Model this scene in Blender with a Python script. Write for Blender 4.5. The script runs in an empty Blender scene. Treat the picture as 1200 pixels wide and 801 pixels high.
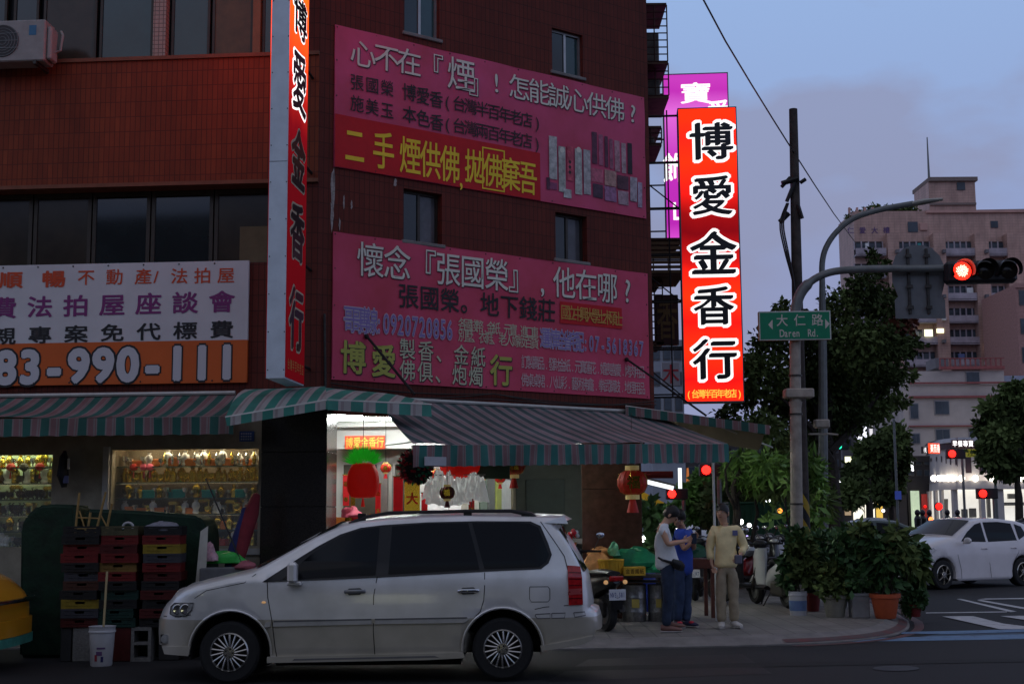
import bpy, bmesh, math, random
from mathutils import Vector, Matrix
R = math.radians
random.seed(7)
sc = bpy.context.scene
COL = sc.collection

# ---------------- camera ----------------
F, CH, TILT, ROLL = 1586.0, 1.62, R(7.3), R(-0.4)
cd = bpy.data.cameras.new('camera')
cd.sensor_width = 36.0
cd.lens = 36.0 * F / 1200.0
cd.clip_end = 3000
cam = bpy.data.objects.new('camera', cd)
COL.objects.link(cam)
CAMM = Matrix.Translation((0, 0, CH)) @ Matrix.Rotation(R(90) + TILT, 4, 'X') @ Matrix.Rotation(ROLL, 4, 'Z')
cam.matrix_world = CAMM
sc.camera = cam

# ---------------- sky ----------------
w = bpy.data.worlds.new('World')
sc.world = w
w.use_nodes = True
nt = w.node_tree
nt.nodes.clear()
N = nt.nodes.new
out = N('ShaderNodeOutputWorld'); bg = N('ShaderNodeBackground')
tc = N('ShaderNodeTexCoord')
sep = N('ShaderNodeSeparateXYZ')
nt.links.new(tc.outputs['Generated'], sep.inputs[0])
ramp = N('ShaderNodeValToRGB')
cr_ = ramp.color_ramp
cr_.elements[0].position = 0.0; cr_.elements[0].color = (0.225, 0.245, 0.385, 1)
cr_.elements[1].position = 1.0; cr_.elements[1].color = (0.235, 0.24, 0.275, 1)
for p_, c_ in ((0.17, (0.215, 0.245, 0.40)), (0.28, (0.225, 0.31, 0.52)), (0.40, (0.235, 0.35, 0.58)), (0.6, (0.25, 0.275, 0.35))):
    e = cr_.elements.new(p_); e.color = (*c_, 1)
nt.links.new(sep.outputs['Z'], ramp.inputs[0])
mp = N('ShaderNodeMapping'); mp.inputs['Scale'].default_value = (1.6, 1.6, 3.6)
mp.inputs['Location'].default_value = (0.35, 0.1, 0.1)
nt.links.new(tc.outputs['Generated'], mp.inputs[0])
no = N('ShaderNodeTexNoise'); no.inputs['Scale'].default_value = 2.9; no.inputs['Detail'].default_value = 7; no.inputs['Roughness'].default_value = 0.5
nt.links.new(mp.outputs[0], no.inputs['Vector'])
r2 = N('ShaderNodeValToRGB')
r2.color_ramp.elements[0].position = 0.44; r2.color_ramp.elements[0].color = (0, 0, 0, 1)
r2.color_ramp.elements[1].position = 0.57; r2.color_ramp.elements[1].color = (0.72, 0.72, 0.72, 1)
nt.links.new(no.outputs['Fac'], r2.inputs[0])
mx = N('ShaderNodeMix'); mx.data_type = 'RGBA'
nt.links.new(r2.outputs[0], mx.inputs['Factor'])
nt.links.new(ramp.outputs[0], mx.inputs[6])
mx.inputs[7].default_value = (0.215, 0.23, 0.345, 1)
nt.links.new(mx.outputs[2], bg.inputs[0])
bg.inputs[1].default_value = 1.32
nt.links.new(bg.outputs[0], out.inputs[0])

# ---------------- afterglow (soft, very weak) ----------------
sl = bpy.data.lights.new('afterglow_sun', 'SUN')
sl.energy = 0.05; sl.angle = R(30); sl.color = (1.0, 0.86, 0.78)
so = bpy.data.objects.new('afterglow_sun', sl); COL.objects.link(so)
so.rotation_euler = (R(62), 0, R(-25))

sc.view_settings.view_transform = 'Standard'
sc.view_settings.look = 'None'
sc.view_settings.exposure = 0.0
sc.view_settings.gamma = 1.0
sc.render.engine = 'CYCLES'
sc.cycles.use_denoising = True
sc.cycles.max_bounces = 6
sc.cycles.sample_clamp_indirect = 4.0

# ---------------- projection helpers ----------------
def ray(px, py):
    return (CAMM.to_3x3() @ Vector((px - 600.0, -(py - 400.5), -F)))
def G(px, py, z=0.0):
    d = ray(px, py); k = (z - CH) / d.z
    return Vector((d.x * k, d.y * k, z))
def PY(px, py, Y):
    d = ray(px, py); k = Y / d.y
    return Vector((d.x * k, Y, CH + d.z * k))
class Frame:                     # x along wall, -y outward, z up
    def __init__(s, o, ang):
        s.o = Vector((o[0], o[1], 0)); s.a = ang
        s.M = Matrix.Translation(s.o) @ Matrix.Rotation(ang, 4, 'Z'); s.I = s.M.inverted()
    def L(s, px, py, out=0.0):   # pixel -> (t, z) on the plane 'out' metres in front of the wall
        d = s.I.to_3x3() @ ray(px, py); o = s.I @ Vector((0, 0, CH))
        k = (-out - o.y) / d.y
        p = o + d * k
        return p.x, p.z
    def W(s, t, y, z):
        return s.M @ Vector((t, y, z))

# ---------------- materials ----------------
MATS = {}
CLOUDT = bpy.data.textures.new('folds', 'CLOUDS'); CLOUDT.noise_scale = .09
def mat(name, col=(0.5, 0.5, 0.5), rough=0.6, metal=0.0, var=0.15, scale=6.0, bump=0.0, emit=0.0, ecol=None, coat=0.0, trans=0.0, spec=0.35, alpha=1.0, col2=None):
    if name in MATS: return MATS[name]
    m = bpy.data.materials.new(name); MATS[name] = m
    m.use_nodes = True
    t = m.node_tree; b = t.nodes['Principled BSDF']
    b.inputs['Roughness'].default_value = rough
    b.inputs['Metallic'].default_value = metal
    b.inputs['Coat Weight'].default_value = coat
    b.inputs['Coat Roughness'].default_value = 0.06
    b.inputs['Transmission Weight'].default_value = trans
    b.inputs['Specular IOR Level'].default_value = spec
    b.inputs['Alpha'].default_value = alpha
    c = (*col, 1)
    b.inputs['Base Color'].default_value = c
    if var > 0 or bump > 0:
        tcn = t.nodes.new('ShaderNodeTexCoord')
        n = t.nodes.new('ShaderNodeTexNoise')
        n.inputs['Scale'].default_value = scale; n.inputs['Detail'].default_value = 6; n.inputs['Roughness'].default_value = 0.62
        t.links.new(tcn.outputs['Object'], n.inputs['Vector'])
        if var > 0:
            rr = t.nodes.new('ShaderNodeValToRGB')
            rr.color_ramp.elements[0].position = 0.3; rr.color_ramp.elements[1].position = 0.7
            c2 = col2 if col2 else tuple(min(1, x * (1 + var)) for x in col)
            rr.color_ramp.elements[0].color = (*[x * (1 - var) for x in col], 1)
            rr.color_ramp.elements[1].color = (*c2, 1)
            t.links.new(n.outputs['Fac'], rr.inputs[0]); t.links.new(rr.outputs[0], b.inputs['Base Color'])
        if bump > 0:
            bp = t.nodes.new('ShaderNodeBump'); bp.inputs['Strength'].default_value = bump; bp.inputs['Distance'].default_value = 0.02
            t.links.new(n.outputs['Fac'], bp.inputs['Height']); t.links.new(bp.outputs[0], b.inputs['Normal'])
    if emit > 0:
        b.inputs['Emission Color'].default_value = (*(ecol or col), 1)
        b.inputs['Emission Strength'].default_value = emit
    return m
def nodes_of(m): return m.node_tree, m.node_tree.nodes['Principled BSDF']

# ---------------- mesh builder ----------------
class MB:
    def __init__(s): s.v = []; s.f = []; s.mi = []; s.cur = 0; s.X = None
    def add(s, vs, fs):
        b = len(s.v)
        s.v += [tuple(s.X @ Vector(p)) if s.X else tuple(p) for p in vs]
        for f in fs: s.f.append([i + b for i in f]); s.mi.append(s.cur)
        return s
    def box(s, x0, x1, y0, y1, z0, z1, ch=0.0):
        if x0 > x1: x0, x1 = x1, x0
        if y0 > y1: y0, y1 = y1, y0
        if z0 > z1: z0, z1 = z1, z0
        c = min(ch, (x1 - x0) * .3, (y1 - y0) * .3, (z1 - z0) * .3)
        if c <= 0:
            return s.add([(x0, y0, z0), (x1, y0, z0), (x1, y1, z0), (x0, y1, z0), (x0, y0, z1), (x1, y0, z1), (x1, y1, z1), (x0, y1, z1)],
                         [(0, 3, 2, 1), (4, 5, 6, 7), (0, 1, 5, 4), (1, 2, 6, 5), (2, 3, 7, 6), (3, 0, 4, 7)])
        bm = bmesh.new()
        bmesh.ops.create_cube(bm, size=1.0)
        for q in bm.verts: q.co = Vector(((x0 + x1) / 2 + q.co.x * (x1 - x0), (y0 + y1) / 2 + q.co.y * (y1 - y0), (z0 + z1) / 2 + q.co.z * (z1 - z0)))
        bmesh.ops.bevel(bm, geom=bm.edges[:], offset=c, segments=1, affect='EDGES')
        bm.verts.index_update()
        s.add([tuple(q.co) for q in bm.verts], [[q.index for q in f.verts] for f in bm.faces]); bm.free()
        return s
    def quad(s, a, b, c, d): return s.add([a, b, c, d], [(0, 1, 2, 3)])
    def tube(s, pts, rad, n=8, caps=True, flat=None):
        pts = [Vector(p) for p in pts]
        if not isinstance(rad, (list, tuple)): rad = [rad] * len(pts)
        vs = []; fs = []; up = None
        for i, p in enumerate(pts):
            d = (pts[min(i + 1, len(pts) - 1)] - pts[max(i - 1, 0)])
            d = d.normalized() if d.length > 1e-9 else Vector((0, 0, 1))
            if up is None: up = Vector((0, 0, 1)) if abs(d.z) < 0.9 else Vector((1, 0, 0))
            u = d.cross(up)
            if u.length < 1e-6: u = d.orthogonal()
            u.normalize(); v = u.cross(d).normalized(); up = v
            r = rad[i]; ru, rv = (r if isinstance(r, (list, tuple)) else (r, r))
            for k in range(n):
                a = 2 * math.pi * k / n
                vs.append(p + u * (math.cos(a) * ru) + v * (math.sin(a) * rv))
        for i in range(len(pts) - 1):
            for k in range(n):
                a, b = i * n + k, i * n + (k + 1) % n
                fs.append((a, a + n, b + n, b))
        if caps: fs.append(list(range(n))); fs.append([(len(pts) - 1) * n + k for k in reversed(range(n))])
        return s.add(vs, fs)
    def lathe(s, prof, n=16, c=(0, 0, 0), axis='Z', caps=True, sx=1, sy=1):
        vs = []; fs = []
        for r, h in prof:
            for k in range(n):
                a = 2 * math.pi * k / n; x, y = r * math.cos(a) * sx, r * math.sin(a) * sy
                if axis == 'Z': p = (c[0] + x, c[1] + y, c[2] + h)
                elif axis == 'Y': p = (c[0] + x, c[1] + h, c[2] - y)
                else: p = (c[0] + h, c[1] + x, c[2] + y)
                vs.append(p)
        for i in range(len(prof) - 1):
            for k in range(n):
                a, b = i * n + k, i * n + (k + 1) % n
                fs.append((a, b, b + n, a + n))
        if caps:
            fs.append(list(reversed(range(n)))); fs.append([(len(prof) - 1) * n + k for k in range(n)])
        return s.add(vs, fs)
    def ball(s, c, rx, ry=None, rz=None, n=12, m=7):
        ry = rx if ry is None else ry; rz = rx if rz is None else rz
        pr = [(max(1e-4, math.sin(math.pi * i / m)), -math.cos(math.pi * i / m)) for i in range(m + 1)]
        vs = []; fs = []
        for r, h in pr:
            for k in range(n):
                a = 2 * math.pi * k / n
                vs.append((c[0] + rx * r * math.cos(a), c[1] + ry * r * math.sin(a), c[2] + rz * h))
        for i in range(m):
            for k in range(n):
                a, b = i * n + k, i * n + (k + 1) % n
                fs.append((a, b, b + n, a + n))
        return s.add(vs, fs)
    def prism(s, poly, y0, y1):      # poly in (x, z), extruded along y
        n = len(poly)
        vs = [(p[0], y0, p[1]) for p in poly] + [(p[0], y1, p[1]) for p in poly]
        return s.add(vs, [list(range(n)), [n + i for i in reversed(range(n))]] + [(i, i + n, (i + 1) % n + n, (i + 1) % n) for i in range(n)])
    def slab(s, poly, z0, z1):       # poly in (x, y) extruded along z
        n = len(poly)
        vs = [(p[0], p[1], z0) for p in poly] + [(p[0], p[1], z1) for p in poly]
        return s.add(vs, [[i for i in reversed(range(n))], [n + i for i in range(n)]] + [(i, (i + 1) % n, (i + 1) % n + n, i + n) for i in range(n)])
    def mesh(s, name, mats, smooth=False, ang=35):
        me = bpy.data.meshes.new(name)
        me.from_pydata(s.v, [], s.f)
        for m in (mats if isinstance(mats, (list, tuple)) else [mats]): me.materials.append(m)
        me.polygons.foreach_set('material_index', s.mi)
        if smooth:
            me.polygons.foreach_set('use_smooth', [True] * len(me.polygons))
            if ang: me.set_sharp_from_angle(angle=R(ang))
        me.update()
        return me
    def build(s, name, mats, parent=None, smooth=False, world=False, **kw):
        return ob(name, s.mesh(name, mats, smooth), parent, world, **kw)

def ob(name, me, parent=None, world=False, label=None, cat=None, group=None, kind=None):
    o = bpy.data.objects.new(name, me)
    COL.objects.link(o)
    if parent is not None:
        o.parent = parent
        if world:
            mw = Matrix.Translation(parent.location) @ parent.rotation_euler.to_matrix().to_4x4()
            if parent.parent is not None: mw = Matrix()   # only used one level deep
            o.matrix_parent_inverse = mw.inverted()
    for k, v in (('label', label), ('category', cat), ('group', group), ('kind', kind)):
        if v: o[k] = v
    return o
def thing(name, label, cat, loc=(0, 0, 0), rz=0.0, group=None):
    o = bpy.data.objects.new(name, None)
    COL.objects.link(o)
    o.empty_display_size = 0.2
    o.location = loc; o.rotation_euler = (0, 0, rz)
    o['label'] = label; o['category'] = cat
    if group: o['group'] = group
    return o
def fthing(name, label, cat, fr, t=0, y=0, z=0, group=None):      # thing in a wall frame
    return thing(name, label, cat, fr.W(t, y, z), fr.a, group)
def copy_tree(o, loc=None, rz=None, label=None, parent=None):
    c = o.copy(); COL.objects.link(c)
    if parent is not None: c.parent = parent
    if loc is not None: c.location = loc
    if rz is not None: c.rotation_euler = (0, 0, rz)
    if label: c['label'] = label
    for ch in list(o.children): copy_tree(ch, parent=c)
    return c

ORD = 'leftmost,second,third,fourth,fifth,sixth,seventh,eighth,ninth,tenth,eleventh,twelfth,thirteenth,fourteenth,fifteenth'.split(',')
def nth(i): return ORD[0] if i == 0 else ORD[i] + ' from left'
# ---------------- lettering ----------------
GL = {}
def glyph(ch, off):
    k = (ch, off)
    if k not in GL:
        cu = bpy.data.curves.new('g', 'FONT'); cu.body = ch; cu.size = 1.0; cu.offset = off
        cu.resolution_u = 3; cu.dimensions = '2D'; cu.fill_mode = 'BOTH'
        o = bpy.data.objects.new('g', cu)
        me = bpy.data.meshes.new_from_object(o)
        vs = [tuple(v.co) for v in me.vertices]; fs = [list(p.vertices) for p in me.polygons]
        bpy.data.objects.remove(o); bpy.data.curves.remove(cu); bpy.data.meshes.remove(me)
        GL[k] = (vs, fs)
    return GL[k]
def put(m, ch, cx, cz, ew, eh, y, off=0.0, shear=0.0, fit=False, nib=0.0):
    """one glyph in the x,z plane at depth y; ew, eh = em width / height; fit = stretch to that box;
    off = stroke thickening (a round pen), nib = thickening by a slanted broad pen"""
    vs, fs = glyph(ch, 0.0)
    if not vs: return
    xs = [v[0] for v in vs]; zs = [v[1] for v in vs]
    x0, x1, z0, z1 = min(xs), max(xs), min(zs), max(zs)
    sh = [(0.0, 0.0)]
    if nib: sh = [(k * nib * .80, k * nib * .50) for k in (-1, -.5, 0, .5, 1)]
    if off > 0:
        n = 4 if off < .026 else 8
        rr_ = off * (.75 if off < .03 else .9)
        sh = [(sx_ + rr_ * math.cos(6.2832 * (k + .5) / n), sz_ + rr_ * math.sin(6.2832 * (k + .5) / n)) for k in range(n) for sx_, sz_ in sh] + sh
    ex = off + nib * .8; ez = off + nib * .5
    for i, (dx, dz) in enumerate(sh):
        yy = y + .00004 * i
        if fit:
            kx, kz = 1 / (x1 - x0 + 2 * ex), 1 / (z1 - z0 + 2 * ez) if (z1 - z0) > .3 else 1
            m.add([(cx + (v[0] + dx - (x0 + x1) / 2) * kx * ew + shear * (v[1] - .4) * eh, yy, cz + (v[1] + dz - (z0 + z1) / 2) * kz * eh) for v in vs], fs)
        else:
            mxx = (x0 + x1) / 2 if ord(ch) < 0x2000 else 0.5
            m.add([(cx + (v[0] + dx - mxx) * ew, yy, cz + (v[1] + dz - .37) * eh) for v in vs], fs)
def line(m, s, t0, t1, zc, ew, eh, y, off=0.0, zc1=None):
    n = len(s)
    for i, ch in enumerate(s):
        if ch == ' ': continue
        k = i / max(1, n - 1)
        put(m, ch, t0 + (t1 - t0) * k, zc, ew, eh, y, off)

# =====================================================================
#  FRAMES OF THE CORNER BUILDING
# =====================================================================
A = PY(372, 300, 17.5)
FL = Frame((A.x, A.y), R(-4.3))          # street front (left), t < 0
FC = Frame((A.x, A.y), R(36.6))          # cut-off corner front, t 0..5.93
TE = 5.93
E = FC.W(TE, 0, 0)
FT = Frame((E.x, E.y), R(85.7))          # side street front, t > 0
CEIL, TOP, SW = 3.08, 14.0, 0.10

# ---------------- tile materials ----------------
def tile_mat(name, c1, c2, mortar, w=0.07, h=0.205, rough=0.45, swap=False, msize=0.006, bump=0.35):
    m = mat(name, c1, rough, var=0)
    t, b = nodes_of(m)
    tcn = t.nodes.new('ShaderNodeTexCoord'); sp = t.nodes.new('ShaderNodeSeparateXYZ'); cb = t.nodes.new('ShaderNodeCombineXYZ')
    ad = t.nodes.new('ShaderNodeMath'); ad.operation = 'ADD'
    t.links.new(tcn.outputs['Object'], sp.inputs[0]); t.links.new(sp.outputs['X'], ad.inputs[0]); t.links.new(sp.outputs['Y'], ad.inputs[1])
    t.links.new(ad.outputs[0], cb.inputs['X']); t.links.new(sp.outputs['Z'], cb.inputs['Y'])
    br = t.nodes.new('ShaderNodeTexBrick'); br.offset = 0.0
    br.inputs['Scale'].default_value = 1.0; br.inputs['Brick Width'].default_value = w; br.inputs['Row Height'].default_value = h
    br.inputs['Mortar Size'].default_value = msize; br.inputs['Mortar Smooth'].default_value = 0.2
    br.inputs['Color1'].default_value = (*c1, 1); br.inputs['Color2'].default_value = (*c2, 1); br.inputs['Mortar'].default_value = (*mortar, 1)
    t.links.new(cb.outputs[0], br.inputs['Vector'])
    n = t.nodes.new('ShaderNodeTexNoise'); n.inputs['Scale'].default_value = 1.3; n.inputs['Detail'].default_value = 8; n.inputs['Roughness'].default_value = .7
    mpn = t.nodes.new('ShaderNodeMapping'); mpn.inputs['Scale'].default_value = (1, 1, .35)
    t.links.new(tcn.outputs['Object'], mpn.inputs[0]); t.links.new(mpn.outputs[0], n.inputs['Vector'])
    rr = t.nodes.new('ShaderNodeValToRGB'); rr.color_ramp.elements[0].position = .3; rr.color_ramp.elements[1].position = .75
    rr.color_ramp.elements[0].color = (.6, .58, .56, 1); rr.color_ramp.elements[1].color = (1.08, 1.05, 1.02, 1)
    t.links.new(n.outputs['Fac'], rr.inputs[0])
    mm = t.nodes.new('ShaderNodeMix'); mm.data_type = 'RGBA'; mm.blend_type = 'MULTIPLY'; mm.inputs['Factor'].default_value = 1
    t.links.new(br.outputs['Color'], mm.inputs[6]); t.links.new(rr.outputs[0], mm.inputs[7]); t.links.new(mm.outputs[2], b.inputs['Base Color'])
    bp = t.nodes.new('ShaderNodeBump'); bp.inputs['Strength'].default_value = bump; bp.inputs['Distance'].default_value = .006; bp.invert = True
    t.links.new(br.outputs['Fac'], bp.inputs['Height']); t.links.new(bp.outputs[0], b.inputs['Normal'])
    return m
RED = tile_mat('red_wall_tile', (.15, .028, .017), (.125, .022, .014), (.062, .014, .009), w=.078, rough=.8)
REDL = tile_mat('orange_red_parapet_tile', (.27, .055, .018), (.22, .042, .015), (.12, .025, .011), rough=.75)
WHT = tile_mat('cream_pier_tile', (.42, .36, .30), (.37, .32, .27), (.16, .13, .11), w=.06, h=.06)
GRAN = mat('dark_granite', (.030, .026, .022), .18, var=.5, scale=60, coat=.3)
BRST = mat('brown_polished_stone', (.085, .040, .028), .15, var=.35, scale=7, coat=.4)
CONC = mat('grey_concrete', (.20, .19, .18), .85, var=.25, scale=4, bump=.2)
STONE = mat('beige_stone_lintel', (.34, .30, .22), .6, var=.2, scale=5, bump=.1)
ALU = mat('dull_aluminium', (.36, .35, .34), .38, metal=.75, var=.12, scale=10)
DALU = mat('bronze_aluminium', (.05, .042, .034), .4, metal=.4, var=.15)
DGLASS = mat('dark_window_glass', (.012, .018, .018), .06, var=.3, scale=1.5, spec=.6)
TGLASS = mat('teal_window_glass', (.015, .05, .052), .08, var=.3, scale=1.2, spec=.6)
WHITEP = mat('white_wall_paint', (.72, .71, .68), .7, var=.05, scale=2)
BLACK = mat('black_paint', (.012, .012, .012), .45, var=.2)
STEEL = mat('dark_steel', (.06, .055, .05), .5, metal=.6, var=.3, scale=12)
CHROME = mat('chrome', (.6, .6, .6), .12, metal=1.0, var=0)

def wall_cells(m, x0, x1, z0, z1, holes, y=0.0, rev=0.16):
    xs = sorted({x0, x1, *[h[0] for h in holes], *[h[1] for h in holes]}); zs = sorted({z0, z1, *[h[2] for h in holes], *[h[3] for h in holes]})
    for i in range(len(xs) - 1):
        for j in range(len(zs) - 1):
            cx, cz = (xs[i] + xs[i + 1]) / 2, (zs[j] + zs[j + 1]) / 2
            if any(h[0] < cx < h[1] and h[2] < cz < h[3] for h in holes): continue
            m.quad((xs[i], y, zs[j]), (xs[i + 1], y, zs[j]), (xs[i + 1], y, zs[j + 1]), (xs[i], y, zs[j + 1]))
    for a, b, c, d in holes:
        m.quad((a, y, c), (a, y + rev, c), (b, y + rev, c), (b, y, c)); m.quad((a, y, d), (b, y, d), (b, y + rev, d), (a, y + rev, d))
        m.quad((a, y, c), (a, y, d), (a, y + rev, d), (a, y + rev, c)); m.quad((b, y, c), (b, y + rev, c), (b, y + rev, d), (b, y, d))

def window(parent, x0, x1, z0, z1, y, n=2, fm=None, gm=None, fw=0.035, gms=None, world_fr=None, name='window', pane='pane'):
    fm = fm or ALU; gm = gm or DGLASS
    m = MB()
    m.box(x0, x1, y, y + .06, z0, z0 + fw); m.box(x0, x1, y, y + .06, z1 - fw, z1)
    m.box(x0, x0 + fw, y + .001, y + .058, z0 + fw, z1 - fw); m.box(x1 - fw, x1, y + .001, y + .058, z0 + fw, z1 - fw)
    for i in range(1, n):
        xc = x0 + (x1 - x0) * i / n
        m.box(xc - fw * .6, xc + fw * .6, y + .001, y + .058, z0 + fw, z1 - fw)
    o = m.build(name, fm, parent)
    for i in range(n):
        a = x0 + (x1 - x0) * i / n + fw * .6; b = x0 + (x1 - x0) * (i + 1) / n - fw * .6
        MB().box(a, b, y + .02 + .012 * (i % 2), y + .028 + .012 * (i % 2), z0 + fw * .7, z1 - fw * .7).build(pane, gms[i] if gms else gm, o)
    return o

# =====================================================================
#  THE RED TILED BUILDING
# =====================================================================
B = thing('corner_building', 'dark red tiled corner building with banners above the lit shop opening', 'building', FL.W(0, 0, 0), 0)
def bpart(m, name, mats, fr, smooth=False, **kw):
    m.v = [tuple(fr.M @ Vector(p) - Vector(B.location)) for p in m.v]
    return m.build(name, mats, B, smooth, **kw)
def sub_of(parent_fr_obj): pass
# a wall piece whose own origin is in a wall frame (so that tile textures run along the wall)
def wobj(name, m, mats, fr, parent=None, smooth=False, **kw):
    o = ob(name, m.mesh(name, mats, smooth), parent, **kw)
    if parent is not None:
        o.location = fr.W(0, 0, 0) - parent.location; o.rotation_euler = (0, 0, fr.a)
    else:
        o.location = fr.W(0, 0, 0); o.rotation_euler = (0, 0, fr.a)
    return o

# chamfer wall with its four windows
def rect(fr, x0, y0, x1, y1, out=0.0):
    a = fr.L(x0, (y0 + y1) / 2, out); b = fr.L(x1, (y0 + y1) / 2, out); xm = (x0 + x1) / 2
    return a[0], b[0], fr.L(xm, y1, out)[1], fr.L(xm, y0, out)[1]
holes = [rect(FC, 474, -34, 515, 42), rect(FC, 647, 37, 683, 87), rect(FC, 473, 224, 518, 284), rect(FC, 651, 251, 688, 305)]
m = MB(); wall_cells(m, 0, TE, CEIL + .02, TOP, holes, 0, .18)
wc = wobj('wall', m, RED, FC, B, label='red tiled cut-off corner wall behind the pink banners')
for i, h in enumerate(holes):
    window(wc, h[0], h[1], h[2], h[3], .07 if i < 2 else .11, 2, ALU if i < 2 else DALU, gms=[DGLASS, TGLASS] if i < 2 else [DGLASS, mat('curtained_glass', (.10, .10, .11), .15, var=.25, scale=5)])
    sl_ = MB(); sl_.box(h[0] - .04, h[1] + .04, -.035, .06, h[2] - .05, h[2], .008); sl_.build('window_sill', CONC, wc)

# left front: two orange-red parapet bands, recessed glazing between them
LX0 = -13.0
zb = [FL.L(150, 215)[1], FL.L(150, 68)[1]]               # lower parapet band bottom / top
REC = 0.30
m = MB()
m.box(LX0, 0, -.02, .26, zb[0], zb[1] - .05)
pb = wobj('parapet', m, REDL, FL, B)
m = MB(); m.box(LX0, 0, -.05, .28, zb[1] - .05, zb[1]); m.box(LX0, 0, -.045, .26, zb[0] - .05, zb[0]); wobj('parapet_coping', m, mat('parapet_coping_plaster', (.2, .075, .04), .7, var=.2), FL, B)
m = MB(); m.box(LX0, 0, .0, .26, zb[1] + 1.5, TOP); wobj('wall', m, REDL, FL, B)
m = MB(); m.box(LX0, 0, .0, .26, CEIL + .02, FL.L(150, 309)[1] - .02); wobj('wall', m, RED, FL, B, label='red tiled strip behind the orange and white billboard')
for a_, b_ in ((zb[1], zb[1] + 1.5), (FL.L(150, 309)[1] - .02, zb[0] - .05)): wobj('wall', MB().box(-.42, 0, .001, .3, a_, b_), RED, FL, B)
# upper row of windows (third floor)
zz0, zz1 = zb[1], zb[1] + 1.5
def lt(px, y=140): return FL.L(px, y)[0]
cur = mat('ochre_curtain_glass', (.085, .06, .022), .3, var=.35, scale=3)
m = MB(); m.box(LX0, -.42, REC + .09, REC + .16, zz0 - .6, zz1 + .1); wobj('interior_backing', m, BLACK, FL, B)
specs = [(-13.0, lt(0) - .1, DGLASS), (lt(0), lt(30), DGLASS), (lt(36), lt(100), mat('brown_curtain_glass', (.04, .032, .022), .2, var=.3, scale=3)), (lt(104), lt(168), TGLASS), (lt(190), lt(236), TGLASS), (lt(239), lt(288), cur), (lt(299), lt(318), TGLASS)]
for a, b_, g in specs:
    ww = wobj('window', MB().box(a, b_, REC - .02, REC + .04, zz0, zz0 + .06).box(a, b_, REC - .02, REC + .04, zz1 - .06, zz1).box(a, a + .035, REC - .018, REC + .04, zz0 + .06, zz1 - .06).box(b_ - .035, b_, REC - .018, REC + .04, zz0 + .06, zz1 - .06), DALU, FL, B)
    MB().box(a + .02, b_ - .02, REC, REC + .01, zz0 + .03, zz1 - .03).build('pane', g, ww)
m = MB(); m.box(lt(171), lt(186), REC - .12, REC + .05, zz0, zz1); wobj('pier', m, WHT, FL, B)
m = MB(); m.box(lt(289), lt(298), REC - .08, REC + .05, zz0, zz1); wobj('pier', m, mat('ochre_post', (.2, .12, .06), .6), FL, B)
# second floor glazing strip
z0, z1 = FL.L(150, 309)[1] - .02, zb[0] - .05
m = MB(); m.box(LX0, -.42, REC + .09, REC + .16, z0 - .1, z1 + .1); wobj('interior_backing', m, BLACK, FL, B)
edges = [-13, -10.5, -8, -6, lt(-40, 260), lt(28, 260), lt(98, 260), lt(168, 260), lt(243, 260), -.43]
gl2 = mat('brown_shade_glass', (.035, .028, .018), .15, var=.5, scale=1.0)
for i in range(len(edges) - 1):
    a, b_ = edges[i] + .01, edges[i + 1] - .01
    ww = wobj('window', MB().box(a, b_, REC - .02, REC + .04, z0, z0 + .06).box(a, b_, REC - .02, REC + .04, z1 - .06, z1).box(a, a + .05, REC - .018, REC + .04, z0 + .06, z1 - .06).box(b_ - .05, b_, REC - .018, REC + .04, z0 + .06, z1 - .06), DALU, FL, B)
    MB().box(a + .02, b_ - .02, REC, REC + .01, z0 + .03, z1 - .03).build('pane', gl2 if i in (4, 5, 8) else DGLASS, ww)
    if i == 8: MB().box(a + .35, b_ - .1, REC - .012, REC - .004, z0 + .06, z0 + .55).build('paper_sheet', mat('yellowed_paper', (.14, .11, .06), .8), ww)
rp = random.Random(5)
for k, (px_, py_, w_, h_) in enumerate(((390, 222, 3, 26), (389, 252, 2.5, 18), (403, 236, 1.5, 9), (412, 240, 2, 5), (398, 262, 1.5, 8), (463, 214, 3, 5), (391, 208, 2, 8))):
    n = 11; c = FC.L(px_, py_); P_ = [(c[0] + w_ / 90 * math.cos(6.283 * i / n) * rp.uniform(.4, 1.2), c[1] + h_ / 90 * math.sin(6.283 * i / n) * rp.uniform(.6, 1.2)) for i in range(n)]
    MB().prism(P_, -.004, -.0005).build('peeling_paint', mat('peeled_white_plaster', (.34, .30, .28), .9, var=.4, scale=30), wc)
for k, (ya, yb_, sg_) in enumerate(((449, 474, 5), (453, 470, 9), (462, 474, 3))):
    P_ = [FC.L(386 + 380 * i / 12, ya + (yb_ - ya) * i / 12 + sg_ * math.sin(math.pi * (i / 12 * 2 % 1))) for i in range(13)]
    MB().tube([(a_, -.04 - .01 * k, b_) for a_, b_ in P_], .008, 5).build('wall_cable', BLACK, wc, True)
a_ = FC.L(379, 368); b_ = FC.L(380, 466); MB().tube([(a_[0], -.03, a_[1]), (b_[0], -.03, b_[1])], .016, 6).build('drain_pipe', STEEL, wc)
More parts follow.
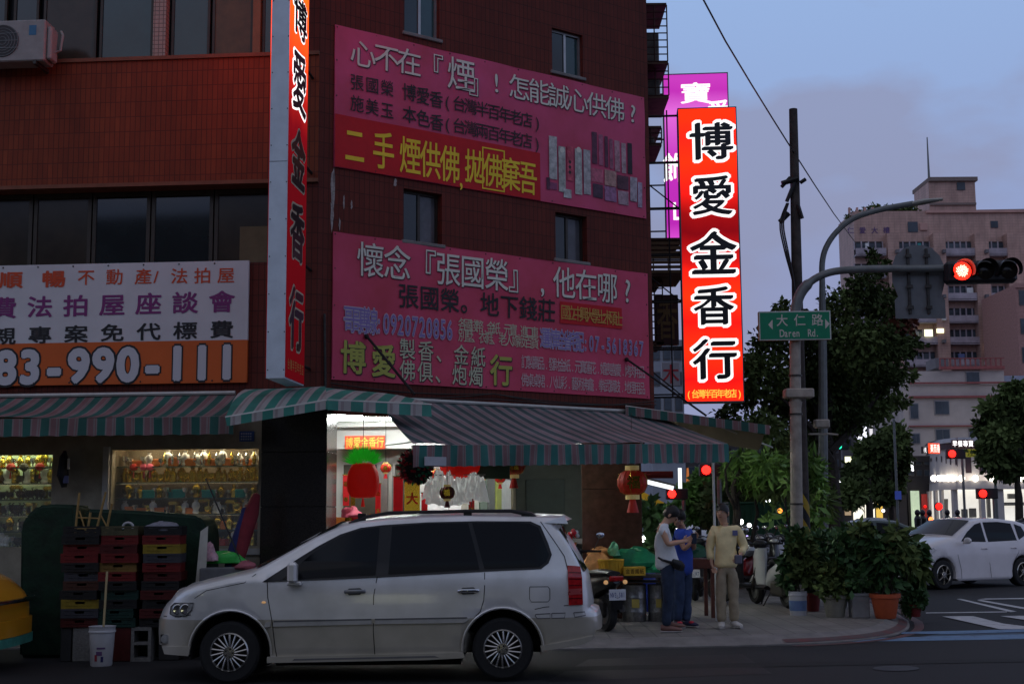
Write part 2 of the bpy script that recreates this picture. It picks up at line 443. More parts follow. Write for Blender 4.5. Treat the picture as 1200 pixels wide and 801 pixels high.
# side street wall, back and roof
m = MB(); m.box(0, 13, -.0, .26, CEIL + .02, TOP)
m2 = wobj('wall', m, RED, FT, B)
Lf = FL.W(LX0, .3, 0); Te = FT.W(13, 0, 0); Bk = FL.W(LX0, 14, 0)
m = MB(); P4 = [FL.W(LX0, .05, 0), FC.W(0.02, .05, 0), FC.W(TE - .02, .05, 0), FT.W(12.9, .05, 0), Bk]
m.slab([(p.x - B.location.x, p.y - B.location.y) for p in P4], TOP - .2, TOP - .05)
m.build('roof', CONC, B)
m = MB(); m.slab([(p.x - B.location.x, p.y - B.location.y) for p in P4], CEIL, CEIL + .14); m.build('ceiling', WHITEP, B)
m = MB()
for a, b_ in ((P4[3], P4[4]), (P4[4], P4[0])):
    m.quad((a.x - B.location.x, a.y - B.location.y, 0), (b_.x - B.location.x, b_.y - B.location.y, 0), (b_.x - B.location.x, b_.y - B.location.y, TOP - .1), (a.x - B.location.x, a.y - B.location.y, TOP - .1))
m.build('wall', CONC, B)
# pillars
def slabs_col(fr, x0, x1, y0, y1, zlist, mt, name='column'):
    core = wobj(name, MB().box(x0 + .012, x1 - .012, y0 + .012, y1 - .012, SW, CEIL), BLACK, fr, B)
    for a, b_ in zip(zlist[:-1], zlist[1:]):
        MB().box(x0, x1, y0, y1, a + .003, b_ - .003, .004).build('stone_panel', mt, core)
ta, tb = FL.L(305, 600, .08)[0], 0.10
slabs_col(FL, ta, .17, -.08, .55, [SW, .95, 1.75, 2.45, CEIL - .02], GRAN)
q0_ = PY(682, 600, 20.45); FK = Frame((q0_.x, q0_.y), R(-4.3))
slabs_col(FK, 0, PY(752, 600, 20.45).x - q0_.x, 0, .62, [SW, 1.1, 2.0, CEIL - .02], BRST)
# lintel of the cut-off corner (behind the awning)
m = MB(); m.box(.25, TE - .02, -.03, .2, CEIL - .12, CEIL + .12); wobj('lintel', m, RED, FC, B)

# left ground floor front: stone frame round two display windows
gz1 = FL.L(200, 526)[1]; gz0 = FL.L(200, 640)[1]
w1 = (FL.L(128, 580)[0], FL.L(303, 580)[0]); w0 = (FL.L(-60, 580)[0], FL.L(58, 580)[0])
hl = [(w1[0], w1[1] - .02, gz0, gz1), (w0[0], w0[1], gz0, gz1 - .05), (-8.6, -5.9, gz0, gz1)]
m = MB(); wall_cells(m, LX0, ta, SW, CEIL, hl, .05, .14); wobj('wall', m, STONE, FL, B, label='beige stone shop front round the display windows')
m = MB(); m.box(w1[0] - .1, w1[0] - .02, .0, .06, gz0 - .05, gz1 + .04); wobj('door_jamb', m, mat('pale_jamb', (.5, .47, .42), .5), FL, B)
m = MB(); m.box(w1[0] - .1, ta - .004, .01, .06, gz0 - .11, gz0 - .03); wobj('window_ledge', m, mat('white_ledge', (.45, .44, .40), .6), FL, B)
# blue number plate on the lintel
pn = rect(FL, 281, 505, 298, 517, -.04)
m = MB(); m.box(pn[0], pn[1], .02, .045, pn[2], pn[3], .002); o = wobj('number_plate', m, mat('blue_enamel', (.05, .10, .28), .4), FL, B)
m = MB(); [m.box(pn[0] + .02 + .03 * i, pn[0] + .04 + .03 * i, .016, .019, pn[2] + .02 + .035 * j, pn[2] + .04 + .035 * j) for i in range(5) for j in range(3)]; m.build('lettering', mat('pale_print', (.4, .45, .55), .6), o)

GLASSM = mat('clear_glass', (.7, .75, .7), .03, var=0, alpha=.10)
LAMPW = mat('warm_tube_light', (1, .86, .6), emit=36.0)
LAMPG = mat('greenish_tube_light', (.85, 1, .72), emit=40.0)
LAMPC = mat('cool_tube_light', (.95, 1, .98), emit=75.0)
BACKP = mat('display_back_panel', (.13, .10, .06), .6, var=.3, scale=3)
BACKG = mat('pale_green_back_panel', (.40, .44, .30), .6, var=.3, scale=2)

# ---- display cases behind the windows ----
def display(x0, x1, lamp, back, nsh, lab):
    d = fthing('display_case', lab, 'display case', FL, (x0 + x1) / 2, .1, gz0)
    W, H, D = (x1 - x0), gz1 - gz0, .55
    MB().box(-W / 2, W / 2, D, D + .03, -.02, H + .12).box(-W / 2 - .03, -W / 2, .10, D + .03, -.02, H + .13).box(W / 2, W / 2 + .03, .10, D + .03, -.02, H + .13).box(-W / 2, W / 2, .1, D, -.05, -.02).box(-W / 2, W / 2, .1, D, H + .10, H + .13).build('cabinet', back, d)
    MB().box(-W / 2 + .004, W / 2 - .004, .03, .036, .004, H - .004).build('pane', GLASSM, d)
    MB().tube([(-W / 2 + .1, .2, H + .06), (W / 2 - .1, .2, H + .06)], .014, 8).build('light_tube', lamp, d)
    zs = []
    for i in range(nsh):
        z = H * (i) / nsh
        if i: MB().box(-W / 2, W / 2, .14, D-.15, z - .009, z - .002).build('shelf', GLASSM, d)
        if i: MB().box(-W / 2, W / 2, .136, .14, z - .020, z - .001).build('shelf_edge', mat('glass_shelf_edge', (.10, .12, .09), .3), d)
        if i in (2, 4): MB().tube([(-W / 2 + .05, .152, z - .016), (W / 2 - .05, .152, z - .016)], .005, 6).build('light_tube', mat('added_shelf_light', (1, .85, .55), emit=2.2, ecol=(1, .85, .55), var=0), d)  # thin tubes added under two shelves to brighten the case
        zs.append(z)
    return d, zs, W, H / nsh
GOLD = mat('gold_lacquer', (.55, .38, .05), .2, metal=.8, var=.2, scale=30)
REDS = mat('red_lacquer', (.45, .02, .015), .35, var=.2, scale=20)
PINK = mat('pink_plastic', (.75, .12, .2), .4, var=.2)
CLR = mat('silver_glassware', (.6, .62, .6), .08, metal=.8, var=.2, scale=40)
TEALP = mat('teal_plastic', (.03, .3, .28), .4)
WHP = mat('white_porcelain', (.75, .75, .72), .2)
DARKG = mat('dark_carved_wood', (.05, .03, .02), .5)
ORG = mat('orange_wrapping', (.6, .18, .03), .5, var=.2)
def g_vase(): return MB().lathe([(.02, 0), (.03, .012), (.022, .03), (.036, .06), (.032, .085), (.014, .105), (.02, .12)], 10)
def g_fig(): m = MB(); m.lathe([(.03, 0), (.03, .012), (.026, .02), (.03, .05), (.02, .085), (.012, .092)], 10); m.ball((0, 0, .105), .017, n=8, m=5); m.tube([(-.03, 0, .05), (0, -.02, .06), (.03, 0, .05)], .008, 6); return m
def g_cup(): return MB().lathe([(.018, 0), (.02, .004), (.006, .012), (.006, .03), (.024, .045), (.026, .075), (.023, .075), (.02, .05)], 10)
def g_box(): m = MB(); m.box(-.045, .045, -.03, .03, 0, .06, .004); m.box(-.047, .047, -.032, .032, .042, .062, .003); return m
def g_burner(): m = MB(); m.lathe([(.015, .012), (.035, .03), (.04, .05), (.034, .07), (.036, .075)], 12); [m.tube([(.02 * math.cos(a), .02 * math.sin(a), .02), (.028 * math.cos(a), .028 * math.sin(a), 0)], .006, 5) for a in (0, 2.1, 4.2)]; m.tube([(-.038, 0, .06), (-.055, 0, .085), (-.04, 0, .09)], .005, 5); m.tube([(.038, 0, .06), (.055, 0, .085), (.04, 0, .09)], .005, 5); return m
def g_shrine(): m = MB(); m.box(-.05, .05, -.03, .03, 0, .012, .002); m.box(-.046, -.036, -.028, .028, .012, .09); m.box(.036, .046, -.028, .028, .012, .09); m.box(-.05, .05, -.032, .032, .09, .1, .002); m.prism([(-.06, .1), (.06, .1), (.035, .125), (-.035, .125)], -.035, .035); return m
GOODS = {'gold_figurine': (g_fig, GOLD, 'small gold figurine'), 'vase': (g_vase, GOLD, 'small gold vase'), 'wine_cup': (g_cup, CLR, 'tiny silver wine cup'), 'gift_box': (g_box, REDS, 'small red gift box'),
         'incense_burner': (g_burner, GOLD, 'round gold incense burner'), 'red_lantern_toy': (None, REDS, ''), 'porcelain_vase': (g_vase, WHP, 'small white porcelain vase'),
         'pink_box': (g_box, PINK, 'small pink box'), 'orange_package': (g_box, ORG, 'small orange package'), 'table_shrine': (g_shrine, GOLD, 'small gold table shrine'), 'teal_box': (g_box, TEALP, 'small teal box'), 'dark_burner': (g_burner, DARKG, 'small dark incense burner')}
GM = {k: v[0]().mesh(k, v[1], True) for k, v in GOODS.items() if v[0]}
ordn = ['lowest', 'second lowest', 'middle', 'fourth', 'fifth', 'top']
def fill(d, zs, W, hs, rows, where):
    rnd = random.Random(3); cn = {}
    for r, (z, kinds) in enumerate(zip(zs, rows)):
        x = -W / 2 + .07; k = 0
        while x < W / 2 - .05:
            kd = kinds[k % len(kinds)] if rnd.random() < .8 else rnd.choice(kinds); k += 1
            s = rnd.uniform(.85, 1.25) * min(1.5, hs / .12)
            row = 'bottom' if r == 0 else ('top' if r == len(zs) - 1 else ordn[r]); cn[(r, kd)] = cn.get((r, kd), -1) + 1
            o = ob(kd, GM[kd], label='%s, %s shelf, %s display window, %s' % (GOODS[kd][2], row, where, nth(cn[(r, kd)])), cat='figurine' if 'figur' in kd else kd.replace('_', ' ').split(' ')[-1], group='goods on the %s shelf of the %s display window' % (row, where))
            p = d.location + Matrix.Rotation(FL.a, 3, 'Z') @ Vector((x, rnd.uniform(.2, .3), z + .002))
            o.location = p; o.rotation_euler = (0, 0, rnd.uniform(-.5, .5)); o.scale = (s, s, s)
            x += rnd.uniform(.07, .095)
d1, zs1, W1, hs1 = display(w1[0], w1[1] - .02, LAMPW, BACKP, 6, 'glazed display case of gold trinkets left of the granite pillar')
fill(d1, zs1, W1, hs1, [['gift_box', 'gold_figurine', 'porcelain_vase', 'incense_burner'], ['orange_package', 'vase', 'gift_box', 'gold_figurine', 'incense_burner'], ['porcelain_vase', 'orange_package', 'wine_cup', 'table_shrine', 'incense_burner'],
                        ['wine_cup', 'vase', 'wine_cup', 'gold_figurine', 'teal_box'], ['gold_figurine', 'vase', 'incense_burner', 'gold_figurine'], ['wine_cup', 'porcelain_vase', 'orange_package']], 'large')
d0, zs0, W0, hs0 = display(w0[0], w0[1], LAMPG, BACKG, 6, 'green-lit glazed display case above the yellow taxi')
fill(d0, zs0, W0, hs0, [['dark_burner', 'porcelain_vase', 'wine_cup'], ['wine_cup', 'dark_burner', 'vase'], ['dark_burner', 'wine_cup', 'table_shrine'], ['dark_burner', 'dark_burner', 'table_shrine'],
                        ['dark_burner', 'porcelain_vase', 'vase'], ['gold_figurine', 'vase', 'wine_cup']], 'green-lit')
def hang_lantern(d, x, z, s, mt, label, group=None):
    L = thing('paper_lantern', label, 'lantern', d.location + Matrix.Rotation(FL.a, 3, 'Z') @ Vector((x, .17, z)), 0, group)
    MB().lathe([(.02, -.045), (.045, -.03), (.058, 0), (.045, .03), (.02, .045)], 12).build('lantern_body', mt, L, True)
    MB().lathe([(.021, .045), (.021, .052)], 8).lathe([(.021, -.055), (.021, -.045)], 8).tube([(0, 0, .05), (0, 0, .16)], .002, 4).build('cap', GOLD, L)
    MB().tube([(0, 0, -.055), (0, 0, -.14)], [.006, .014], 6).build('tassel', mt, L)
    L.scale = (s, s, s)
for i, x in enumerate((-.62, -.42, -.2, .02, .2, .42)):
    hang_lantern(d0, x, hs0 * 6 - .2, 1.1, REDS if i != 4 else DARKG, 'small red lantern hanging in the green-lit display window, %s' % nth(i) if i != 4 else 'small dark lantern hanging in the green-lit display window', 'red lanterns in the green-lit window' if i != 4 else None)
for i, x in enumerate((-.76, -.62, -.54)):
    hang_lantern(d1, x, hs1 * 6 - .22, 1.0, PINK if i else REDS, 'small pink lantern hanging in the large display window, %s of the pair' % ('left' if i == 1 else 'right') if i else 'small red lantern at the far left of the large display window', 'pink lanterns in the large window' if i else None)
for i in range(13):
    x = -.35 + i * .1
    o = thing('wrapped_ornament', 'wrapped ornament hanging along the top of the large display window, %s' % nth(i), 'ornament', d1.location + Matrix.Rotation(FL.a, 3, 'Z') @ Vector((x, .2, hs1 * 6 - .1)), 0, 'wrapped ornaments hanging in the large window')
    MB().lathe([(.004, .07), (.02, .03), (.03, -.03), (.022, -.08), (.005, -.1)], 7).build('wrapping', CLR if i % 3 else GOLD, o)
    MB().tube([(0, 0, .06), (0, 0, .12)], .002, 4).build('string', GOLD, o)

# =====================================================================
#  SIGNS
# =====================================================================
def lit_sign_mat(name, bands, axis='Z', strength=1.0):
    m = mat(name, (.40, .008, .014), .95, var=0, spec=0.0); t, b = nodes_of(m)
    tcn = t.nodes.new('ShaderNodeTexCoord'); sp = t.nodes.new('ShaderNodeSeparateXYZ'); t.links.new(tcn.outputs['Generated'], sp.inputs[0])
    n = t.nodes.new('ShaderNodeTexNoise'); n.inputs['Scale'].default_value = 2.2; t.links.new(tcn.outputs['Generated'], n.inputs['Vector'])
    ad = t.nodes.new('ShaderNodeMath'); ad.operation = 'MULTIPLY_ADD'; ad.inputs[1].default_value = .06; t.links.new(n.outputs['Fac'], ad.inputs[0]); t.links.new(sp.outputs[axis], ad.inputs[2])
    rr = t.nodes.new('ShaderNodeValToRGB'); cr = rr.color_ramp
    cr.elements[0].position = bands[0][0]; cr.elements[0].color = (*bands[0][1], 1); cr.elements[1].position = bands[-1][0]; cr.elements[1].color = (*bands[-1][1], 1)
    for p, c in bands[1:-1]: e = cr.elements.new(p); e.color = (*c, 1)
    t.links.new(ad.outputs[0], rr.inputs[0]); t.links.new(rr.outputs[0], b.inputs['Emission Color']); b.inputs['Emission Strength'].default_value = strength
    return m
BRT, MID, DRK = (1.0, .017, .002), (.30, .004, .003), (.085, .001, .002)
SIGNR = lit_sign_mat('lit_red_acrylic', [(0, BRT), (.10, (.40, .004, .003)), (.20, BRT), (.30, (.5, .005, .003)), (.38, (1, .018, .002)), (.50, MID), (.60, DRK), (.66, (.14, .002, .002)), (.74, (.5, .007, .004)), (.84, BRT), (.93, (.7, .010, .004)), (1, BRT)], strength=2.2)
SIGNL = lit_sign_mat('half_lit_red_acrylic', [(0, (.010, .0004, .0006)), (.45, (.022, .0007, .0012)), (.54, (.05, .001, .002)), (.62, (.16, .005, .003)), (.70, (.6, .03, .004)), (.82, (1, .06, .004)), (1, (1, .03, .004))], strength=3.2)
WLIT = mat('lit_white_lettering', (.9, .9, .9), emit=1.15, ecol=(1, .97, .95), var=0)
BLET = mat('black_vinyl', (.012, .012, .014), .35, var=0)
GLIT = mat('lit_gold_lettering', (.8, .6, .05), emit=.8, ecol=(1, .72, .08), var=0)
RODM = mat('dark_sign_bracket', (.02, .018, .018), .6, metal=.4)

# the large red sign on the side street front; its face looks toward the viewer
SY = E.y + 1.3
def face_fr(px, Y, ang): return None
sx0, sx1 = PY(798, 300, SY).x, PY(867.5, 300, SY).x
sgz0, sgz1 = PY(835, 471, SY).z, PY(830, 126, SY).z
RS = thing('projecting_shop_sign', 'lit red vertical shop sign with large black and white characters on dark frame', 'sign', ((sx0 + sx1) / 2, SY, sgz0), R(-4.3))
hw, H = (sx1 - sx0) / 2, sgz1 - sgz0
MB().box(-hw, hw, .03, .32, 0, H).build('sign_box', mat('sign_box_metal', (.12, .12, .13), .5, metal=.5), RS)
MB().box(-hw + .02, hw - .02, 0, .029, .02, H - .02).build('sign_face', SIGNR, RS)
MB().box(-hw, -hw + .02, -.01, .03, 0, H).box(hw - .02, hw, -.01, .03, 0, H).box(-hw + .02, hw - .02, -.01, .03, 0, .02).box(-hw + .02, hw - .02, -.01, .03, H - .02, H).build('frame', mat('sign_frame_grey', (.10, .10, .11), .4, metal=.3), RS)
cpx = [('博', 833.5, 165.5, 56, 52), ('愛', 834.5, 229, 52, 54), ('金', 836, 296, 60, 58), ('香', 836.5, 358, 52, 52), ('行', 837.5, 420.5, 56, 54)]
S = F / (SY * math.cos(TILT) + 3 * math.sin(TILT))
for ch, cx, cy, ww_, hh_ in cpx:
    p = PY(cx, cy, SY); x = (p.x - RS.location.x); z = p.z - sgz0
    mw_ = MB(); put(mw_, ch, x, z, (ww_ + 4) / S, (hh_ + 2) / S, -.006, .052, fit=True, nib=.03)
    o = mw_.build('character', WLIT, RS)
    mw_ = MB(); put(mw_, ch, x, z, (ww_ - 4) / S, (hh_ - 6) / S, -.012, .004, fit=True, nib=.032); mw_.build('character_fill', BLET, o)
m = MB(); line(m, '(台灣半百年老店)', -hw + .08, hw - .08, PY(840, 461, SY).z - sgz0, .125, .15, -.006, .02); m.build('lettering', GLIT, RS)
# brackets back to the wall
m = MB()
for z in [.1, .9, 1.7, 2.5, 3.3, 4.1, H - .1]:
    m.tube([(-hw, .1, z), (-hw - .95, .1, z)], .018, 6); m.tube([(-hw, .28, z + .06), (-hw - .95, .28, z + .06)], .014, 6)
m.tube([(-hw - .18, .1, .1), (-hw - .18, .1, H)], .014, 6)
for z in [.1, 1.7, 3.3]: m.tube([(-hw, .1, z), (-hw - .95, .1, z + .8)], .012, 6)
m.build('bracket', RODM, RS)

# purple sign behind it
PYY = E.y + 4.2
px0, px1 = PY(779, 200, PYY).x, PY(853, 100, PYY).x
pz0, pz1 = PY(800, 281, PYY).z, PY(815, 86, PYY).z
PSG = thing('purple_sign', 'lit purple vertical sign partly hidden behind the large red shop sign', 'sign', ((px0 + px1) / 2, PYY, pz0), R(-4.3))
hp, HP_ = (px1 - px0) / 2, pz1 - pz0
SIGNP = lit_sign_mat('lit_purple_acrylic', [(0, (.8, .10, .75)), (.12, (.5, .025, .5)), (.5, (.55, .035, .55)), (.8, (.8, .16, .78)), (.93, (.55, .035, .52)), (1, (.6, .05, .56))], strength=.95)
MB().box(-hp, hp, .03, .3, 0, HP_).build('sign_box', mat('purple_sign_box', (.3, .25, .35), .5), PSG)
MB().box(-hp + .02, hp - .02, 0, .029, .02, HP_ - .02).build('sign_face', SIGNP, PSG)
MB().box(-hp, -hp + .02, -.01, .03, 0, HP_).box(hp - .02, hp, -.01, .03, 0, HP_).box(-hp + .02, hp - .02, -.01, .03, 0, .02).box(-hp + .02, hp - .02, -.01, .03, HP_ - .02, HP_).build('frame', mat('purple_sign_frame', (.22, .2, .25), .4), PSG)
SP = F / (PYY + .5)
m = MB()
for ch, cx, cy, ww_, hh_ in (('寶', 815, 109, 36, 26), ('愛', 851, 132, 26, 30), ('飾', 790, 196, 26, 36), ('山', 800, 245, 22, 30)):
    p = PY(cx, cy, PYY); put(m, ch, min(p.x - PSG.location.x, hp - .2), p.z - pz0, ww_ / SP, hh_ / SP, -.006, .012, fit=True, nib=.02)
m.build('lettering', WLIT, PSG)
m = MB()
for z in [.2, 1.1, 2.0, 2.9]: m.tube([(-hp, .1, z), (-hp - .8, .1, z)], .016, 6)
m.build('bracket', RODM, PSG)

# left projecting sign: box standing out from the corner, front edge grey-white, right face red
lsY = 15.75
lx0, lx1 = PY(313.5, 300, lsY).x, PY(336.5, 300, lsY).x
lz0 = PY(324, 443, lsY).z; lz1 = 9.4
LS = thing('projecting_shop_sign', 'half-lit red vertical sign box with grey metal edge projecting at the building corner', 'sign', (lx1, lsY, lz0), R(-4.3))
wd = lx1 - lx0; dp = 0.98
HL = lz1 - lz0
EDGE = mat('sign_edge_grey_metal', (.62, .68, .74), .5, metal=.1, var=.12, scale=3)
MB().box(-wd, -.012, 0, dp, 0, HL, .004).build('sign_box', EDGE, LS)
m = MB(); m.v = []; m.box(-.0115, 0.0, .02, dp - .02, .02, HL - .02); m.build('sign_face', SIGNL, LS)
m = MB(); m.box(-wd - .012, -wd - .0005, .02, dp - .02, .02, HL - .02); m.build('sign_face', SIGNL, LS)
m = MB(); [m.ball((-.02 if k else -wd + .02, -.003, .1 + j * .45), .008, n=6, m=4) for j in range(int(HL / .45)) for k in (0, 1)]; m.box(-wd, -.012, -.002, .0, 2.6, 2.606); m.build('rivets', STEEL, LS)
Xr = Matrix.Rotation(R(90), 4, 'Z')      # text written in x,z plane turned to face +x
for ch, cy, hh_ in (('博', 22, 56), ('愛', 98, 84), ('金', 186, 78), ('香', 272, 76), ('行', 374, 82)):
    p = PY(348, cy, lsY + .5); z = p.z - lz0
    Sx = F / (lsY + .9)
    m = MB(); m.X = Matrix.Translation((.004, dp / 2, 0)) @ Xr; put(m, ch, 0, z, .80, hh_ * .97 / Sx, 0, .045, fit=True, nib=.03)
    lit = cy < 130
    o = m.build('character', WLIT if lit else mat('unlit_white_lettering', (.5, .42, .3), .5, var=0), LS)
    m = MB(); m.X = Matrix.Translation((.009, dp / 2, 0)) @ Xr; put(m, ch, 0, z, .72, hh_ * .9 / Sx, 0, .008, fit=True, nib=.034); m.build('character_fill', BLET, o)
m = MB(); m.X = Matrix.Translation((.004, dp / 2, 0)) @ Xr; line(m, '台灣半百年老店', -.36, .36, PY(348, 430, lsY + .5).z - lz0, .1, .14, 0, .02); m.build('lettering', mat('dull_gold_lettering', (.45, .2, .04), .5), LS)
m = MB()
for z in (.3, 1.6, 2.9, 4.2, 5.4): m.tube([(-wd / 2, dp, z), (-wd / 2 - .0, dp + .9, z)], .02, 6)
m.build('bracket', RODM, LS)

# ---- banners ----
PKM = mat('pink_banner_vinyl', (.60, .075, .135), .7, var=.18, scale=1.1, col2=(.66, .09, .21))
PKR = mat('rose_banner_vinyl', (.62, .065, .105), .7, var=.18, scale=1.0, col2=(.66, .08, .17))
CRM = mat('crimson_banner_print', (.52, .010, .016), .7, var=.08)
WPR = mat('white_banner_print', (.70, .68, .58), .6, var=.0)
BPR = mat('black_banner_print', (.02, .02, .022), .6, var=0)
YPR = mat('yellow_banner_print', (.85, .62, .03), .6, var=0)
LPR = mat('lilac_banner_print', (.25, .18, .42), .6, var=0)
CPR = mat('cream_banner_print', (.50, .50, .34), .6, var=0)
YGP = mat('olive_yellow_banner_print', (.42, .42, .08), .6, var=0)
GPR = mat('pale_grey_banner_print', (.55, .42, .42), .6, var=0)
def bline(m, fr, s, p0, p1, ew, eh, y, off, t_org=0):
    a = fr.L(*p0, .02); b_ = fr.L(*p1, .02)
    n = len(s)
    for i, ch in enumerate(s):
        if ch == ' ': continue
        k = i / max(1, n - 1)
        put(m, ch, a[0] + (b_[0] - a[0]) * k - t_org, a[1] + (b_[1] - a[1]) * k, ew, eh, y, off)
def banner(nm, lab, t0, t1, z0, z1, base, fr=FC):
    b_ = fthing(nm, lab, 'banner', fr, t0, 0, 0)
    nx, nz = 80, 28
    m = MB(); vs = []; fs = []
    for j in range(nz + 1):
        for i in range(nx + 1):
            x = (t1 - t0) * i / nx; z = z0 + (z1 - z0) * j / nz
            edge = min(i, nx - i, j, nz - j)
            y = -.016
            vs.append((x, y, z))
    for j in range(nz):
        for i in range(nx): a = j * (nx + 1) + i; fs.append((a, a + 1, a + nx + 2, a + nx + 1))
    m.add(vs, fs); b = len(m.v)
    m.quad((0, -.005, z0), (0, -.005, z1), (t1 - t0, -.005, z1), (t1 - t0, -.005, z0))
    m.quad((0, -.016, z0), (0, -.005, z0), (t1 - t0, -.005, z0), (t1 - t0, -.016, z0)); m.quad((0, -.016, z1), (t1 - t0, -.016, z1), (t1 - t0, -.005, z1), (0, -.005, z1))
    m.build('vinyl_sheet', base, b_, True)
    m = MB(); n = 9
    for i in range(n + 1):
        for z in (z0 + .03, z1 - .03): m.ball(((t1 - t0) * i / n * .985 + .03, -.022, z), .011, n=6, m=4)
    for j in range(1, 4):
        for x in (.03, t1 - t0 - .03): m.ball((x, -.022, z0 + (z1 - z0) * j / 4), .011, n=6, m=4)
    m.build('eyelets', STEEL, b_)
    return b_
t0, t1 = .22, 5.82
b1 = banner('pink_banner', 'upper pink banner with a crimson strip and printed incense packets', t0, t1, 6.25, 8.22, PKM)
b1.location = FC.W(t0, 0, 0)
YB = -.026
ra = FC.L(395, 165, .02); rb = FC.L(633, 210, .02)
m = MB(); xs_ = rb[0] - t0
for i in range(46):
    for k in range(10): xa, za = .005 + (xs_ - .005) * i / 46, 6.255 + .0725 * k; m.quad((xa, -.0235, za), (xa + (xs_ - .005) / 46, -.0235, za), (xa + (xs_ - .005) / 46, -.0235, za + .0725), (xa, -.0235, za + .0725))
m.build('crimson_strip', CRM, b1)
def lines(par, items, t_org):
    for s, p0, p1, ew, eh, mt, off, nm in items:
        m = MB(); bline(m, FC, s, p0, p1, ew, eh, YB - .004, off, t_org)
        if nm == 'shadow':
            m2 = MB(); bline(m2, FC, s, (p0[0] + .5, p0[1] + .6), (p1[0] + .5, p1[1] + .6), ew, eh, YB - .003, off + .014, t_org); m2.build('lettering_outline', BPR, par)
        m.build('lettering', mt, par)
lines(b1, [
    ('心不在『', (425, 64), (505, 78), .42, .40, WPR, .006, 'shadow'),
    ('煙', (540, 88), (540, 88), .50, .52, WPR, .006, 'shadow'),
    ('』!', (562, 100), (581, 97), .42, .40, WPR, .006, 'shadow'),
    ('怎能誠心供佛?', (608, 103), (741, 133), .42, .40, WPR, .006, 'shadow'),
    ('張國榮', (418, 97), (453, 104), .22, .24, BPR, .008, ''),
    ('博愛香', (479, 109), (511, 117), .24, .26, BPR, .014, ''),
    ('(台灣半百年老店)', (524, 119), (629, 144), .24, .24, BPR, .008, ''),
    ('施美玉', (418, 122), (453, 130), .22, .24, BPR, .008, ''),
    ('本色香', (479, 135), (511, 144), .24, .26, BPR, .014, ''),
    ('(台灣兩百年老店)', (524, 145), (629, 168), .24, .24, BPR, .008, ''),
], t0)
lines(b1, [
    ('二', (415, 171), (415, 171), .32, .58, YPR, .018, ''), ('手', (449, 177), (449, 177), .36, .56, YPR, .018, ''),
    ('煙供佛', (480, 183), (527, 193), .36, .56, YPR, .018, ''), (',', (540, 207), (540, 207), .3, .4, YPR, .018, ''),
    ('拋佛棄吾', (556, 196), (618, 209), .36, .52, YPR, .018, ''),
], t0)
bx = FC.L(577.5, 199, .02)[0] - t0; bz = FC.L(577.5, 199, .02)[1]
m = MB(); a, h_ = .20, .29
m.box(bx - a, bx - a + .02, YB - .006, YB - .002, bz - h_, bz + h_).box(bx + a - .02, bx + a, YB - .006, YB - .002, bz - h_, bz + h_).box(bx - a, bx + a, YB - .006, YB - .002, bz - h_ - .02, bz - h_).box(bx - a, bx + a, YB - .006, YB - .002, bz + h_, bz + h_ + .02)
m.build('lettering_box', YPR, b1)
# printed packets picture
def pr(px0_, py0, px1_, py1): r_ = rect(FC, px0_, py0, px1_, py1, .02); return r_[0] - t0, r_[1] - t0, r_[2], r_[3]
prt = [((643, 160, 652, 210), (.42, .42, .4)), ((654, 172, 662, 225), (.4, .42, .38)), ((664, 172, 671, 212), (.5, .08, .12)), ((673, 175, 681, 228), (.44, .46, .42)), ((683, 176, 691, 228), (.42, .4, .4)),
       ((693, 155, 699, 192), (.10, .03, .06)), ((701, 158, 706, 194), (.4, .12, .2)), ((708, 160, 712, 196), (.10, .03, .06)), ((714, 163, 718, 198), (.3, .1, .16)), ((720, 165, 726, 201), (.42, .22, .26)), ((728, 168, 733, 203), (.42, .3, .32)), ((735, 168, 740, 204), (.03, .02, .03)),
       ((692, 198, 706, 214), (.48, .12, .18)), ((708, 200, 722, 218), (.44, .25, .22)), ((723, 206, 736, 222), (.10, .04, .06)), ((738, 208, 746, 236), (.42, .36, .4)), ((694, 216, 706, 232), (.08, .04, .07)), ((708, 219, 722, 236), (.3, .14, .26)), ((724, 224, 736, 240), (.38, .26, .3)), ((747, 214, 752, 243), (.4, .32, .42)),
       ((642, 214, 652, 222), (.25, .06, .14)), ((660, 222, 669, 232), (.5, .5, .48)), ((640, 208, 644, 222), (.1, .03, .06))]
for i, (r_, c) in enumerate(prt):
    x0_, x1_, z0_, z1_ = pr(*r_); y = YB - .0015 - .0006 * (i % 4)
    MB().box(x0_, x1_, y, y + .0005, z0_, z1_).build('printed_packet', mat('packet_print_%02d' % i, c, .6, var=.45, scale=14), b1)
for px_, pyy in ((667, 190), (667, 196), (667, 202), (687, 195), (687, 202), (687, 209)):
    q = FC.L(px_, pyy, .02); MB().prism([(q[0] - t0 - .03, q[1]), (q[0] - t0, q[1] - .035), (q[0] - t0 + .03, q[1]), (q[0] - t0, q[1] + .035)], YB - .006, YB - .005).build('printed_diamond', BPR, b1)
for px_ in (658, 677): q = FC.L(px_, 176, .02); MB().lathe([(.045, 0), (.045, .0008)], 12, (q[0] - t0, YB - .006, q[1]), 'Y').build('printed_cap', WPR, b1)

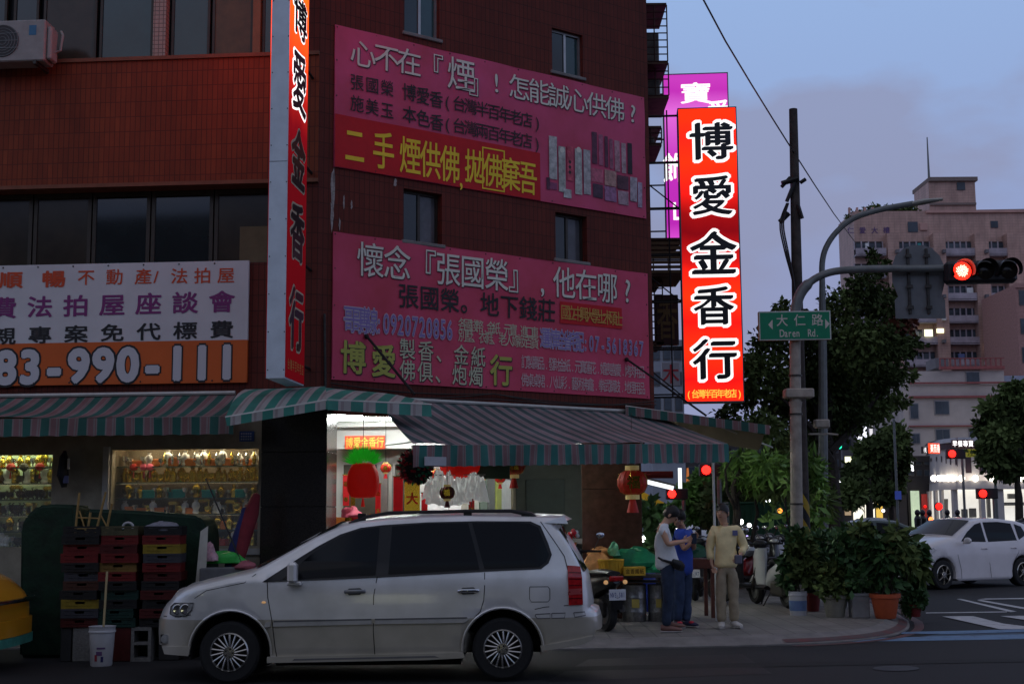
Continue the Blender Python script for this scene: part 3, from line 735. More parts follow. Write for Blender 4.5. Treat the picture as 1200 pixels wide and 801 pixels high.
b2 = banner('pink_banner', 'lower pink banner with phone numbers above the centre awning', t0, t1, 3.40, 5.37, PKR)
lines(b2, [
    ('懷念『張國榮』,他在哪?', (434, 305), (735, 340), .44, .50, WPR, .008, 'shadow'),
    ('張國榮。地下錢莊', (478, 347), (640, 364), .34, .36, BPR, .018, ''),
    ('哥哥專線:0920720856', (409, 374), (526, 386), .20, .38, mat('white_print_edge', (.5, .42, .5), .6, var=0), .045, ''),
    ('各國錢幣.金紙.元寶.進口車', (541, 380), (626, 390), .15, .19, CPR, .006, ''),
    ('別墅、衣鞋、老人嫁妝百貨', (541, 393), (626, 402), .15, .19, CPR, .006, ''),
    ('運動車全省宅配:07-5618367', (637, 396), (751, 408), .17, .32, mat('white_print_edge', (.5, .42, .5), .6, var=0), .045, ''),
    ('博愛', (413, 419), (449, 423), .40, .46, YGP, .028, 'shadow'),
    ('製香、金紙', (477, 409), (560, 418), .26, .30, CPR, .012, 'shadow'),
    ('佛俱、炮燭', (477, 434), (557, 441), .26, .30, CPR, .012, 'shadow'),
    ('行', (587, 434), (587, 434), .40, .46, YGP, .028, 'shadow'),
    ('訂製壽品.發財金紙.元寶蓮花.婚喪喜慶.烤肉用品', (614, 424), (752, 436), .13, .21, GPR, .004, ''),
    ('佛桌桌裙.八仙彩.藝術佛龕.拳武獅鼓.地理用品', (614, 445), (752, 455), .13, .21, GPR, .004, ''),
], t0)
m = MB(); bline(m, FC, '哥哥專線:0920720856', (409, 374), (526, 386), .20, .38, YB - .007, .005, t0); m.build('lettering', LPR, b2)
m = MB(); bline(m, FC, '運動車全省宅配:07-5618367', (637, 396), (751, 408), .17, .32, YB - .007, .004, t0); m.build('lettering', LPR, b2)
r_ = pr(656, 357, 728, 382); m = MB(); m.box(r_[0], r_[1], YB - .004, YB - .001, r_[2], r_[3]); m.build('crimson_box', CRM, b2)
m = MB(); bline(m, FC, '國立中興大學土木碩士', (662, 366), (724, 374), .19, .24, YB - .007, .015, t0); m.build('lettering', mat('gold_banner_print', (.5, .26, .05), .6, var=0), b2)

def wrinkle(th, ph):
    for c in th.children:
        if c.name.startswith('eyelets'): continue
        for v in c.data.vertices:
            x, z = v.co.x, v.co.z
            if v.co.y < -.008: v.co.y += .5 * (-.013 - .010 * math.sin(x * 4.1 + z * 1.3 + ph) - .008 * math.sin(x * 9.3 - z * 5.2 + ph) * math.sin(z * 3.1 + ph) - .007 * math.sin(z * 7.0 + x * 1.7))
        c.data.update()
wrinkle(b1, 0); wrinkle(b2, 2)
# orange and white billboard on the left front
oz0, oz1 = FL.L(150, 450, .03)[1], FL.L(150, 308.5, .03)[1]
ox1 = FL.L(291, 380, .03)[0]; ox0 = -7.6
OB = fthing('property_billboard', 'white and orange property auction billboard with purple characters and a phone number', 'billboard', FL, ox0, -.03, 0)
om = FL.L(150, 399, .03)[1] if False else FL.L(150, 400.5, .03)[1]
MB().box(0, ox1 - ox0, -.03, .02, om, oz1).build('white_panel', mat('white_billboard_vinyl', (.60, .60, .61), .6, var=.08, scale=1.5), OB)
MB().box(0, ox1 - ox0, -.03, .02, oz0, om - .0005).build('orange_panel', mat('orange_billboard_vinyl', (.62, .12, .02), .6, var=.08, scale=1.5), OB)
ORP = mat('orange_print', (.55, .07, .02), .6, var=0); PUP = mat('purple_print', (.20, .03, .16), .6, var=0)
def oline(s, p0, p1, ew, eh, mt, off, y=-.036, fr=FL):
    a = fr.L(*p0, .06); b_ = fr.L(*p1, .06); m = MB()
    for i, ch in enumerate(s):
        k = i / max(1, len(s) - 1)
        put(m, ch, a[0] + (b_[0] - a[0]) * k - ox0, a[1] + (b_[1] - a[1]) * k, ew, eh, y, off)
    m.build('lettering', mt, OB)
oline('順暢', (13, 328), (63, 327), .33, .23, ORP, .035)
oline('不動產', (101, 325), (168, 324), .24, .22, ORP, .018)
oline('/法拍屋', (183, 324), (265, 322.5), .24, .22, ORP, .018)
oline('免費法拍屋座談會', (-37, 362), (260, 353.5), .36, .30, PUP, .028)
oline('貼親專案免代標費', (-37, 395), (260, 386), .33, .24, BPR, .028)
oline('0983-990-111', (-50, 430.5), (266, 422.5), .62, .63, BPR, .085, -.034)
oline('0983-990-111', (-50, 430.5), (266, 422.5), .58, .60, mat('white_billboard_print', (.58, .58, .60), .6, var=0), .055, -.038)
m = MB(); [m.ball(((ox1 - ox0) * i / 14 + .02, -.032, z), .012, n=6, m=4) for i in range(14) for z in (oz0 + .03, oz1 - .03)]; m.build('rivets', STEEL, OB)

# =====================================================================
#  GROUND
# =====================================================================
def speck_mat(name, col, rough, c2, scale=180, big=.35, bump=.25, spec=.4):
    m = mat(name, col, rough, var=0, spec=spec); t, b = nodes_of(m)
    tcn = t.nodes.new('ShaderNodeTexCoord')
    n1 = t.nodes.new('ShaderNodeTexNoise'); n1.inputs['Scale'].default_value = scale; n1.inputs['Detail'].default_value = 2
    n2 = t.nodes.new('ShaderNodeTexNoise'); n2.inputs['Scale'].default_value = big; n2.inputs['Detail'].default_value = 9; n2.inputs['Roughness'].default_value = .65
    for n in (n1, n2): t.links.new(tcn.outputs['Object'], n.inputs['Vector'])
    r1 = t.nodes.new('ShaderNodeValToRGB'); r1.color_ramp.elements[0].position = .35; r1.color_ramp.elements[1].position = .72
    r1.color_ramp.elements[0].color = (*col, 1); r1.color_ramp.elements[1].color = (*c2, 1)
    r2_ = t.nodes.new('ShaderNodeValToRGB'); r2_.color_ramp.elements[0].position = .3; r2_.color_ramp.elements[1].position = .7
    r2_.color_ramp.elements[0].color = (.62, .62, .62, 1); r2_.color_ramp.elements[1].color = (1.15, 1.15, 1.15, 1)
    mm = t.nodes.new('ShaderNodeMix'); mm.data_type = 'RGBA'; mm.blend_type = 'MULTIPLY'; mm.inputs['Factor'].default_value = 1
    t.links.new(n1.outputs['Fac'], r1.inputs[0]); t.links.new(n2.outputs['Fac'], r2_.inputs[0])
    t.links.new(r1.outputs[0], mm.inputs[6]); t.links.new(r2_.outputs[0], mm.inputs[7]); t.links.new(mm.outputs[2], b.inputs['Base Color'])
    rr = t.nodes.new('ShaderNodeMapRange'); rr.inputs['To Min'].default_value = rough - .25; rr.inputs['To Max'].default_value = rough + .1
    t.links.new(n2.outputs['Fac'], rr.inputs['Value']); t.links.new(rr.outputs[0], b.inputs['Roughness'])
    bp = t.nodes.new('ShaderNodeBump'); bp.inputs['Strength'].default_value = bump; bp.inputs['Distance'].default_value = .006
    t.links.new(n1.outputs['Fac'], bp.inputs['Height']); t.links.new(bp.outputs[0], b.inputs['Normal'])
    return m
ASPH = speck_mat('asphalt', (.022, .022, .023), .85, (.044, .044, .046), spec=.15)
KERB = mat('kerb_concrete', (.19, .18, .17), .85, var=.3, scale=3, bump=.3)
m = MB(); m.quad((-900, -400, 0), (900, -400, 0), (900, 1500, 0), (-900, 1500, 0)); m.build('road', ASPH, kind='structure')
# pavement: the corner plaza, slightly raised, paved with small tiles
PAV = tile_mat('pavement_tile', (.20, .195, .185), (.24, .23, .22), (.11, .105, .10), w=.3, h=.3, rough=.75, msize=.008, bump=.2)
t_, b_ = nodes_of(PAV)
for l in list(t_.links):
    if l.to_socket.name == 'Y' and l.from_node.type == 'SEPXYZ': t_.links.remove(l)
cbn = [n for n in t_.nodes if n.type == 'COMBXYZ'][0]; spn = [n for n in t_.nodes if n.type == 'SEPXYZ'][0]
for l in list(t_.links):
    if l.to_node == cbn: t_.links.remove(l)
t_.links.new(spn.outputs['X'], cbn.inputs['X']); t_.links.new(spn.outputs['Y'], cbn.inputs['Y'])
kp = [(-40, 19.9), (-10, 17.6), (-3, 17.05), (.6, 16.75), (2.2, 16.92), (3.4, 17.15), (4.35, 17.6), (5.05, 18.35), (5.55, 19.4), (5.9, 20.6), (6.3, 23.0), (7.1, 34), (9.4, 64), (13, 110)]
def smooth(pts, n=5):
    out_ = []
    for i in range(len(pts) - 1):
        p0, p1, p2, p3 = pts[max(i - 1, 0)], pts[i], pts[i + 1], pts[min(i + 2, len(pts) - 1)]
        for k in range(n):
            t = k / n
            out_.append(tuple(.5 * (2 * p1[c] + (p2[c] - p0[c]) * t + (2 * p0[c] - 5 * p1[c] + 4 * p2[c] - p3[c]) * t * t + (3 * p1[c] - p0[c] - 3 * p2[c] + p3[c]) * t ** 3) for c in range(len(p1))))
    out_.append(tuple(pts[-1])); return out_
K = kp[:3] + smooth(kp[3:10]) + kp[10:]
def offs(P, d):
    o_ = []
    for i, p in enumerate(P):
        a = Vector(P[max(i - 1, 0)]); b = Vector(P[min(i + 1, len(P) - 1)]); t = (b - a).normalized(); o_.append((p[0] - t.y * d, p[1] + t.x * d))
    return o_
KI = offs(K, .34)
m = MB(); m.slab([*KI, (-10, 110), (-40, 60)], .0, SW); o = m.build('pavement', PAV, kind='structure')
segs = []
m = MB()
for i in range(len(K) - 1):
    a, b, c, d = K[i], K[i + 1], KI[i + 1], KI[i]
    m.add([(*a, -.01), (*a, .018), (*b, -.01), (*b, .018), (*c, SW + .004), (*d, SW + .004)], [(0, 2, 3, 1), (1, 3, 4, 5)])
m.build('kerb', KERB, kind='structure')
# red painted edge on the curve and gutter
def ribbon(name, P, w, z, mt, **kw):
    Q = offs(P, w); m = MB()
    for i in range(len(P) - 1): m.quad((*P[i], z), (*P[i + 1], z), (*Q[i + 1], z), (*Q[i], z))
    return m.build(name, mt, kind='structure', **kw)
def worn(name, col, dark, scale=5, cut=.42):
    m = mat(name, col, .7, var=0); t, b = nodes_of(m)
    tcn = t.nodes.new('ShaderNodeTexCoord'); n = t.nodes.new('ShaderNodeTexNoise'); n.inputs['Scale'].default_value = scale; n.inputs['Detail'].default_value = 10; n.inputs['Roughness'].default_value = .75
    t.links.new(tcn.outputs['Object'], n.inputs['Vector'])
    r_ = t.nodes.new('ShaderNodeValToRGB'); r_.color_ramp.elements[0].position = cut - .06; r_.color_ramp.elements[1].position = cut + .08
    r_.color_ramp.elements[0].color = (*dark, 1); r_.color_ramp.elements[1].color = (*col, 1)
    t.links.new(n.outputs['Fac'], r_.inputs[0]); t.links.new(r_.outputs[0], b.inputs['Base Color']); return m
KRED = worn('worn_red_kerb_paint', (.14, .04, .04), (.09, .06, .06), 4, .52)
WMK = worn('worn_white_marking', (.50, .50, .51), (.14, .14, .145), 3, .40)
BMK = worn('worn_blue_marking', (.12, .22, .36), (.06, .08, .11), 2.5, .40)
RP = smooth([tuple(G(900, 752)[:2]), tuple(G(985, 747)[:2]), tuple(G(1045, 741)[:2]), tuple(G(1078, 735)[:2]), tuple(G(1098, 727)[:2]), tuple(G(1103, 721)[:2]), tuple(G(1098, 714)[:2])], 5)
i0 = min(range(len(K)), key=lambda i: (K[i][0] - 3.4) ** 2 + (K[i][1] - 17.15) ** 2)
ribbon('red_kerb_line', [(x + .0, y) for x, y in offs(K[i0:i0 + 24], -.20)], .13, .006, KRED)
m = MB(); q = offs(K[i0:i0 + 24], .03); q2 = offs(K[i0:i0 + 24], .15)
for i in range(len(q) - 1): m.quad((*q[i], .032), (*q[i + 1], .032), (*q2[i + 1], .063), (*q2[i], .063))
m.build('red_kerb_top', KRED, kind='structure')
def gpoly(name, pts, mt, z=.004):
    m = MB(); m.add([(*G(x, y, 0)[:2], z) for x, y in pts], [list(range(len(pts)))]); return m.build(name, mt, kind='structure')
gpoly('blue_road_line', [(974, 751.8), (1075, 750.5), (1260, 747.5), (1260, 741.5), (1100, 745), (974, 749.2)], BMK)
gpoly('blue_road_line', [(1056, 742.6), (1110, 743), (1260, 738.5), (1260, 735), (1150, 738.5), (1056, 740.5)], BMK, .008)
gpoly('blue_road_patch', [(1066, 747.5), (1200, 743), (1200, 740), (1100, 742.5)], mat('dark_blue_marking', (.05, .08, .12), .8, var=.2), .002)
gpoly('white_road_stripe', [(1104, 722.5), (1140, 722), (1260, 741), (1260, 735.4), (1172, 738.5)][0:2] + [(1176, 731), (1250, 740), (1215, 737.5), (1172, 737.6)], WMK, .012)
gpoly('white_road_stripe', [(1172, 722), (1215, 721.5), (1290, 733), (1240, 733)], WMK, .012)
gpoly('white_road_line', [(1121, 701.5), (1126, 701.2), (1192, 716.2), (1184, 716.8)], WMK, .004)
gpoly('white_road_line', [(1145, 703.5), (1150, 702.8), (1260, 722), (1250, 723)], WMK, .008)
gpoly('white_road_line', [(1145, 702.6), (1155, 701.4), (1260, 700), (1260, 701.5)], WMK, .012)
gpoly('white_road_line', [(1085, 718.3), (1085, 717.3), (1180, 716), (1180, 717)], WMK, .004)
gpoly('asphalt_patch', [(690, 772), (870, 766), (905, 789), (640, 798)], speck_mat('patched_asphalt', (.014, .014, .015), .7, (.03, .03, .032), spec=.2), .003)
gpoly('asphalt_patch', [(560, 783), (900, 776), (1260, 770), (1260, 774), (905, 781), (570, 788)], speck_mat('trench_asphalt', (.018, .018, .018), .85, (.035, .035, .035), spec=.15), .0045)
gpoly('manhole_cover', [(1050 + 28 * math.cos(a * .524), 783 + 3.2 * math.sin(a * .524)) for a in range(12)], mat('manhole_iron', (.03, .03, .032), .5, metal=.5, var=.3), .0065)

# =====================================================================
#  AWNINGS
# =====================================================================
def stripe_mat(name, cols, period, axis='X', rough=.7):
    m = mat(name, (.3, .3, .3), rough, var=0); t, b = nodes_of(m)
    tcn = t.nodes.new('ShaderNodeTexCoord'); sp = t.nodes.new('ShaderNodeSeparateXYZ'); t.links.new(tcn.outputs['Object'], sp.inputs[0])
    dv = t.nodes.new('ShaderNodeMath'); dv.operation = 'DIVIDE'; dv.inputs[1].default_value = period; t.links.new(sp.outputs[axis], dv.inputs[0])
    fr = t.nodes.new('ShaderNodeMath'); fr.operation = 'FRACT'; t.links.new(dv.outputs[0], fr.inputs[0])
    r_ = t.nodes.new('ShaderNodeValToRGB'); cr = r_.color_ramp; cr.interpolation = 'CONSTANT'
    cr.elements[0].position = 0; cr.elements[0].color = (*cols[0][1], 1); cr.elements[1].position = cols[1][0]; cr.elements[1].color = (*cols[1][1], 1)
    for p, c in cols[2:]: e = cr.elements.new(p); e.color = (*c, 1)
    t.links.new(fr.outputs[0], r_.inputs[0])
    n = t.nodes.new('ShaderNodeTexNoise'); n.inputs['Scale'].default_value = 2.0; n.inputs['Detail'].default_value = 8; t.links.new(tcn.outputs['Object'], n.inputs['Vector'])
    r3 = t.nodes.new('ShaderNodeValToRGB'); r3.color_ramp.elements[0].position = .35; r3.color_ramp.elements[1].position = .7; r3.color_ramp.elements[0].color = (.62, .60, .58, 1); r3.color_ramp.elements[1].color = (1, 1, 1, 1)
    t.links.new(n.outputs['Fac'], r3.inputs[0])
    mm = t.nodes.new('ShaderNodeMix'); mm.data_type = 'RGBA'; mm.blend_type = 'MULTIPLY'; mm.inputs['Factor'].default_value = 1
    t.links.new(r_.outputs[0], mm.inputs[6]); t.links.new(r3.outputs[0], mm.inputs[7]); t.links.new(mm.outputs[2], b.inputs['Base Color'])
    b.inputs['Subsurface Weight'].default_value = 0.0
    return m
GRN, PNK, LTE = (.022, .12, .10), (.24, .13, .135), (.25, .215, .21)
AWN = stripe_mat('striped_awning_cloth', [(0, GRN), (.44, LTE), (.52, PNK), (.80, LTE), (.88, PNK), (.94, LTE)], .235)
AWC = stripe_mat('faded_blue_striped_cloth', [(0, (.055, .10, .105)), (.44, (.28, .26, .27)), (.55, (.27, .19, .20)), (.8, (.28, .26, .27)), (.92, (.16, .16, .17))], .225)
AWV = stripe_mat('striped_valance_cloth', [(0, (.035, .17, .15)), (.46, LTE), (.54, PNK), (.80, LTE), (.88, PNK), (.94, LTE)], .225)
AWB = stripe_mat('bright_striped_cloth', [(0, (.05, .27, .21)), (.5, (.46, .44, .42)), (.60, (.36, .30, .30)), (.72, (.46, .44, .42))], .24)
TUBE = mat('pale_awning_tube', (.45, .45, .42), .45, metal=.4, var=.15)
def awning(label, fr, t0, t1, zt, f0, f1, drop, out, cloth, val, n=24, nj=6, sag=.05, name='striped_awning', sideopen=0):
    """fr wall frame; top edge at height zt from t0..t1, front edge from (f0, z) to (f1, z) at distance out"""
    a = fthing(name, label, 'awning', fr, t0, 0, 0)
    m = MB(); vs = []; fs = []
    for j in range(nj + 1):
        v = j / nj
        for i in range(n + 1):
            u = i / n
            x = (t0 + (t1 - t0) * u) * (1 - v) + (f0[0] + (f1[0] - f0[0]) * u) * v - t0
            z = zt * (1 - v) + (f0[1] + (f1[1] - f0[1]) * u) * v - sag * math.sin(math.pi * v) * (1 + .5 * math.sin(u * 17 + 1)) + .010 * math.sin(u * 40) * v + .016 * math.sin(u * 9.5 + 2) * v
            y = -.03 - (out - .03) * v
            vs.append((x, y, z))
    for j in range(nj):
        for i in range(n): q = j * (n + 1) + i; fs.append((q, q + 1, q + n + 2, q + n + 1))
    m.add(vs, fs); m.build('canopy', cloth, a, True)
    m = MB(); vs = []; fs = []; k = 3; nn = n * 4
    for j in range(k + 1):
        for i in range(nn + 1):
            u = i / nn; scal = .012 * abs(math.sin(u * nn * .25 * math.pi)) if j == k else 0
            vs.append((f0[0] + (f1[0] - f0[0]) * u - t0, -out - .002 + (.014 * math.sin(u * nn * .8) + .02 * math.sin(u * 23)) * j / k, f0[1] + (f1[1] - f0[1]) * u - .004 - drop * j / k + scal))
    for j in range(k):
        for i in range(nn): q = j * (nn + 1) + i; fs.append((q, q + nn + 1, q + nn + 2, q + 1))
    m.add(vs, fs); m.build('valance', val, a, True)
    MB().tube([(f0[0] - t0, -out + .02, f0[1] - .02), (f1[0] - t0, -out + .02, f1[1] - .02)], .02, 8).build('front_bar', TUBE, a)
    MB().tube([(0, -.05, zt + .02), (t1 - t0, -.05, zt + .02)], .03, 8).build('roller', TUBE, a)
    return a
# left awning
zt = FL.L(150, 464)[1]; zf = FL.L(150, 488.5, 1.15)[1]; zfb = FL.L(150, 510, 1.15)[1]
aL = awning('green and pink striped awning over the left display windows', FL, -9.5, -1.05, zt, (-9.5, zf), (FL.L(274, 480, 1.15)[0], zf), zf - zfb, 1.15, AWN, AWN, 40)
# centre awning, pulled down low
tl = FC.L(442, 475)[0]; tr = TE - .05
zt = FC.L(590, 476)[1]
fl_ = FC.L(484, 521, 1.75); frr = FC.L(846, 521, 1.62)
aC = awning('long blue-grey striped awning pulled low over the shop opening', FC, tl, tr, zt, (fl_[0], fl_[1] ), (frr[0], FC.L(846, 519, 1.75)[1]), .27, 1.75, AWC, AWV, 36, sag=.03)
for px0_, py0_, px1_, py1_ in ((430, 394, 486, 462), (735, 421, 828, 487)):
    a = FC.L(px0_, py0_, .06); b = FC.L(px1_, py1_, .9)
    MB().tube([(a[0] - tl, -.06, a[1]), (b[0] - tl, -.9, b[1])], .018, 6).ball((a[0] - tl, -.05, a[1]), .035, n=8, m=5).build('stay_rod', RODM, aC)
lb = FC.L(519, 540, 1.77)
MB().box(lb[0] - tl - .27, lb[0] - tl + .04, -1.79, -1.765, lb[1] - .06, lb[1] + .05, .003).build('cloth_patch', mat('pale_patch', (.42, .42, .45), .7), aC)
MB().tube([(.1, -.06, zt - .6), ((fl_[0] - tl) * .8, -1.6, fl_[1] + .05)], .016, 6).tube([(tr - tl - .2, -.06, zt - .6), (frr[0] - tl - .2, -1.5, fl_[1] + .1)], .016, 6).build('folding_arm', TUBE, aC)
# long side awning flap seen behind centre awning's left edge: small bright corner awning
P = lambda px, py, Y: PY(px, py, Y)
CA = thing('corner_awning', 'small bright green and white striped awning under the left projecting sign', 'awning', FL.W(-.5, 0, 0), R(-4.3))
def loc_(p, th): return Matrix.Rotation(-th.rotation_euler.z, 3, 'Z') @ (Vector(p) - Vector(th.location))
q = [P(287, 456, 17.35), P(380, 453.5, 17.3), P(383, 470, 15.95), P(264, 489, 15.8)]
q2 = [P(380, 453.5, 17.3), P(503, 478, 18.2), P(505, 474, 17.6), P(383, 466, 15.95)]
def sheet(par, q, mt, n=10, k=5, bulge=.08, name='canopy'):
    q = [loc_(p, par) for p in q]; m = MB(); vs = []; fs = []
    for j in range(k + 1):
        for i in range(n + 1):
            u, v = i / n, j / k
            p = (q[0] * (1 - u) + q[1] * u) * (1 - v) + (q[3] * (1 - u) + q[2] * u) * v
            p = p + Vector((0, 0, bulge * math.sin(math.pi * v))); vs.append(tuple(p))
    for j in range(k):
        for i in range(n): a_ = j * (n + 1) + i; fs.append((a_, a_ + 1, a_ + n + 2, a_ + n + 1))
    m.add(vs, fs); return m.build(name, mt, par, True)
sheet(CA, q, AWB)
sheet(CA, [P(264, 489, 15.8), P(383, 470, 15.95), P(384, 479, 15.95), P(266, 499, 15.8)], AWB, 14, 2, 0, 'valance')
q2 = [P(380, 453.5, 17.25), P(470, 468, 17.75), P(505, 474, 17.2), P(383, 456, 15.95)]
sheet(CA, [P(372, 453, 17.3), P(430, 459, 17.5), P(505, 473.5, 17.3), P(383, 468, 15.95)], AWB, 10, 4, .04)
sheet(CA, [P(383, 468, 15.95), P(505, 473.5, 17.3), P(506, 488, 17.3), P(384, 480, 15.95)], AWB, 14, 2, 0, 'valance')
m = MB(); m.tube([loc_(P(264, 489, 15.82), CA), loc_(P(383, 469, 15.97), CA), loc_(P(505, 474, 17.32), CA)], .018, 6); m.build('front_bar', TUBE, CA)
# side street awning seen from below
SA = thing('side_awning', 'striped awning with a beige underside sticking out at the right end of the building', 'awning', FT.W(.2, 0, 0), 0)
zs_ = 3.25
q = [PY(733, 477, 20.4), PY(895, 497, 20.0), PY(905, 501, 24.6), PY(775, 487, 25.0)]
def mk(par, pts): return [loc_(p, par) for p in pts]
a_, b_, c_, d_ = PY(733, 476, 20.5), PY(902, 500, 20.1), PY(905, 500, 25.5), PY(770, 486, 26)
c_ = Vector((b_.x + .1, 25.0, b_.z)); d_ = Vector((a_.x + .3, 25.0, a_.z + .05))
sheet(SA, [a_, b_, c_, d_], mat('beige_canvas_underside', (.26, .22, .15), .8, var=.25, scale=1.5), 12, 6, -.0)
sheet(SA, [PY(733, 475.5, 20.45), PY(902, 498, 20.05), PY(902, 509, 20.05), PY(733, 486, 20.45)], AWN, 18, 2, 0, 'valance')
sheet(SA, [PY(780, 488, 21.2), PY(895, 509, 20.9), PY(885, 526, 21.5), PY(800, 513, 22)], mat('beige_canvas_underside', (.26, .22, .15), .8), 10, 5, -.10, 'loose_canvas')
m = MB(); m.tube([loc_(b_, SA), loc_(c_, SA)], .02, 6); m.tube([loc_(a_, SA), loc_(b_, SA)], .02, 6); m.tube([loc_(PY(845, 500, 20.3), SA), loc_(PY(905, 524, 23), SA)], .015, 6); m.build('frame_tube', TUBE, SA)
MB().tube([(0, 0, 0), (0, 0, 2.3)], .02, 8).build('awning_post', mat('white_post_paint', (.62, .62, .60), .4), None, label='thin white post under the right end of the centre awning', cat='post').location = (PY(837, 600, 19.9).x, 19.9, SW)

# =====================================================================
#  ARCADE INTERIOR
# =====================================================================
iY = 20.9
ia = FL.L(545, 560, 0)
def Fp(px, Y, py=580): return PY(px, py, Y)
w1a, w1b = Fp(330, 20.4), Fp(548, 20.4)
SR = thing('shop_room', 'brightly lit white shop walls behind the open corner arcade', 'shop interior', (w1b.x, w1b.y, 0), R(-4.3))
W1 = w1b.x - w1a.x
SHUT = mat('grey_steel_shutter', (.32, .33, .31), .4, metal=.5, var=.1)
m = MB(); m.box(-W1 - 1, -.02, .1, .2, SW, CEIL); m.build('wall', WHITEP, SR)
# side wall going back (parallel to the side street)
m = MB(); m.box(-.10, 0, .0, 9.6, SW, CEIL); m.build('wall', mat('cream_wall_paint', (.62, .60, .52), .6, var=.08), SR)
def px_t(px): # distance back along the side wall for pixel column
    d = ray(px, 590); o = Vector((w1b.x, w1b.y)); dr = Vector((math.sin(R(4.3)), math.cos(R(4.3))))
    # solve k*d = o + s*dr
    det = d.x * (-dr.y) - d.y * (-dr.x); k = (o.x * (-dr.y) - o.y * (-dr.x)) / det; s_ = (d.x * o.y - d.y * o.x) / det
    return s_
cols = [(561, 569, 'green_grey_panel', (.18, .24, .19)), (570, 578, 'shutter', None), (580, 586, 'lime_strip', (.55, .60, .16)), (587, 597, 'white_panel', (.8, .8, .76)), (599, 607, 'beige_panel', (.42, .36, .24)), (608, 614, 'dark_panel', (.14, .14, .11)),
        (616, 622, 'yellow_panel', (.75, .72, .35)), (623, 628, 'cream_panel', (.6, .5, .38)), (630, 634, 'white_panel', (.85, .85, .8)), (636, 641, 'grey_panel', (.35, .33, .28))]
for a, b, nm, c in cols:
    s0, s1 = px_t(a), px_t(b)
    mm_ = SHUT if c is None else mat(nm, c, .5, var=.1)
    pan = MB().box(.002, .03, s0, s1, SW, 2.35, .004).build('wall_panel', mm_, SR)
    if c is None: 
        m = MB(); [m.box(.031, .036, s0 + .01, s1 - .01, .3 + .1 * k, .37 + .1 * k) for k in range(20)]; m.build('slats', SHUT, pan)
m = MB(); m.box(0, 2.6, 9.5, 9.6, SW, CEIL); m.build('wall', mat('dim_green_wall', (.06, .07, .06), .6), SR)
m = MB(); m.box(.25, 1.1, 9.44, 9.5, SW, 2.4, .01); o = m.build('door', mat('dark_green_door', (.03, .045, .04), .5), SR); MB().box(.6, .72, 9.42, 9.44, 1.15, 1.4).build('notice', WHITEP, o)
m = MB(); m.box(0, 2.5, 9.3, 9.4, 1.0, 1.12, .01); m.build('rail', ALU, SR)
m = MB(); [m.box(.02, .1, 1.5 + k * 1.3, 1.62 + k * 1.3, 2.35, CEIL) for k in range(6)]; m.box(.0, .05, 0, 9.4, 2.36, 2.46); m.build('wall_trim', ALU, SR)
# glazed front with steel doors, facing the viewer
def xr(px): return Fp(px, 20.4).x - w1b.x
m = MB(); m.box(xr(440), xr(447), .02, .09, SW, 2.55); m.box(xr(447.5), xr(453), .0, .09, SW, 2.55); m.box(xr(458), xr(462), .02, .09, SW, 2.55); m.box(xr(430), xr(500), .01, .09, 2.4, 2.62); m.build('door_frame', ALU, SR)
MB().box(xr(462.5), xr(478), .04, .07, SW, 2.4).build('door_leaf', mat('dark_bronze_door', (.10, .09, .07), .4, metal=.3), SR)
MB().box(xr(400), xr(440), .04, .08, SW, 2.4).build('door_leaf', mat('dark_bronze_door', (.10, .09, .07), .4, metal=.3), SR)
m = MB(); m.box(xr(500), xr(524), .03, .08, SW, 2.3); m.box(xr(526), xr(542), .03, .08, SW, 2.3); m.build('wall_panel', mat('pale_backlit_panel', (.85, .86, .85), .5, emit=.35), SR)
m = MB(); m.box(xr(398), xr(560), -.35, .1, 2.62, 2.72); m.box(xr(398), xr(560), -.3, .1, 2.95, 3.0); m.build('ceiling_step', WHITEP, SR)
# fascia board with red-gold characters
fx = Fp(403, 20.1); FB = thing('shop_name_board', 'small orange board with gold characters above the shop doorway', 'sign', (Fp(427, 20.1).x, 20.1, PY(437, 522, 20.1).z), R(-4.3))
MB().box(-.30, .30, 0, .04, -.05, .15, .004).build('board', mat('red_board_face', (.75, .07, .02), .5, var=.3, scale=9), FB)
m = MB(); line(m, '博愛金香行', -.23, .23, .05, .115, .16, -.004, .02); m.build('lettering', mat('gold_board_lettering', (.85, .6, .08), .4), FB)
# ceiling lights
for i, (px_, Y, a_, L_) in enumerate(((404, 18.6, 30, .5), (430, 19.4, 0, 1.2), (520, 19.6, 0, 1.2), (600, 20.2, 85, 1.2), (640, 21.8, 85, 1.2), (660, 24.5, 85, 1.2), (668, 27.5, 85, 1.2), (690, 22.5, 85, 1.2))):
    p = Fp(px_, Y); 
    t_ = thing('ceiling_lamp', ['round-ended fluorescent lamp nearest the granite pillar', 'fluorescent lamp over the shop doorway', 'fluorescent lamp above the white bags', 'fluorescent lamp above the steel shutter', 'fluorescent lamp above the yellow panel', 'fluorescent lamp near the far green door', 'farthest fluorescent lamp before the green door', 'fluorescent lamp behind the brown stone column'][i], 'lamp', (p.x, Y, CEIL - .07), R(a_))
    MB().box(-L_ / 2 - .04, L_ / 2 + .04, -.05, .05, .02, .068, .006).build('lamp_housing', WHITEP, t_)
    MB().tube([(-L_ / 2, 0, 0), (L_ / 2, 0, 0)], .019, 8).build('tube', LAMPC, t_)

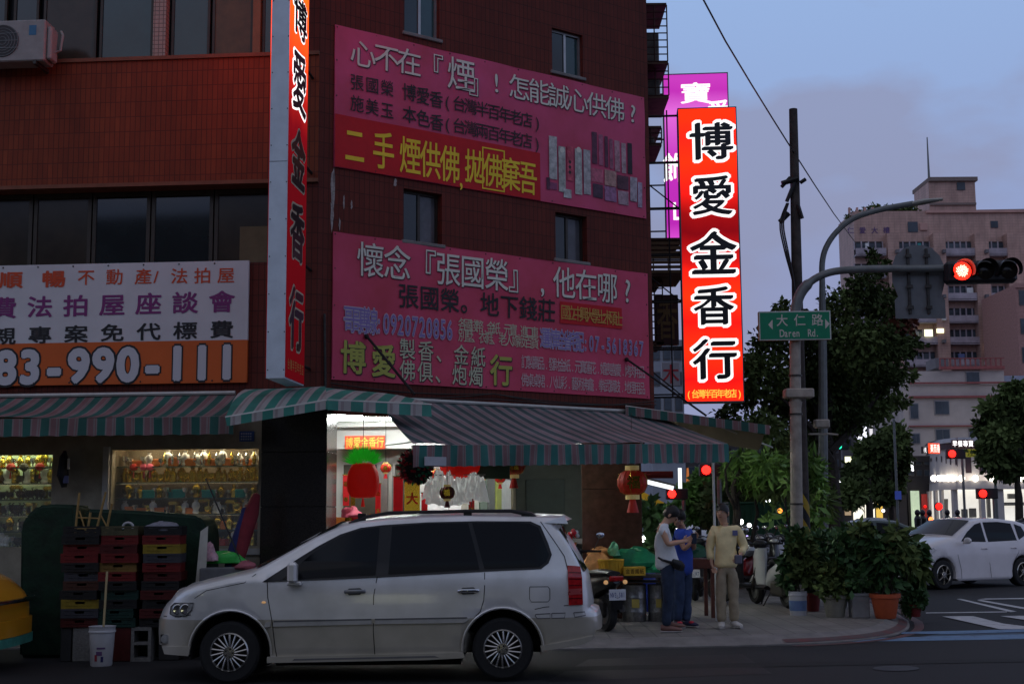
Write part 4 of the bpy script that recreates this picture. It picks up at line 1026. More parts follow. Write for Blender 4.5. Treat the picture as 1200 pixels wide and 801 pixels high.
# shelves and goods just inside, left
st = thing('goods_shelf', 'low shelf of small pink and red goods beside the granite pillar', 'shelf', (Fp(418, 19.9).x, 19.9, SW), R(-4.3))
for z in (.02, .5, .95, 1.35): MB().box(-.45, .75, 0, .35, z, z + .03, .004).build('shelf', ALU, st)
for x in (-.44, .74): MB().box(x - .012, x + .012, .0, .35, 0, 1.8).build('upright', ALU, st)
rnd = random.Random(11)
for z, nm in ((.53, 'low'), (.98, 'middle'), (1.38, 'top')):
    for i in range(9):
        kd = rnd.choice(['gift_box', 'pink_box', 'orange_package', 'vase', 'incense_burner'])
        o = ob(kd, GM[kd], label='%s on the %s level of the pillar-side shelf, %s' % (GOODS[kd][2], nm, nth(i)), cat='box' if 'box' in kd or 'pack' in kd else 'ornament', group='goods on the %s level of the shelf by the pillar' % nm)
        o.location = (st.location.x - .38 + i * .13, 20.0 - i * .008, SW + z); o.scale = (1.7, 1.7, rnd.uniform(1.6, 3))
# pineapple lantern
def at(px, py, Y): return PY(px, py, Y)
p = at(425.5, 562, 17.9)
pl = thing('pineapple_lantern', 'large red pineapple lantern with a bright green tinsel crown', 'lantern', p, 0)
s = F / 18.1
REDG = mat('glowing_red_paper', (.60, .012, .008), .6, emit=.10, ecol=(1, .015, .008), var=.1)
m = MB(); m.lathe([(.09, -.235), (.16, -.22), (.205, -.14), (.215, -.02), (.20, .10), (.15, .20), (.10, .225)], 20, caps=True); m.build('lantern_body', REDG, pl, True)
m = MB()
for k in range(520):
    a = rnd.uniform(0, 6.28); e_ = rnd.uniform(.05, 1.45); r_ = .06 + .05 * rnd.random(); L_ = rnd.uniform(.09, .20)
    c = Vector((math.cos(a) * math.cos(e_) * .15, math.sin(a) * math.cos(e_) * .15, .20 + .10 * math.sin(e_)))
    d = Vector((math.cos(a) * math.cos(e_), math.sin(a) * math.cos(e_), .3 + math.sin(e_))).normalized()
    u = d.orthogonal().normalized() * .008; m.add([c - u, c + u, c + d * L_], [(0, 1, 2)])
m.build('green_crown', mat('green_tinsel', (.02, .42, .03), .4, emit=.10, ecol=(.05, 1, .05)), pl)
MB().tube([(0, 0, .3), (0, 0, CEIL - p.z)], .004, 5).build('cord', BLACK, pl); MB().tube([(0, 0, -.235), (0, 0, -.35)], [.01, .03], 6).build('tassel', REDG, pl)
# flower ball lantern
p = at(487, 546, 18.0); fb = thing('flower_ball_lantern', 'round lantern covered in dark red, black and green tufts under the awning corner', 'lantern', p)
cols_ = [mat('tuft_red', (.40, .01, .03), .6), mat('tuft_black', (.02, .015, .015), .7), mat('tuft_green', (.02, .25, .12), .6)]
m = MB(); m.ball((0, 0, 0), .22, n=14, m=9); m.build('ball', cols_[1], fb, True)
for ci in range(3):
    m = MB()
    for k in range(150):
        v = Vector((rnd.gauss(0, 1), rnd.gauss(0, 1), rnd.gauss(0, 1))).normalized()
        if (v.x > .1) == (ci == 0) and rnd.random() < .7: continue
        c = v * .215; u = v.orthogonal().normalized() * .025; w_ = v.cross(u).normalized() * .025
        m.add([c - u, c + w_, c + u, c - w_, c + v * .05], [(0, 1, 4), (1, 2, 4), (2, 3, 4), (3, 0, 4)])
    m.build('tufts', cols_[ci], fb, kind='stuff')
MB().tube([(0, 0, .2), (0, 0, CEIL - p.z)], .004, 5).build('cord', BLACK, fb)
# big red drum lantern
p = at(539, 544, 18.9); dl = thing('drum_lantern', 'wide glowing red drum lantern half hidden by the awning edge', 'lantern', p)
MB().lathe([(.1, -.20), (.20, -.17), (.27, -.08), (.29, .02), (.29, .2), (.2, .26)], 22).build('lantern_body', REDG, dl, True); m = MB(); [m.tube([(.28 * math.cos(a * .524), .28 * math.sin(a * .524), .0), (.18 * math.cos(a * .524), .18 * math.sin(a * .524), -.185)], .006, 4) for a in range(12)]; m.build('ribs', REDS, dl)
MB().tube([(0, 0, .26), (0, 0, CEIL - p.z)], .004, 5).build('cord', BLACK, dl)
# round red lanterns
def rlant(px_, py_, Y, r, label, mt=REDS):
    p = at(px_, py_, Y); L = thing('round_lantern', label, 'lantern', p)
    MB().lathe([(r * .45, -r * .82), (r * .8, -r * .62), (r, -r * .2), (r, r * .2), (r * .8, r * .62), (r * .45, r * .82)], 20).build('lantern_body', mt, L, True)
    m = MB()
    for k in range(14):
        a = k * 2 * math.pi / 14; m.tube([(math.cos(a) * r * q_[0], math.sin(a) * r * q_[0], r * q_[1]) for q_ in ((.46, -.83), (.82, -.62), (1.015, -.2), (1.015, .2), (.82, .62), (.46, .83))], .003, 4)
    m.build('ribs', GOLD, L)
    m = MB(); put(m, '福', 0, 0, r * .9, r * .9, -r * 1.03, .04); m.build('character', GOLD, L)
    MB().lathe([(r * .47, r * .8), (r * .47, r * 1.12)], 16).lathe([(r * .47, -r * 1.12), (r * .47, -r * .8)], 16).build('gold_rim', mat('bright_gold_paper', (.8, .62, .25), .4, emit=.1), L)
    MB().tube([(0, 0, -r * 1.12), (0, 0, -r * 2.0)], [r * .2, r * .42], 10).build('tassel', mt, L)
    MB().tube([(0, 0, r * 1.1), (0, 0, max(r * 1.3, CEIL - p.z))], .004, 5).build('cord', BLACK, L)
rlant(741, 565, 19.6, .215, 'round red lantern with gold rims hanging in front of the brown column', mat('deep_red_silk', (.35, .02, .015), .5, emit=.03, ecol=(1, .05, .02)))
rlant(524, 577, 18.4, .10, 'small dark purple lantern hanging in front of the white bags', mat('purple_silk', (.13, .02, .035), .5))
rlant(602, 545, 19.2, .16, 'dark red lantern under the awning beside the white wall panel')
# red hanging banners in doorway
def hangb(px0_, px1_, py0_, py1_, Y, label, mt, ch=''):
    a = at(px0_, py0_, Y); b = at(px1_, py1_, Y); h = thing('hanging_scroll', label, 'scroll', ((a.x + b.x) / 2, Y, b.z))
    hw_, H_ = (b.x - a.x) / 2, a.z - b.z
    m = MB(); m.box(-hw_, hw_, 0, .006, 0, H_); m.build('paper', mt, h)
    MB().tube([(-hw_ - .01, 0, H_), (hw_ + .01, 0, H_)], .008, 6).build('rod', GOLD, h)
    if ch:
        m = MB(); [put(m, c, 0, H_ * (1 - (i + .6) / len(ch)), hw_ * 1.6, hw_ * 1.6, -.003, .03) for i, c in enumerate(ch)]; m.build('lettering', GOLD if mt is not GOLD else REDS, h)
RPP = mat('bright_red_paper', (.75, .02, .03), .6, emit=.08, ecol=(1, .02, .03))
hangb(461, 472, 558, 612, 18.8, 'plain bright red paper scroll left of the gold scroll', RPP)
hangb(474, 492, 560, 640, 18.9, 'gold and red patterned scroll with characters in the doorway', GOLD, '大吉')
hangb(494, 501, 577, 605, 18.8, 'narrow bright red scroll right of the gold scroll', RPP)
hangb(402, 409, 556, 592, 19.6, 'short red paper scroll beside the granite pillar', RPP, '福春')
hangb(411, 416, 580, 606, 19.7, 'tiny gold paper scroll low beside the granite pillar', GOLD)
hangb(440, 446, 566, 606, 19.4, 'narrow red paper scroll on the steel door frame', RPP, '金玉')
hangb(549, 556, 560, 606, 19.6, 'dark red scroll beside the steel shutter', REDS, '平安')
for k, (px_, py_) in enumerate(((452, 548), (511, 556), (566, 556), (586, 560))):
    rlant(px_, py_, 19.7, .075, ['small red lantern over the steel door', 'small red lantern left of the drum lantern', 'small red lantern below the green cloth panel', 'small red lantern beside the lime green strip'][k], mt=RPP)
# bundle of clear white bags
bg_ = thing('plastic_bag_bundle', 'bundle of clear white plastic bags hanging in the lit shop front', 'bags', at(533, 568, 18.7))
PLB = mat('white_glowing_plastic', (.92, .94, .92), .3, var=.06, scale=20, emit=.12)  # faint emission stands in for light coming through the bags
for k in range(14):
    x = -.36 + .056 * k + rnd.uniform(-.02, .02); z = rnd.uniform(-.06, .1)
    m = MB(); vs = []; fs = []
    for j in range(6):
        for i in range(6):
            u, v = i / 5, j / 5
            vs.append((x + (u - .5) * .16 * (.4 + v), rnd.uniform(-.05, .05) * (1 - .3 * v), z + .12 - .34 * v + rnd.uniform(-.015, .015)))
    for j in range(5):
        for i in range(5): q_ = j * 6 + i; fs.append((q_, q_ + 1, q_ + 7, q_ + 6))
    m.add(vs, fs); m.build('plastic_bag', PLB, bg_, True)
MB().tube([(-.42, 0, .14), (.42, 0, .14)], .008, 6).tube([(0, 0, .14), (0, 0, .5)], .004, 5).build('rail', ALU, bg_)
pd = thing('display_pedestal', 'small grey pedestal with an orange tray behind the car roof', 'stand', (at(525, 610, 18.9).x, 18.9, SW))
MB().lathe([(.18, 0), (.18, .05), (.05, .08), (.05, 1.28), (.2, 1.33), (.2, 1.36)], 14).build('stem', mat('olive_stand', (.14, .14, .09), .5), pd); MB().box(-.45, .45, -.15, .15, 1.365, 1.41, .01).build('tray', ORG, pd); MB().tube([(.12, 0, 1.41), (.12, 0, 1.58)], .03, 8).build('candle', REDS, pd)
MB().box(-.28, .28, -.02, .02, -.14, .14, .01).build('green_banner', mat('dull_green_cloth', (.03, .07, .045), .7), None, label='dull green cloth panel hanging under the awning beside the steel shutter', cat='banner').location = at(574, 549, 19.0)
bc = thing('red_roll', 'red cloth roll under the awning right of the brown column', 'roll', at(768, 556, 20.2)); MB().tube([(-.26, 0, 0), (.26, 0, 0)], .055, 10).build('cloth', mat('dull_red_cloth', (.22, .02, .02), .7), bc, True)
pt = thing('flower_pot_stand', 'red and white flowers in an orange holder behind the van tailgate', 'flowers', (at(668, 640, 19.2).x, 19.2, at(668, 642, 19.2).z))
MB().lathe([(.05, -.1), (.10, .08)], 12).build('holder', ORG, pt)
m = MB(); [m.ball((rnd.uniform(-.1, .1), rnd.uniform(-.06, .06), .16 + rnd.uniform(-.05, .09)), .035, n=7, m=5) for k in range(12)]; m.build('petals', mat('red_petals', (.7, .02, .04), .5), pt, True)
m = MB(); [m.ball((rnd.uniform(.0, .15), rnd.uniform(-.06, .06), .2 + rnd.uniform(-.03, .06)), .03, n=7, m=5) for k in range(5)]; m.build('white_petals', WHP, pt, True)
MB().tube([(0, 0, -.1), (0, 0, -1.0)], .02, 6).build('pole', ALU, pt)

# =====================================================================
#  CARS
# =====================================================================
TYRE = mat('tyre_rubber', (.018, .018, .018), .8, var=.2, scale=30)
RIM = mat('alloy_rim', (.50, .48, .44), .25, metal=.9, var=.1, scale=20)
CGL = mat('tinted_car_glass', (.005, .006, .007), .05, var=0, spec=.15)
SEAM = mat('panel_gap', (.006, .006, .006), .8, var=0)
TRIMB = mat('black_trim', (.012, .012, .013), .35, var=0)
LENS = mat('headlamp_lens', (.42, .42, .40), .08, metal=.4, var=.3, scale=25, coat=.6)
LENSR = mat('red_lamp_lens', (.38, .006, .008), .12, var=.45, scale=24, coat=.6)
PLATE = mat('number_plate_white', (.6, .62, .65), .5, var=.05)
def wheel(car, x, y, z, r, side, spokes=18, parent=None, w=.2, rimf=.62, thin=True):
    W = thing('wheel', '', '', (0, 0, 0)); del W['label']; del W['category']; W.parent = car; W.location = (x, y, z)
    s = side
    m = MB(); m.lathe([(r * rimf, 0), (r * .9, -.0), (r * .985, .02), (r, .05), (r, w - .05), (r * .97, w), (r * rimf, w)] if s > 0 else [(r * rimf, 0), (r * .9, 0), (r * .985, -.02), (r, -.05), (r, -w + .05), (r * .97, -w), (r * rimf, -w)], 36, axis='Y', caps=False)
    m.build('tyre', TYRE, W, True)
    R_ = r * rimf
    m = MB(); m.lathe([(R_ + .004, -.001 * s), (R_ * .96, -.012 * s), (R_ * .90, .006 * s)], 36, axis='Y', caps=False)
    m.lathe([(R_ * .34, -.004 * s), (R_ * .30, -.018 * s), (.001, -.02 * s)], 18, axis='Y', caps=False)
    for k in range(spokes):
        a = 2 * math.pi * k / spokes; a2 = a + .16
        p0 = Vector((math.cos(a) * R_ * .3, -.006 * s, math.sin(a) * R_ * .3)); p1 = Vector((math.cos(a2) * R_ * .93, .002 * s, math.sin(a2) * R_ * .93))
        wdt = .010 if thin else .028
        m.tube([p0, (p0 + p1) / 2 + Vector((0, -.006 * s, 0)), p1], [(wdt, .010)] * 3, 6)
    m.build('rim', RIM, W, True)
    m = MB(); m.lathe([(R_ * .97, .07 * s), (.001, .07 * s)], 24, axis='Y', caps=False); m.build('brake_disc', mat('brake_dark', (.02, .02, .02), .6, metal=.3), W)
    m = MB()
    for k in range(5): a = 2 * math.pi * k / 5; m.ball((math.cos(a) * R_ * .2, -.02 * s, math.sin(a) * R_ * .2), .011, n=6, m=4)
    m.build('wheel_nuts', mat('nut_dark', (.05, .045, .04), .4, metal=.5), W)
    return W
class CarBody:
    """local frame: x 0 = front wheel, + to the rear; near side y = -half width; z up"""
    def __init__(s, outline, W, belt, xf, xr, tum=.24, rf=.55, bulge=.03, crown=(.04, .14, .10)):
        s.o = outline; s.W = W; s.belt = belt; s.xf = xf; s.xr = xr; s.tum = tum; s.rf = rf; s.bulge = bulge; s.crown = crown
    def half(s, x, z):
        w_ = s.W
        if z > s.belt: w_ -= (z - s.belt) * s.tum + .02 * min(1, (z - s.belt) / .1)
        w_ -= s.bulge * max(-.2, min(1, ((z - .62) / .5))) ** 2 if z < s.belt else s.bulge * max(0, ((s.belt - .62) / .5)) ** 2
        for d, k in ((x - s.xf, .20), (s.xr - x, .12)):
            if d < s.rf: w_ -= k * (1 - max(d, 0) / s.rf) ** 2.2
        return w_
    def poly_bm(s, poly, cells=.12, inset=None):
        bm = bmesh.new()
        f = bm.faces.new([bm.verts.new((x, 0, z)) for x, z in poly]); bm.normal_update()
        if inset:
            prev = [f]
            for th, dy in inset:
                r_ = bmesh.ops.inset_individual(bm, faces=prev, thickness=th, use_even_offset=True)
                for v in prev[0].verts: v.co.y = dy
        for ax in (0, 2):
            cs = [v.co[ax] for v in bm.verts]; a = math.floor(min(cs) / cells) * cells
            while a < max(cs):
                a += cells; n = Vector((0, 0, 0)); n[ax] = 1; c = Vector((0, 0, 0)); c[ax] = a
                bmesh.ops.bisect_plane(bm, geom=bm.verts[:] + bm.edges[:] + bm.faces[:], plane_co=c, plane_no=n, dist=1e-5)
        return bm
    def patch(s, m, poly, off=.004, side=-1, cells=.12, th=.0):
        bm = s.poly_bm(poly, cells); bm.verts.index_update()
        vs = [(v.co.x, side * (s.half(v.co.x, v.co.z) + off), v.co.z) for v in bm.verts]; fs = [[v.index for v in f.verts] for f in bm.faces]
        if side > 0: pass
        m.add(vs, fs)
        if th > 0:      # give the patch an edge going inward
            E_ = [e for e in bm.edges if len(e.link_faces) == 1]
            for e in E_:
                a, b = e.verts; ya = s.half(a.co.x, a.co.z); yb = s.half(b.co.x, b.co.z)
                m.add([(a.co.x, side * (ya + off), a.co.z), (b.co.x, side * (yb + off), b.co.z), (b.co.x, side * (yb + off - th), b.co.z), (a.co.x, side * (ya + off - th), a.co.z)], [(0, 1, 2, 3)])
        bm.free()
    def strip(s, m, pts, wd, off=.004, side=-1):
        """thin line of width wd along pts on the side"""
        pts = [Vector(p) for p in pts]; L = []
        for i, p in enumerate(pts):
            t = (pts[min(i + 1, len(pts) - 1)] - pts[max(i - 1, 0)]).normalized(); n = Vector((-t.y, t.x)) * wd / 2; L.append((p + n, p - n))
        for i in range(len(L) - 1):
            q = [L[i][0], L[i + 1][0], L[i + 1][1], L[i][1]]
            m.add([(a.x, side * (s.half(a.x, a.y) + off), a.y) for a in q], [(0, 1, 2, 3)])
    def cross(s, m, p0, p1, frac=.88, off=.006, n=10, k=4, crown=None):
        p0, p1 = Vector(p0), Vector(p1); t = (p1 - p0).normalized(); nn = Vector((-t.y, t.x))
        if nn.dot((p0 + p1) / 2 - Vector(((s.xf + s.xr) / 2, .55))) < 0: nn = -nn
        crown = s.crown[0] * max(0, nn.y) ** 2 + (s.crown[1] * nn.x ** 2 if nn.x < 0 else s.crown[2] * nn.x ** 2)
        vs = []; fs = []
        for j in range(k + 1):
            p = p0.lerp(p1, j / k); h = s.half(p.x, p.y) * frac
            for i in range(n + 1):
                u = -1 + 2 * i / n; c = crown * max(0, 1 - (u * frac) ** 2) ** .8 + off
                vs.append((p.x + nn.x * c, h * u, p.y + nn.y * c))
        for j in range(k):
            for i in range(n): q = j * (n + 1) + i; fs.append((q, q + 1, q + n + 2, q + n + 1))
        m.add(vs, fs)
    def body(s, name, mt, parent):
        bm = s.poly_bm(s.o, .12, [(.018, .018), (.035, .03)] )
        # y currently holds inset steps: outer 0, ring .018, inner .03 -> amount the surface stands proud
        bm.verts.index_update(); vs = []; fs = []
        for sd in (-1, 1):
            b = len(vs)
            for v in bm.verts:
                vs.append((v.co.x, sd * (s.half(v.co.x, v.co.z) - .03 + v.co.y), v.co.z))
            fs += [[q.index + b for q in (f.verts if sd < 0 else reversed(f.verts))] for f in bm.faces]
        E_ = [e for e in bm.edges if len(e.link_faces) == 1]
        n = 10
        cache = {}
        cx = sum(p[0] for p in s.o) / len(s.o)
        nor = {}
        for e in E_:
            a, b = e.verts; f = e.link_faces[0]; t = (b.co - a.co); nn = Vector((-t.z, 0, t.x)).normalized()
            if nn.dot(((a.co + b.co) / 2) - f.calc_center_median()) < 0: nn.negate()
            for v in (a, b): nor.setdefault(v.index, Vector((0, 0, 0))); nor[v.index] += nn * t.length
        for vi in nor: nor[vi].normalize()
        def row(v):
            if v.index in cache: return cache[v.index]
            h = s.half(v.co.x, v.co.z) - .03; nn = nor[v.index]; c = 0
            up = max(0, nn.z); ff = max(0, -nn.x) if v.co.x < 1.2 else 0; rr_ = max(0, nn.x) if v.co.x > 1.2 else 0
            if nn.z > -.35: c = s.crown[0] * up ** 2 + s.crown[1] * ff ** 2 + s.crown[2] * rr_ ** 2
            if abs(math.hypot(v.co.x, v.co.z - .3)) < .45 and v.co.z < .75: c = 0
            ids = []
            for i in range(n + 1):
                u = -1 + 2 * i / n
                if i == 0: ids.append(v.index); continue
                if i == n: ids.append(v.index + len(bm.verts)); continue
                k_ = c * (1 - u * u) ** .8
                ids.append(len(vs)); vs.append((v.co.x + nn.x * k_, h * u, v.co.z + nn.z * k_))
            cache[v.index] = ids; return ids
        for e in E_:
            a, b = row(e.verts[0]), row(e.verts[1])
            for i in range(n): fs.append([a[i], a[i + 1], b[i + 1], b[i]])
        bm.free()
        me = bpy.data.meshes.new(name); me.from_pydata(vs, [], fs); me.materials.append(mt)
        b2_ = bmesh.new(); b2_.from_mesh(me); bmesh.ops.recalc_face_normals(b2_, faces=b2_.faces[:]); b2_.to_mesh(me); b2_.free()
        me.polygons.foreach_set('use_smooth', [True] * len(me.polygons)); me.set_sharp_from_angle(angle=R(38))
        return ob(name, me, parent)
def paint(name, c, c2=None, zsplit=None, rough=.3, dirt=.10):
    m = mat(name, c, rough, var=0, coat=.5); t, b = nodes_of(m)
    tcn = t.nodes.new('ShaderNodeTexCoord'); n = t.nodes.new('ShaderNodeTexNoise'); n.inputs['Scale'].default_value = 2.5; n.inputs['Detail'].default_value = 8
    t.links.new(tcn.outputs['Object'], n.inputs['Vector'])
    r_ = t.nodes.new('ShaderNodeValToRGB'); r_.color_ramp.elements[0].position = .35; r_.color_ramp.elements[1].position = .65
    r_.color_ramp.elements[0].color = (1 - dirt, 1 - dirt, 1 - dirt * 1.1, 1); r_.color_ramp.elements[1].color = (1, 1, 1, 1); t.links.new(n.outputs['Fac'], r_.inputs[0])
    mm = t.nodes.new('ShaderNodeMix'); mm.data_type = 'RGBA'; mm.blend_type = 'MULTIPLY'; mm.inputs['Factor'].default_value = 1; mm.inputs[6].default_value = (*c, 1)
    t.links.new(r_.outputs[0], mm.inputs[7]); t.links.new(mm.outputs[2], b.inputs['Base Color'])
    if c2:
        sp = t.nodes.new('ShaderNodeSeparateXYZ'); t.links.new(tcn.outputs['Object'], sp.inputs[0])
        gt = t.nodes.new('ShaderNodeMath'); gt.operation = 'GREATER_THAN'; gt.inputs[1].default_value = zsplit; t.links.new(sp.outputs['Z'], gt.inputs[0])
        m3 = t.nodes.new('ShaderNodeMix'); m3.data_type = 'RGBA'; m3.inputs[6].default_value = (*c2, 1); m3.inputs[7].default_value = (*c, 1); t.links.new(gt.outputs[0], m3.inputs['Factor']); t.links.new(m3.outputs[2], mm.inputs[6])
    return m

# ---------------- the white van in front ----------------
gf, gr = G(268, 801), G(590, 799)
cy_ = (gf.y + gr.y) / 2
van = thing('parked_van', 'white and beige seven-seat family van parked side-on in front of the shop', 'van', (gf.x, cy_ + .86, 0), math.atan2(gr.y - gf.y, gr.x - gf.x))
SV = (590 - 268) / (gr - gf).length
def V(px, py): return ((px - 268) / SV, (800 - py) / SV)
def arch(cx, cz, r, a0, a1, n=14): return [(cx + r * math.cos(R(a0 + (a1 - a0) * i / n)), cz + r * math.sin(R(a0 + (a1 - a0) * i / n))) for i in range(n + 1)]
fc, rc_ = V(268, 764), V(590, 762)
out_ = [V(*p) for p in ((187, 766), (182.3, 757), (181.6, 742), (181.8, 730), (184.5, 721), (190, 712), (194.5, 707), (200, 700), (213, 691.5), (228, 686.5), (255, 680), (288, 672.7),
        (306, 665), (325.5, 654), (347, 642), (366, 631.5), (385.7, 622.5), (400, 617), (420, 612.7), (450, 609.5), (500, 607.5), (545, 607), (600, 608), (640, 609.2), (664, 610.3), (665.5, 613.5), (651, 618.5), (658, 627), (668, 642), (677, 659), (685.5, 677), (689, 700), (691.5, 718),
        (698.5, 722.5), (700.8, 732), (700.6, 742), (697, 751.5), (684, 756.5), (660, 760.5), (636, 764))]
out_ += arch(*rc_, 47 / SV, 0, 180)[0:] and [p for p in arch(rc_[0], rc_[1], 46 / SV, 3, 184)]
out_ += [V(544, 770.8), V(420, 773), V(315, 774)]
out_ += [p for p in arch(fc[0] + .01, fc[1], 47.5 / SV, -6, 178)]
out_ += [V(219, 768)]
CB = CarBody(out_, .865, 1.02, V(182, 0)[0], V(700, 0)[0])
VW = paint('two_tone_van_paint', (.80, .79, .775), (.52, .48, .40), V(0, 726)[1], dirt=.2)
VW.node_tree.nodes['Principled BSDF'].inputs['Metallic'].default_value = .30
CB.body('body', VW, van)
def V2(pts): return [V(*p) for p in pts]
m = MB(); CB.patch(m, V2([(306, 682.5), (328, 668), (350, 653.5), (372, 640), (396, 627.5), (420, 619.8), (446, 616.8), (500, 613.8), (560, 612.8), (624, 613.6), (636, 619), (645, 640), (649, 653), (645, 663), (636, 669.5), (570, 671.8), (445, 677.4)]), .009, cells=.07); CB.patch(m, V2([(306, 682.5), (328, 668), (350, 653.5), (372, 640), (396, 627.5), (420, 619.8), (446, 616.8), (500, 613.8), (560, 612.8), (624, 613.6), (636, 619), (645, 640), (649, 653), (645, 663), (636, 669.5), (570, 671.8), (445, 677.4)]), .009, side=1, cells=.07); m.build('window_surround', TRIMB, van, True)
for poly in ([(330, 679.3), (362, 651), (384, 637), (404, 627), (424, 621.3), (443, 619.4), (440, 675)], [(455, 674.3), (458, 618.5), (500, 615.6), (549, 615), (556, 640), (563, 669.3)], [(569, 669), (561, 640), (554, 615), (600, 614.8), (622, 616), (633, 621), (641, 641), (645.5, 653), (642, 661), (634, 667)]):
    for sd in (-1, 1): m = MB(); CB.patch(m, V2(poly), .014, side=sd, cells=.07, th=.004); m.build('window_pane', CGL, van, True)
m = MB()
for sd in (-1, 1):
    CB.strip(m, V2([(312, 700 - 18), (313, 700), (319, 730), (322.5, 757), (325, 769.5)]), .008, .002, sd); CB.strip(m, V2([(442, 677), (438, 700), (438, 740), (440, 768)]), .008, .002, sd)
    CB.strip(m, V2([(569, 673), (569, 690), (568, 705), (564, 718), (555, 728), (548, 737)]), .008, .002, sd); CB.strip(m, V2([(636, 614), (650, 634), (664, 655), (668, 672), (668, 700)]), .008, .002, sd)
    CB.strip(m, V2([(668, 712), (640, 713.5), (628, 716)]), .007, .002, sd)
    CB.strip(m, V2([(325, 769), (440, 768), (546, 766)]), .008, .002, sd)
    CB.strip(m, V2([(185, 722.5), (206, 723), (222, 720)]), .007, .002, sd)
    CB.strip(m, V2([(226, 701), (240, 692), (285, 683), (298, 673)]), .006, .002, sd)
    r_ = V2([(622.5, 690), (644, 690), (646, 693), (646, 704.5), (643.5, 707.5), (624, 707.5), (622, 704), (622, 692.5), (622.5, 690)]); CB.strip(m, r_, .006, .002, sd)
m.build('panel_gap', SEAM, van)
m = MB(); [CB.patch(m, V2(p), .016, th=.014) for p in ([(321, 727), (436, 725.5), (436, 732), (320, 734)], [(440, 725.5), (548, 724.3), (551, 727), (545, 731), (440, 732)], [(311, 729.5), (317.5, 728), (317, 734), (309, 735)])]; m.build('side_moulding', mat('beige_trim', (.40, .385, .35), .4), van, True)
m = MB(); CB.patch(m, V2([(321, 727), (436, 725.5), (436, 727.2), (321, 728.8)]), .018, th=.004); CB.patch(m, V2([(440, 725.5), (548, 724.3), (548, 726), (440, 727.2)]), .018, th=.004); m.build('moulding_strip', mat('grey_moulding_strip', (.12, .12, .12), .3), van, True)  # dark grey band along the upper edge of the mouldings
m = MB(); CB.patch(m, V2([(314, 768.5), (544, 765.2), (546, 771.3), (500, 773.3), (314, 775.5)]), .03, th=.05); m.build('side_skirt', VW, van, True)
m = MB(); CB.patch(m, V2([(346, 770.8), (510, 768.3), (516, 770.5), (344, 773)]), .033, th=.004); m.build('skirt_groove', mat('groove_grey', (.16, .155, .15), .5), van)
m = MB(); CB.patch(m, V2([(634, 758), (697, 748), (694, 753.5), (684, 757.5), (636, 764.2)]), .022, th=.04); m.build('rear_spoiler_skirt', VW, van, True)
m = MB(); CB.patch(m, V2([(184, 757.5), (223, 756.5), (220, 767.5), (188, 766.5)]), .018, th=.03); m.build('front_skirt', VW, van, True)
# wheel arch lips
m = MB()
for c_, rr_ in ((fc, 48), (rc_, 47)):
    P_ = arch(c_[0] + (.01 if c_ is fc else 0), c_[1], (rr_ + 1) / SV, -2, 182, 20); L_ = [(x, -(CB.half(x, z) + .002), z) for x, z in P_]; m.tube(L_, .012, 6)
m.build('arch_lip', VW, van, True)
m = MB(); 
for c_ in (fc, rc_):
    P_ = arch(c_[0], c_[1], 45.5 / SV, -10, 190, 16)
    for i in range(len(P_) - 1):
        m.add([(P_[i][0], -.84, P_[i][1]), (P_[i + 1][0], -.84, P_[i + 1][1]), (P_[i + 1][0], -.45, P_[i + 1][1]), (P_[i][0], -.45, P_[i][1])], [(0, 1, 2, 3)])
    m.add([(x, -.44, z) for x, z in P_], [list(range(len(P_)))])
m.box(V(320, 0)[0], V(540, 0)[0], -.7, .7, .16, .26); m.build('wheel_well', SEAM, van)
# lamps
m = MB(); hl_ = V2([(194.5, 719.5), (195.5, 711), (200, 706.8), (225.3, 706.2), (223, 714.5), (216, 721.3), (200, 721.8)]); CB.patch(m, hl_, .008, cells=.05, th=.006); CB.patch(m, hl_, .008, side=1, cells=.05, th=.006); o = m.build('headlight', LENS, van, True)
m = MB(); [m.lathe([(.052, -.002), (.045, -.008), (.02, -.004)], 14, (V(*c)[0], -(CB.half(*V(*c)) + .010), V(*c)[1]), 'Y') for c in ((205, 714), (215, 713.5))]; m.build('reflector', CHROME, o, True)
m = MB(); CB.strip(m, V2([(194.5, 719.5), (195.5, 711), (200, 706.8), (225.3, 706.2), (223, 714.5), (216, 721.3), (200, 721.8), (194.5, 719.5)]), .008, .013); m.build('lamp_rim', TRIMB, o)
m = MB(); c = V(189, 749); m.lathe([(.045, 0), (.045, -.02), (.001, -.024)], 14, (c[0], -(CB.half(*c) + .0), c[1]), 'Y'); m.build('fog_lamp', LENS, van, True)
m = MB(); m.box(V(183, 0)[0], V(196, 0)[0], -(CB.half(V(190, 0)[0], .4) + .004), -.3, V(0, 754)[1], V(0, 744)[1]); m.build('fog_lamp_recess', TRIMB, van)
m = MB(); c = V(308.5, 706); m.ball((c[0], -(CB.half(*c) + .003), c[1]), .022, .01, .012, 10, 6); m.build('side_repeater', mat('amber_lens', (.6, .25, .05), .2, emit=.3, ecol=(1, .6, .3)), van, True)
m = MB(); tl_ = V2([(667.3, 665.5), (682.8, 667), (684.6, 680), (685.2, 711.5), (668.3, 712)]); CB.patch(m, tl_, .010, cells=.06, th=.01); CB.patch(m, tl_, .010, side=1, cells=.06, th=.01); o = m.build('tail_light', LENSR, van, True)
m = MB(); 
for k in range(1, 6): CB.strip(m, V2([(668.5, 666 + k * 7.6), (684, 667 + k * 7.4)]), .012, .013)
m.build('lens_band', mat('dark_red_band', (.12, .004, .006), .2), o)
for poly in ([(668, 693), (684.8, 692.5), (684.8, 699), (668, 700)],): m = MB(); CB.patch(m, V2(poly), .0125, cells=.06); m.build('lens_patch', mat('pink_reflex_lens', (.55, .10, .10), .15, metal=.3), o)
m = MB()
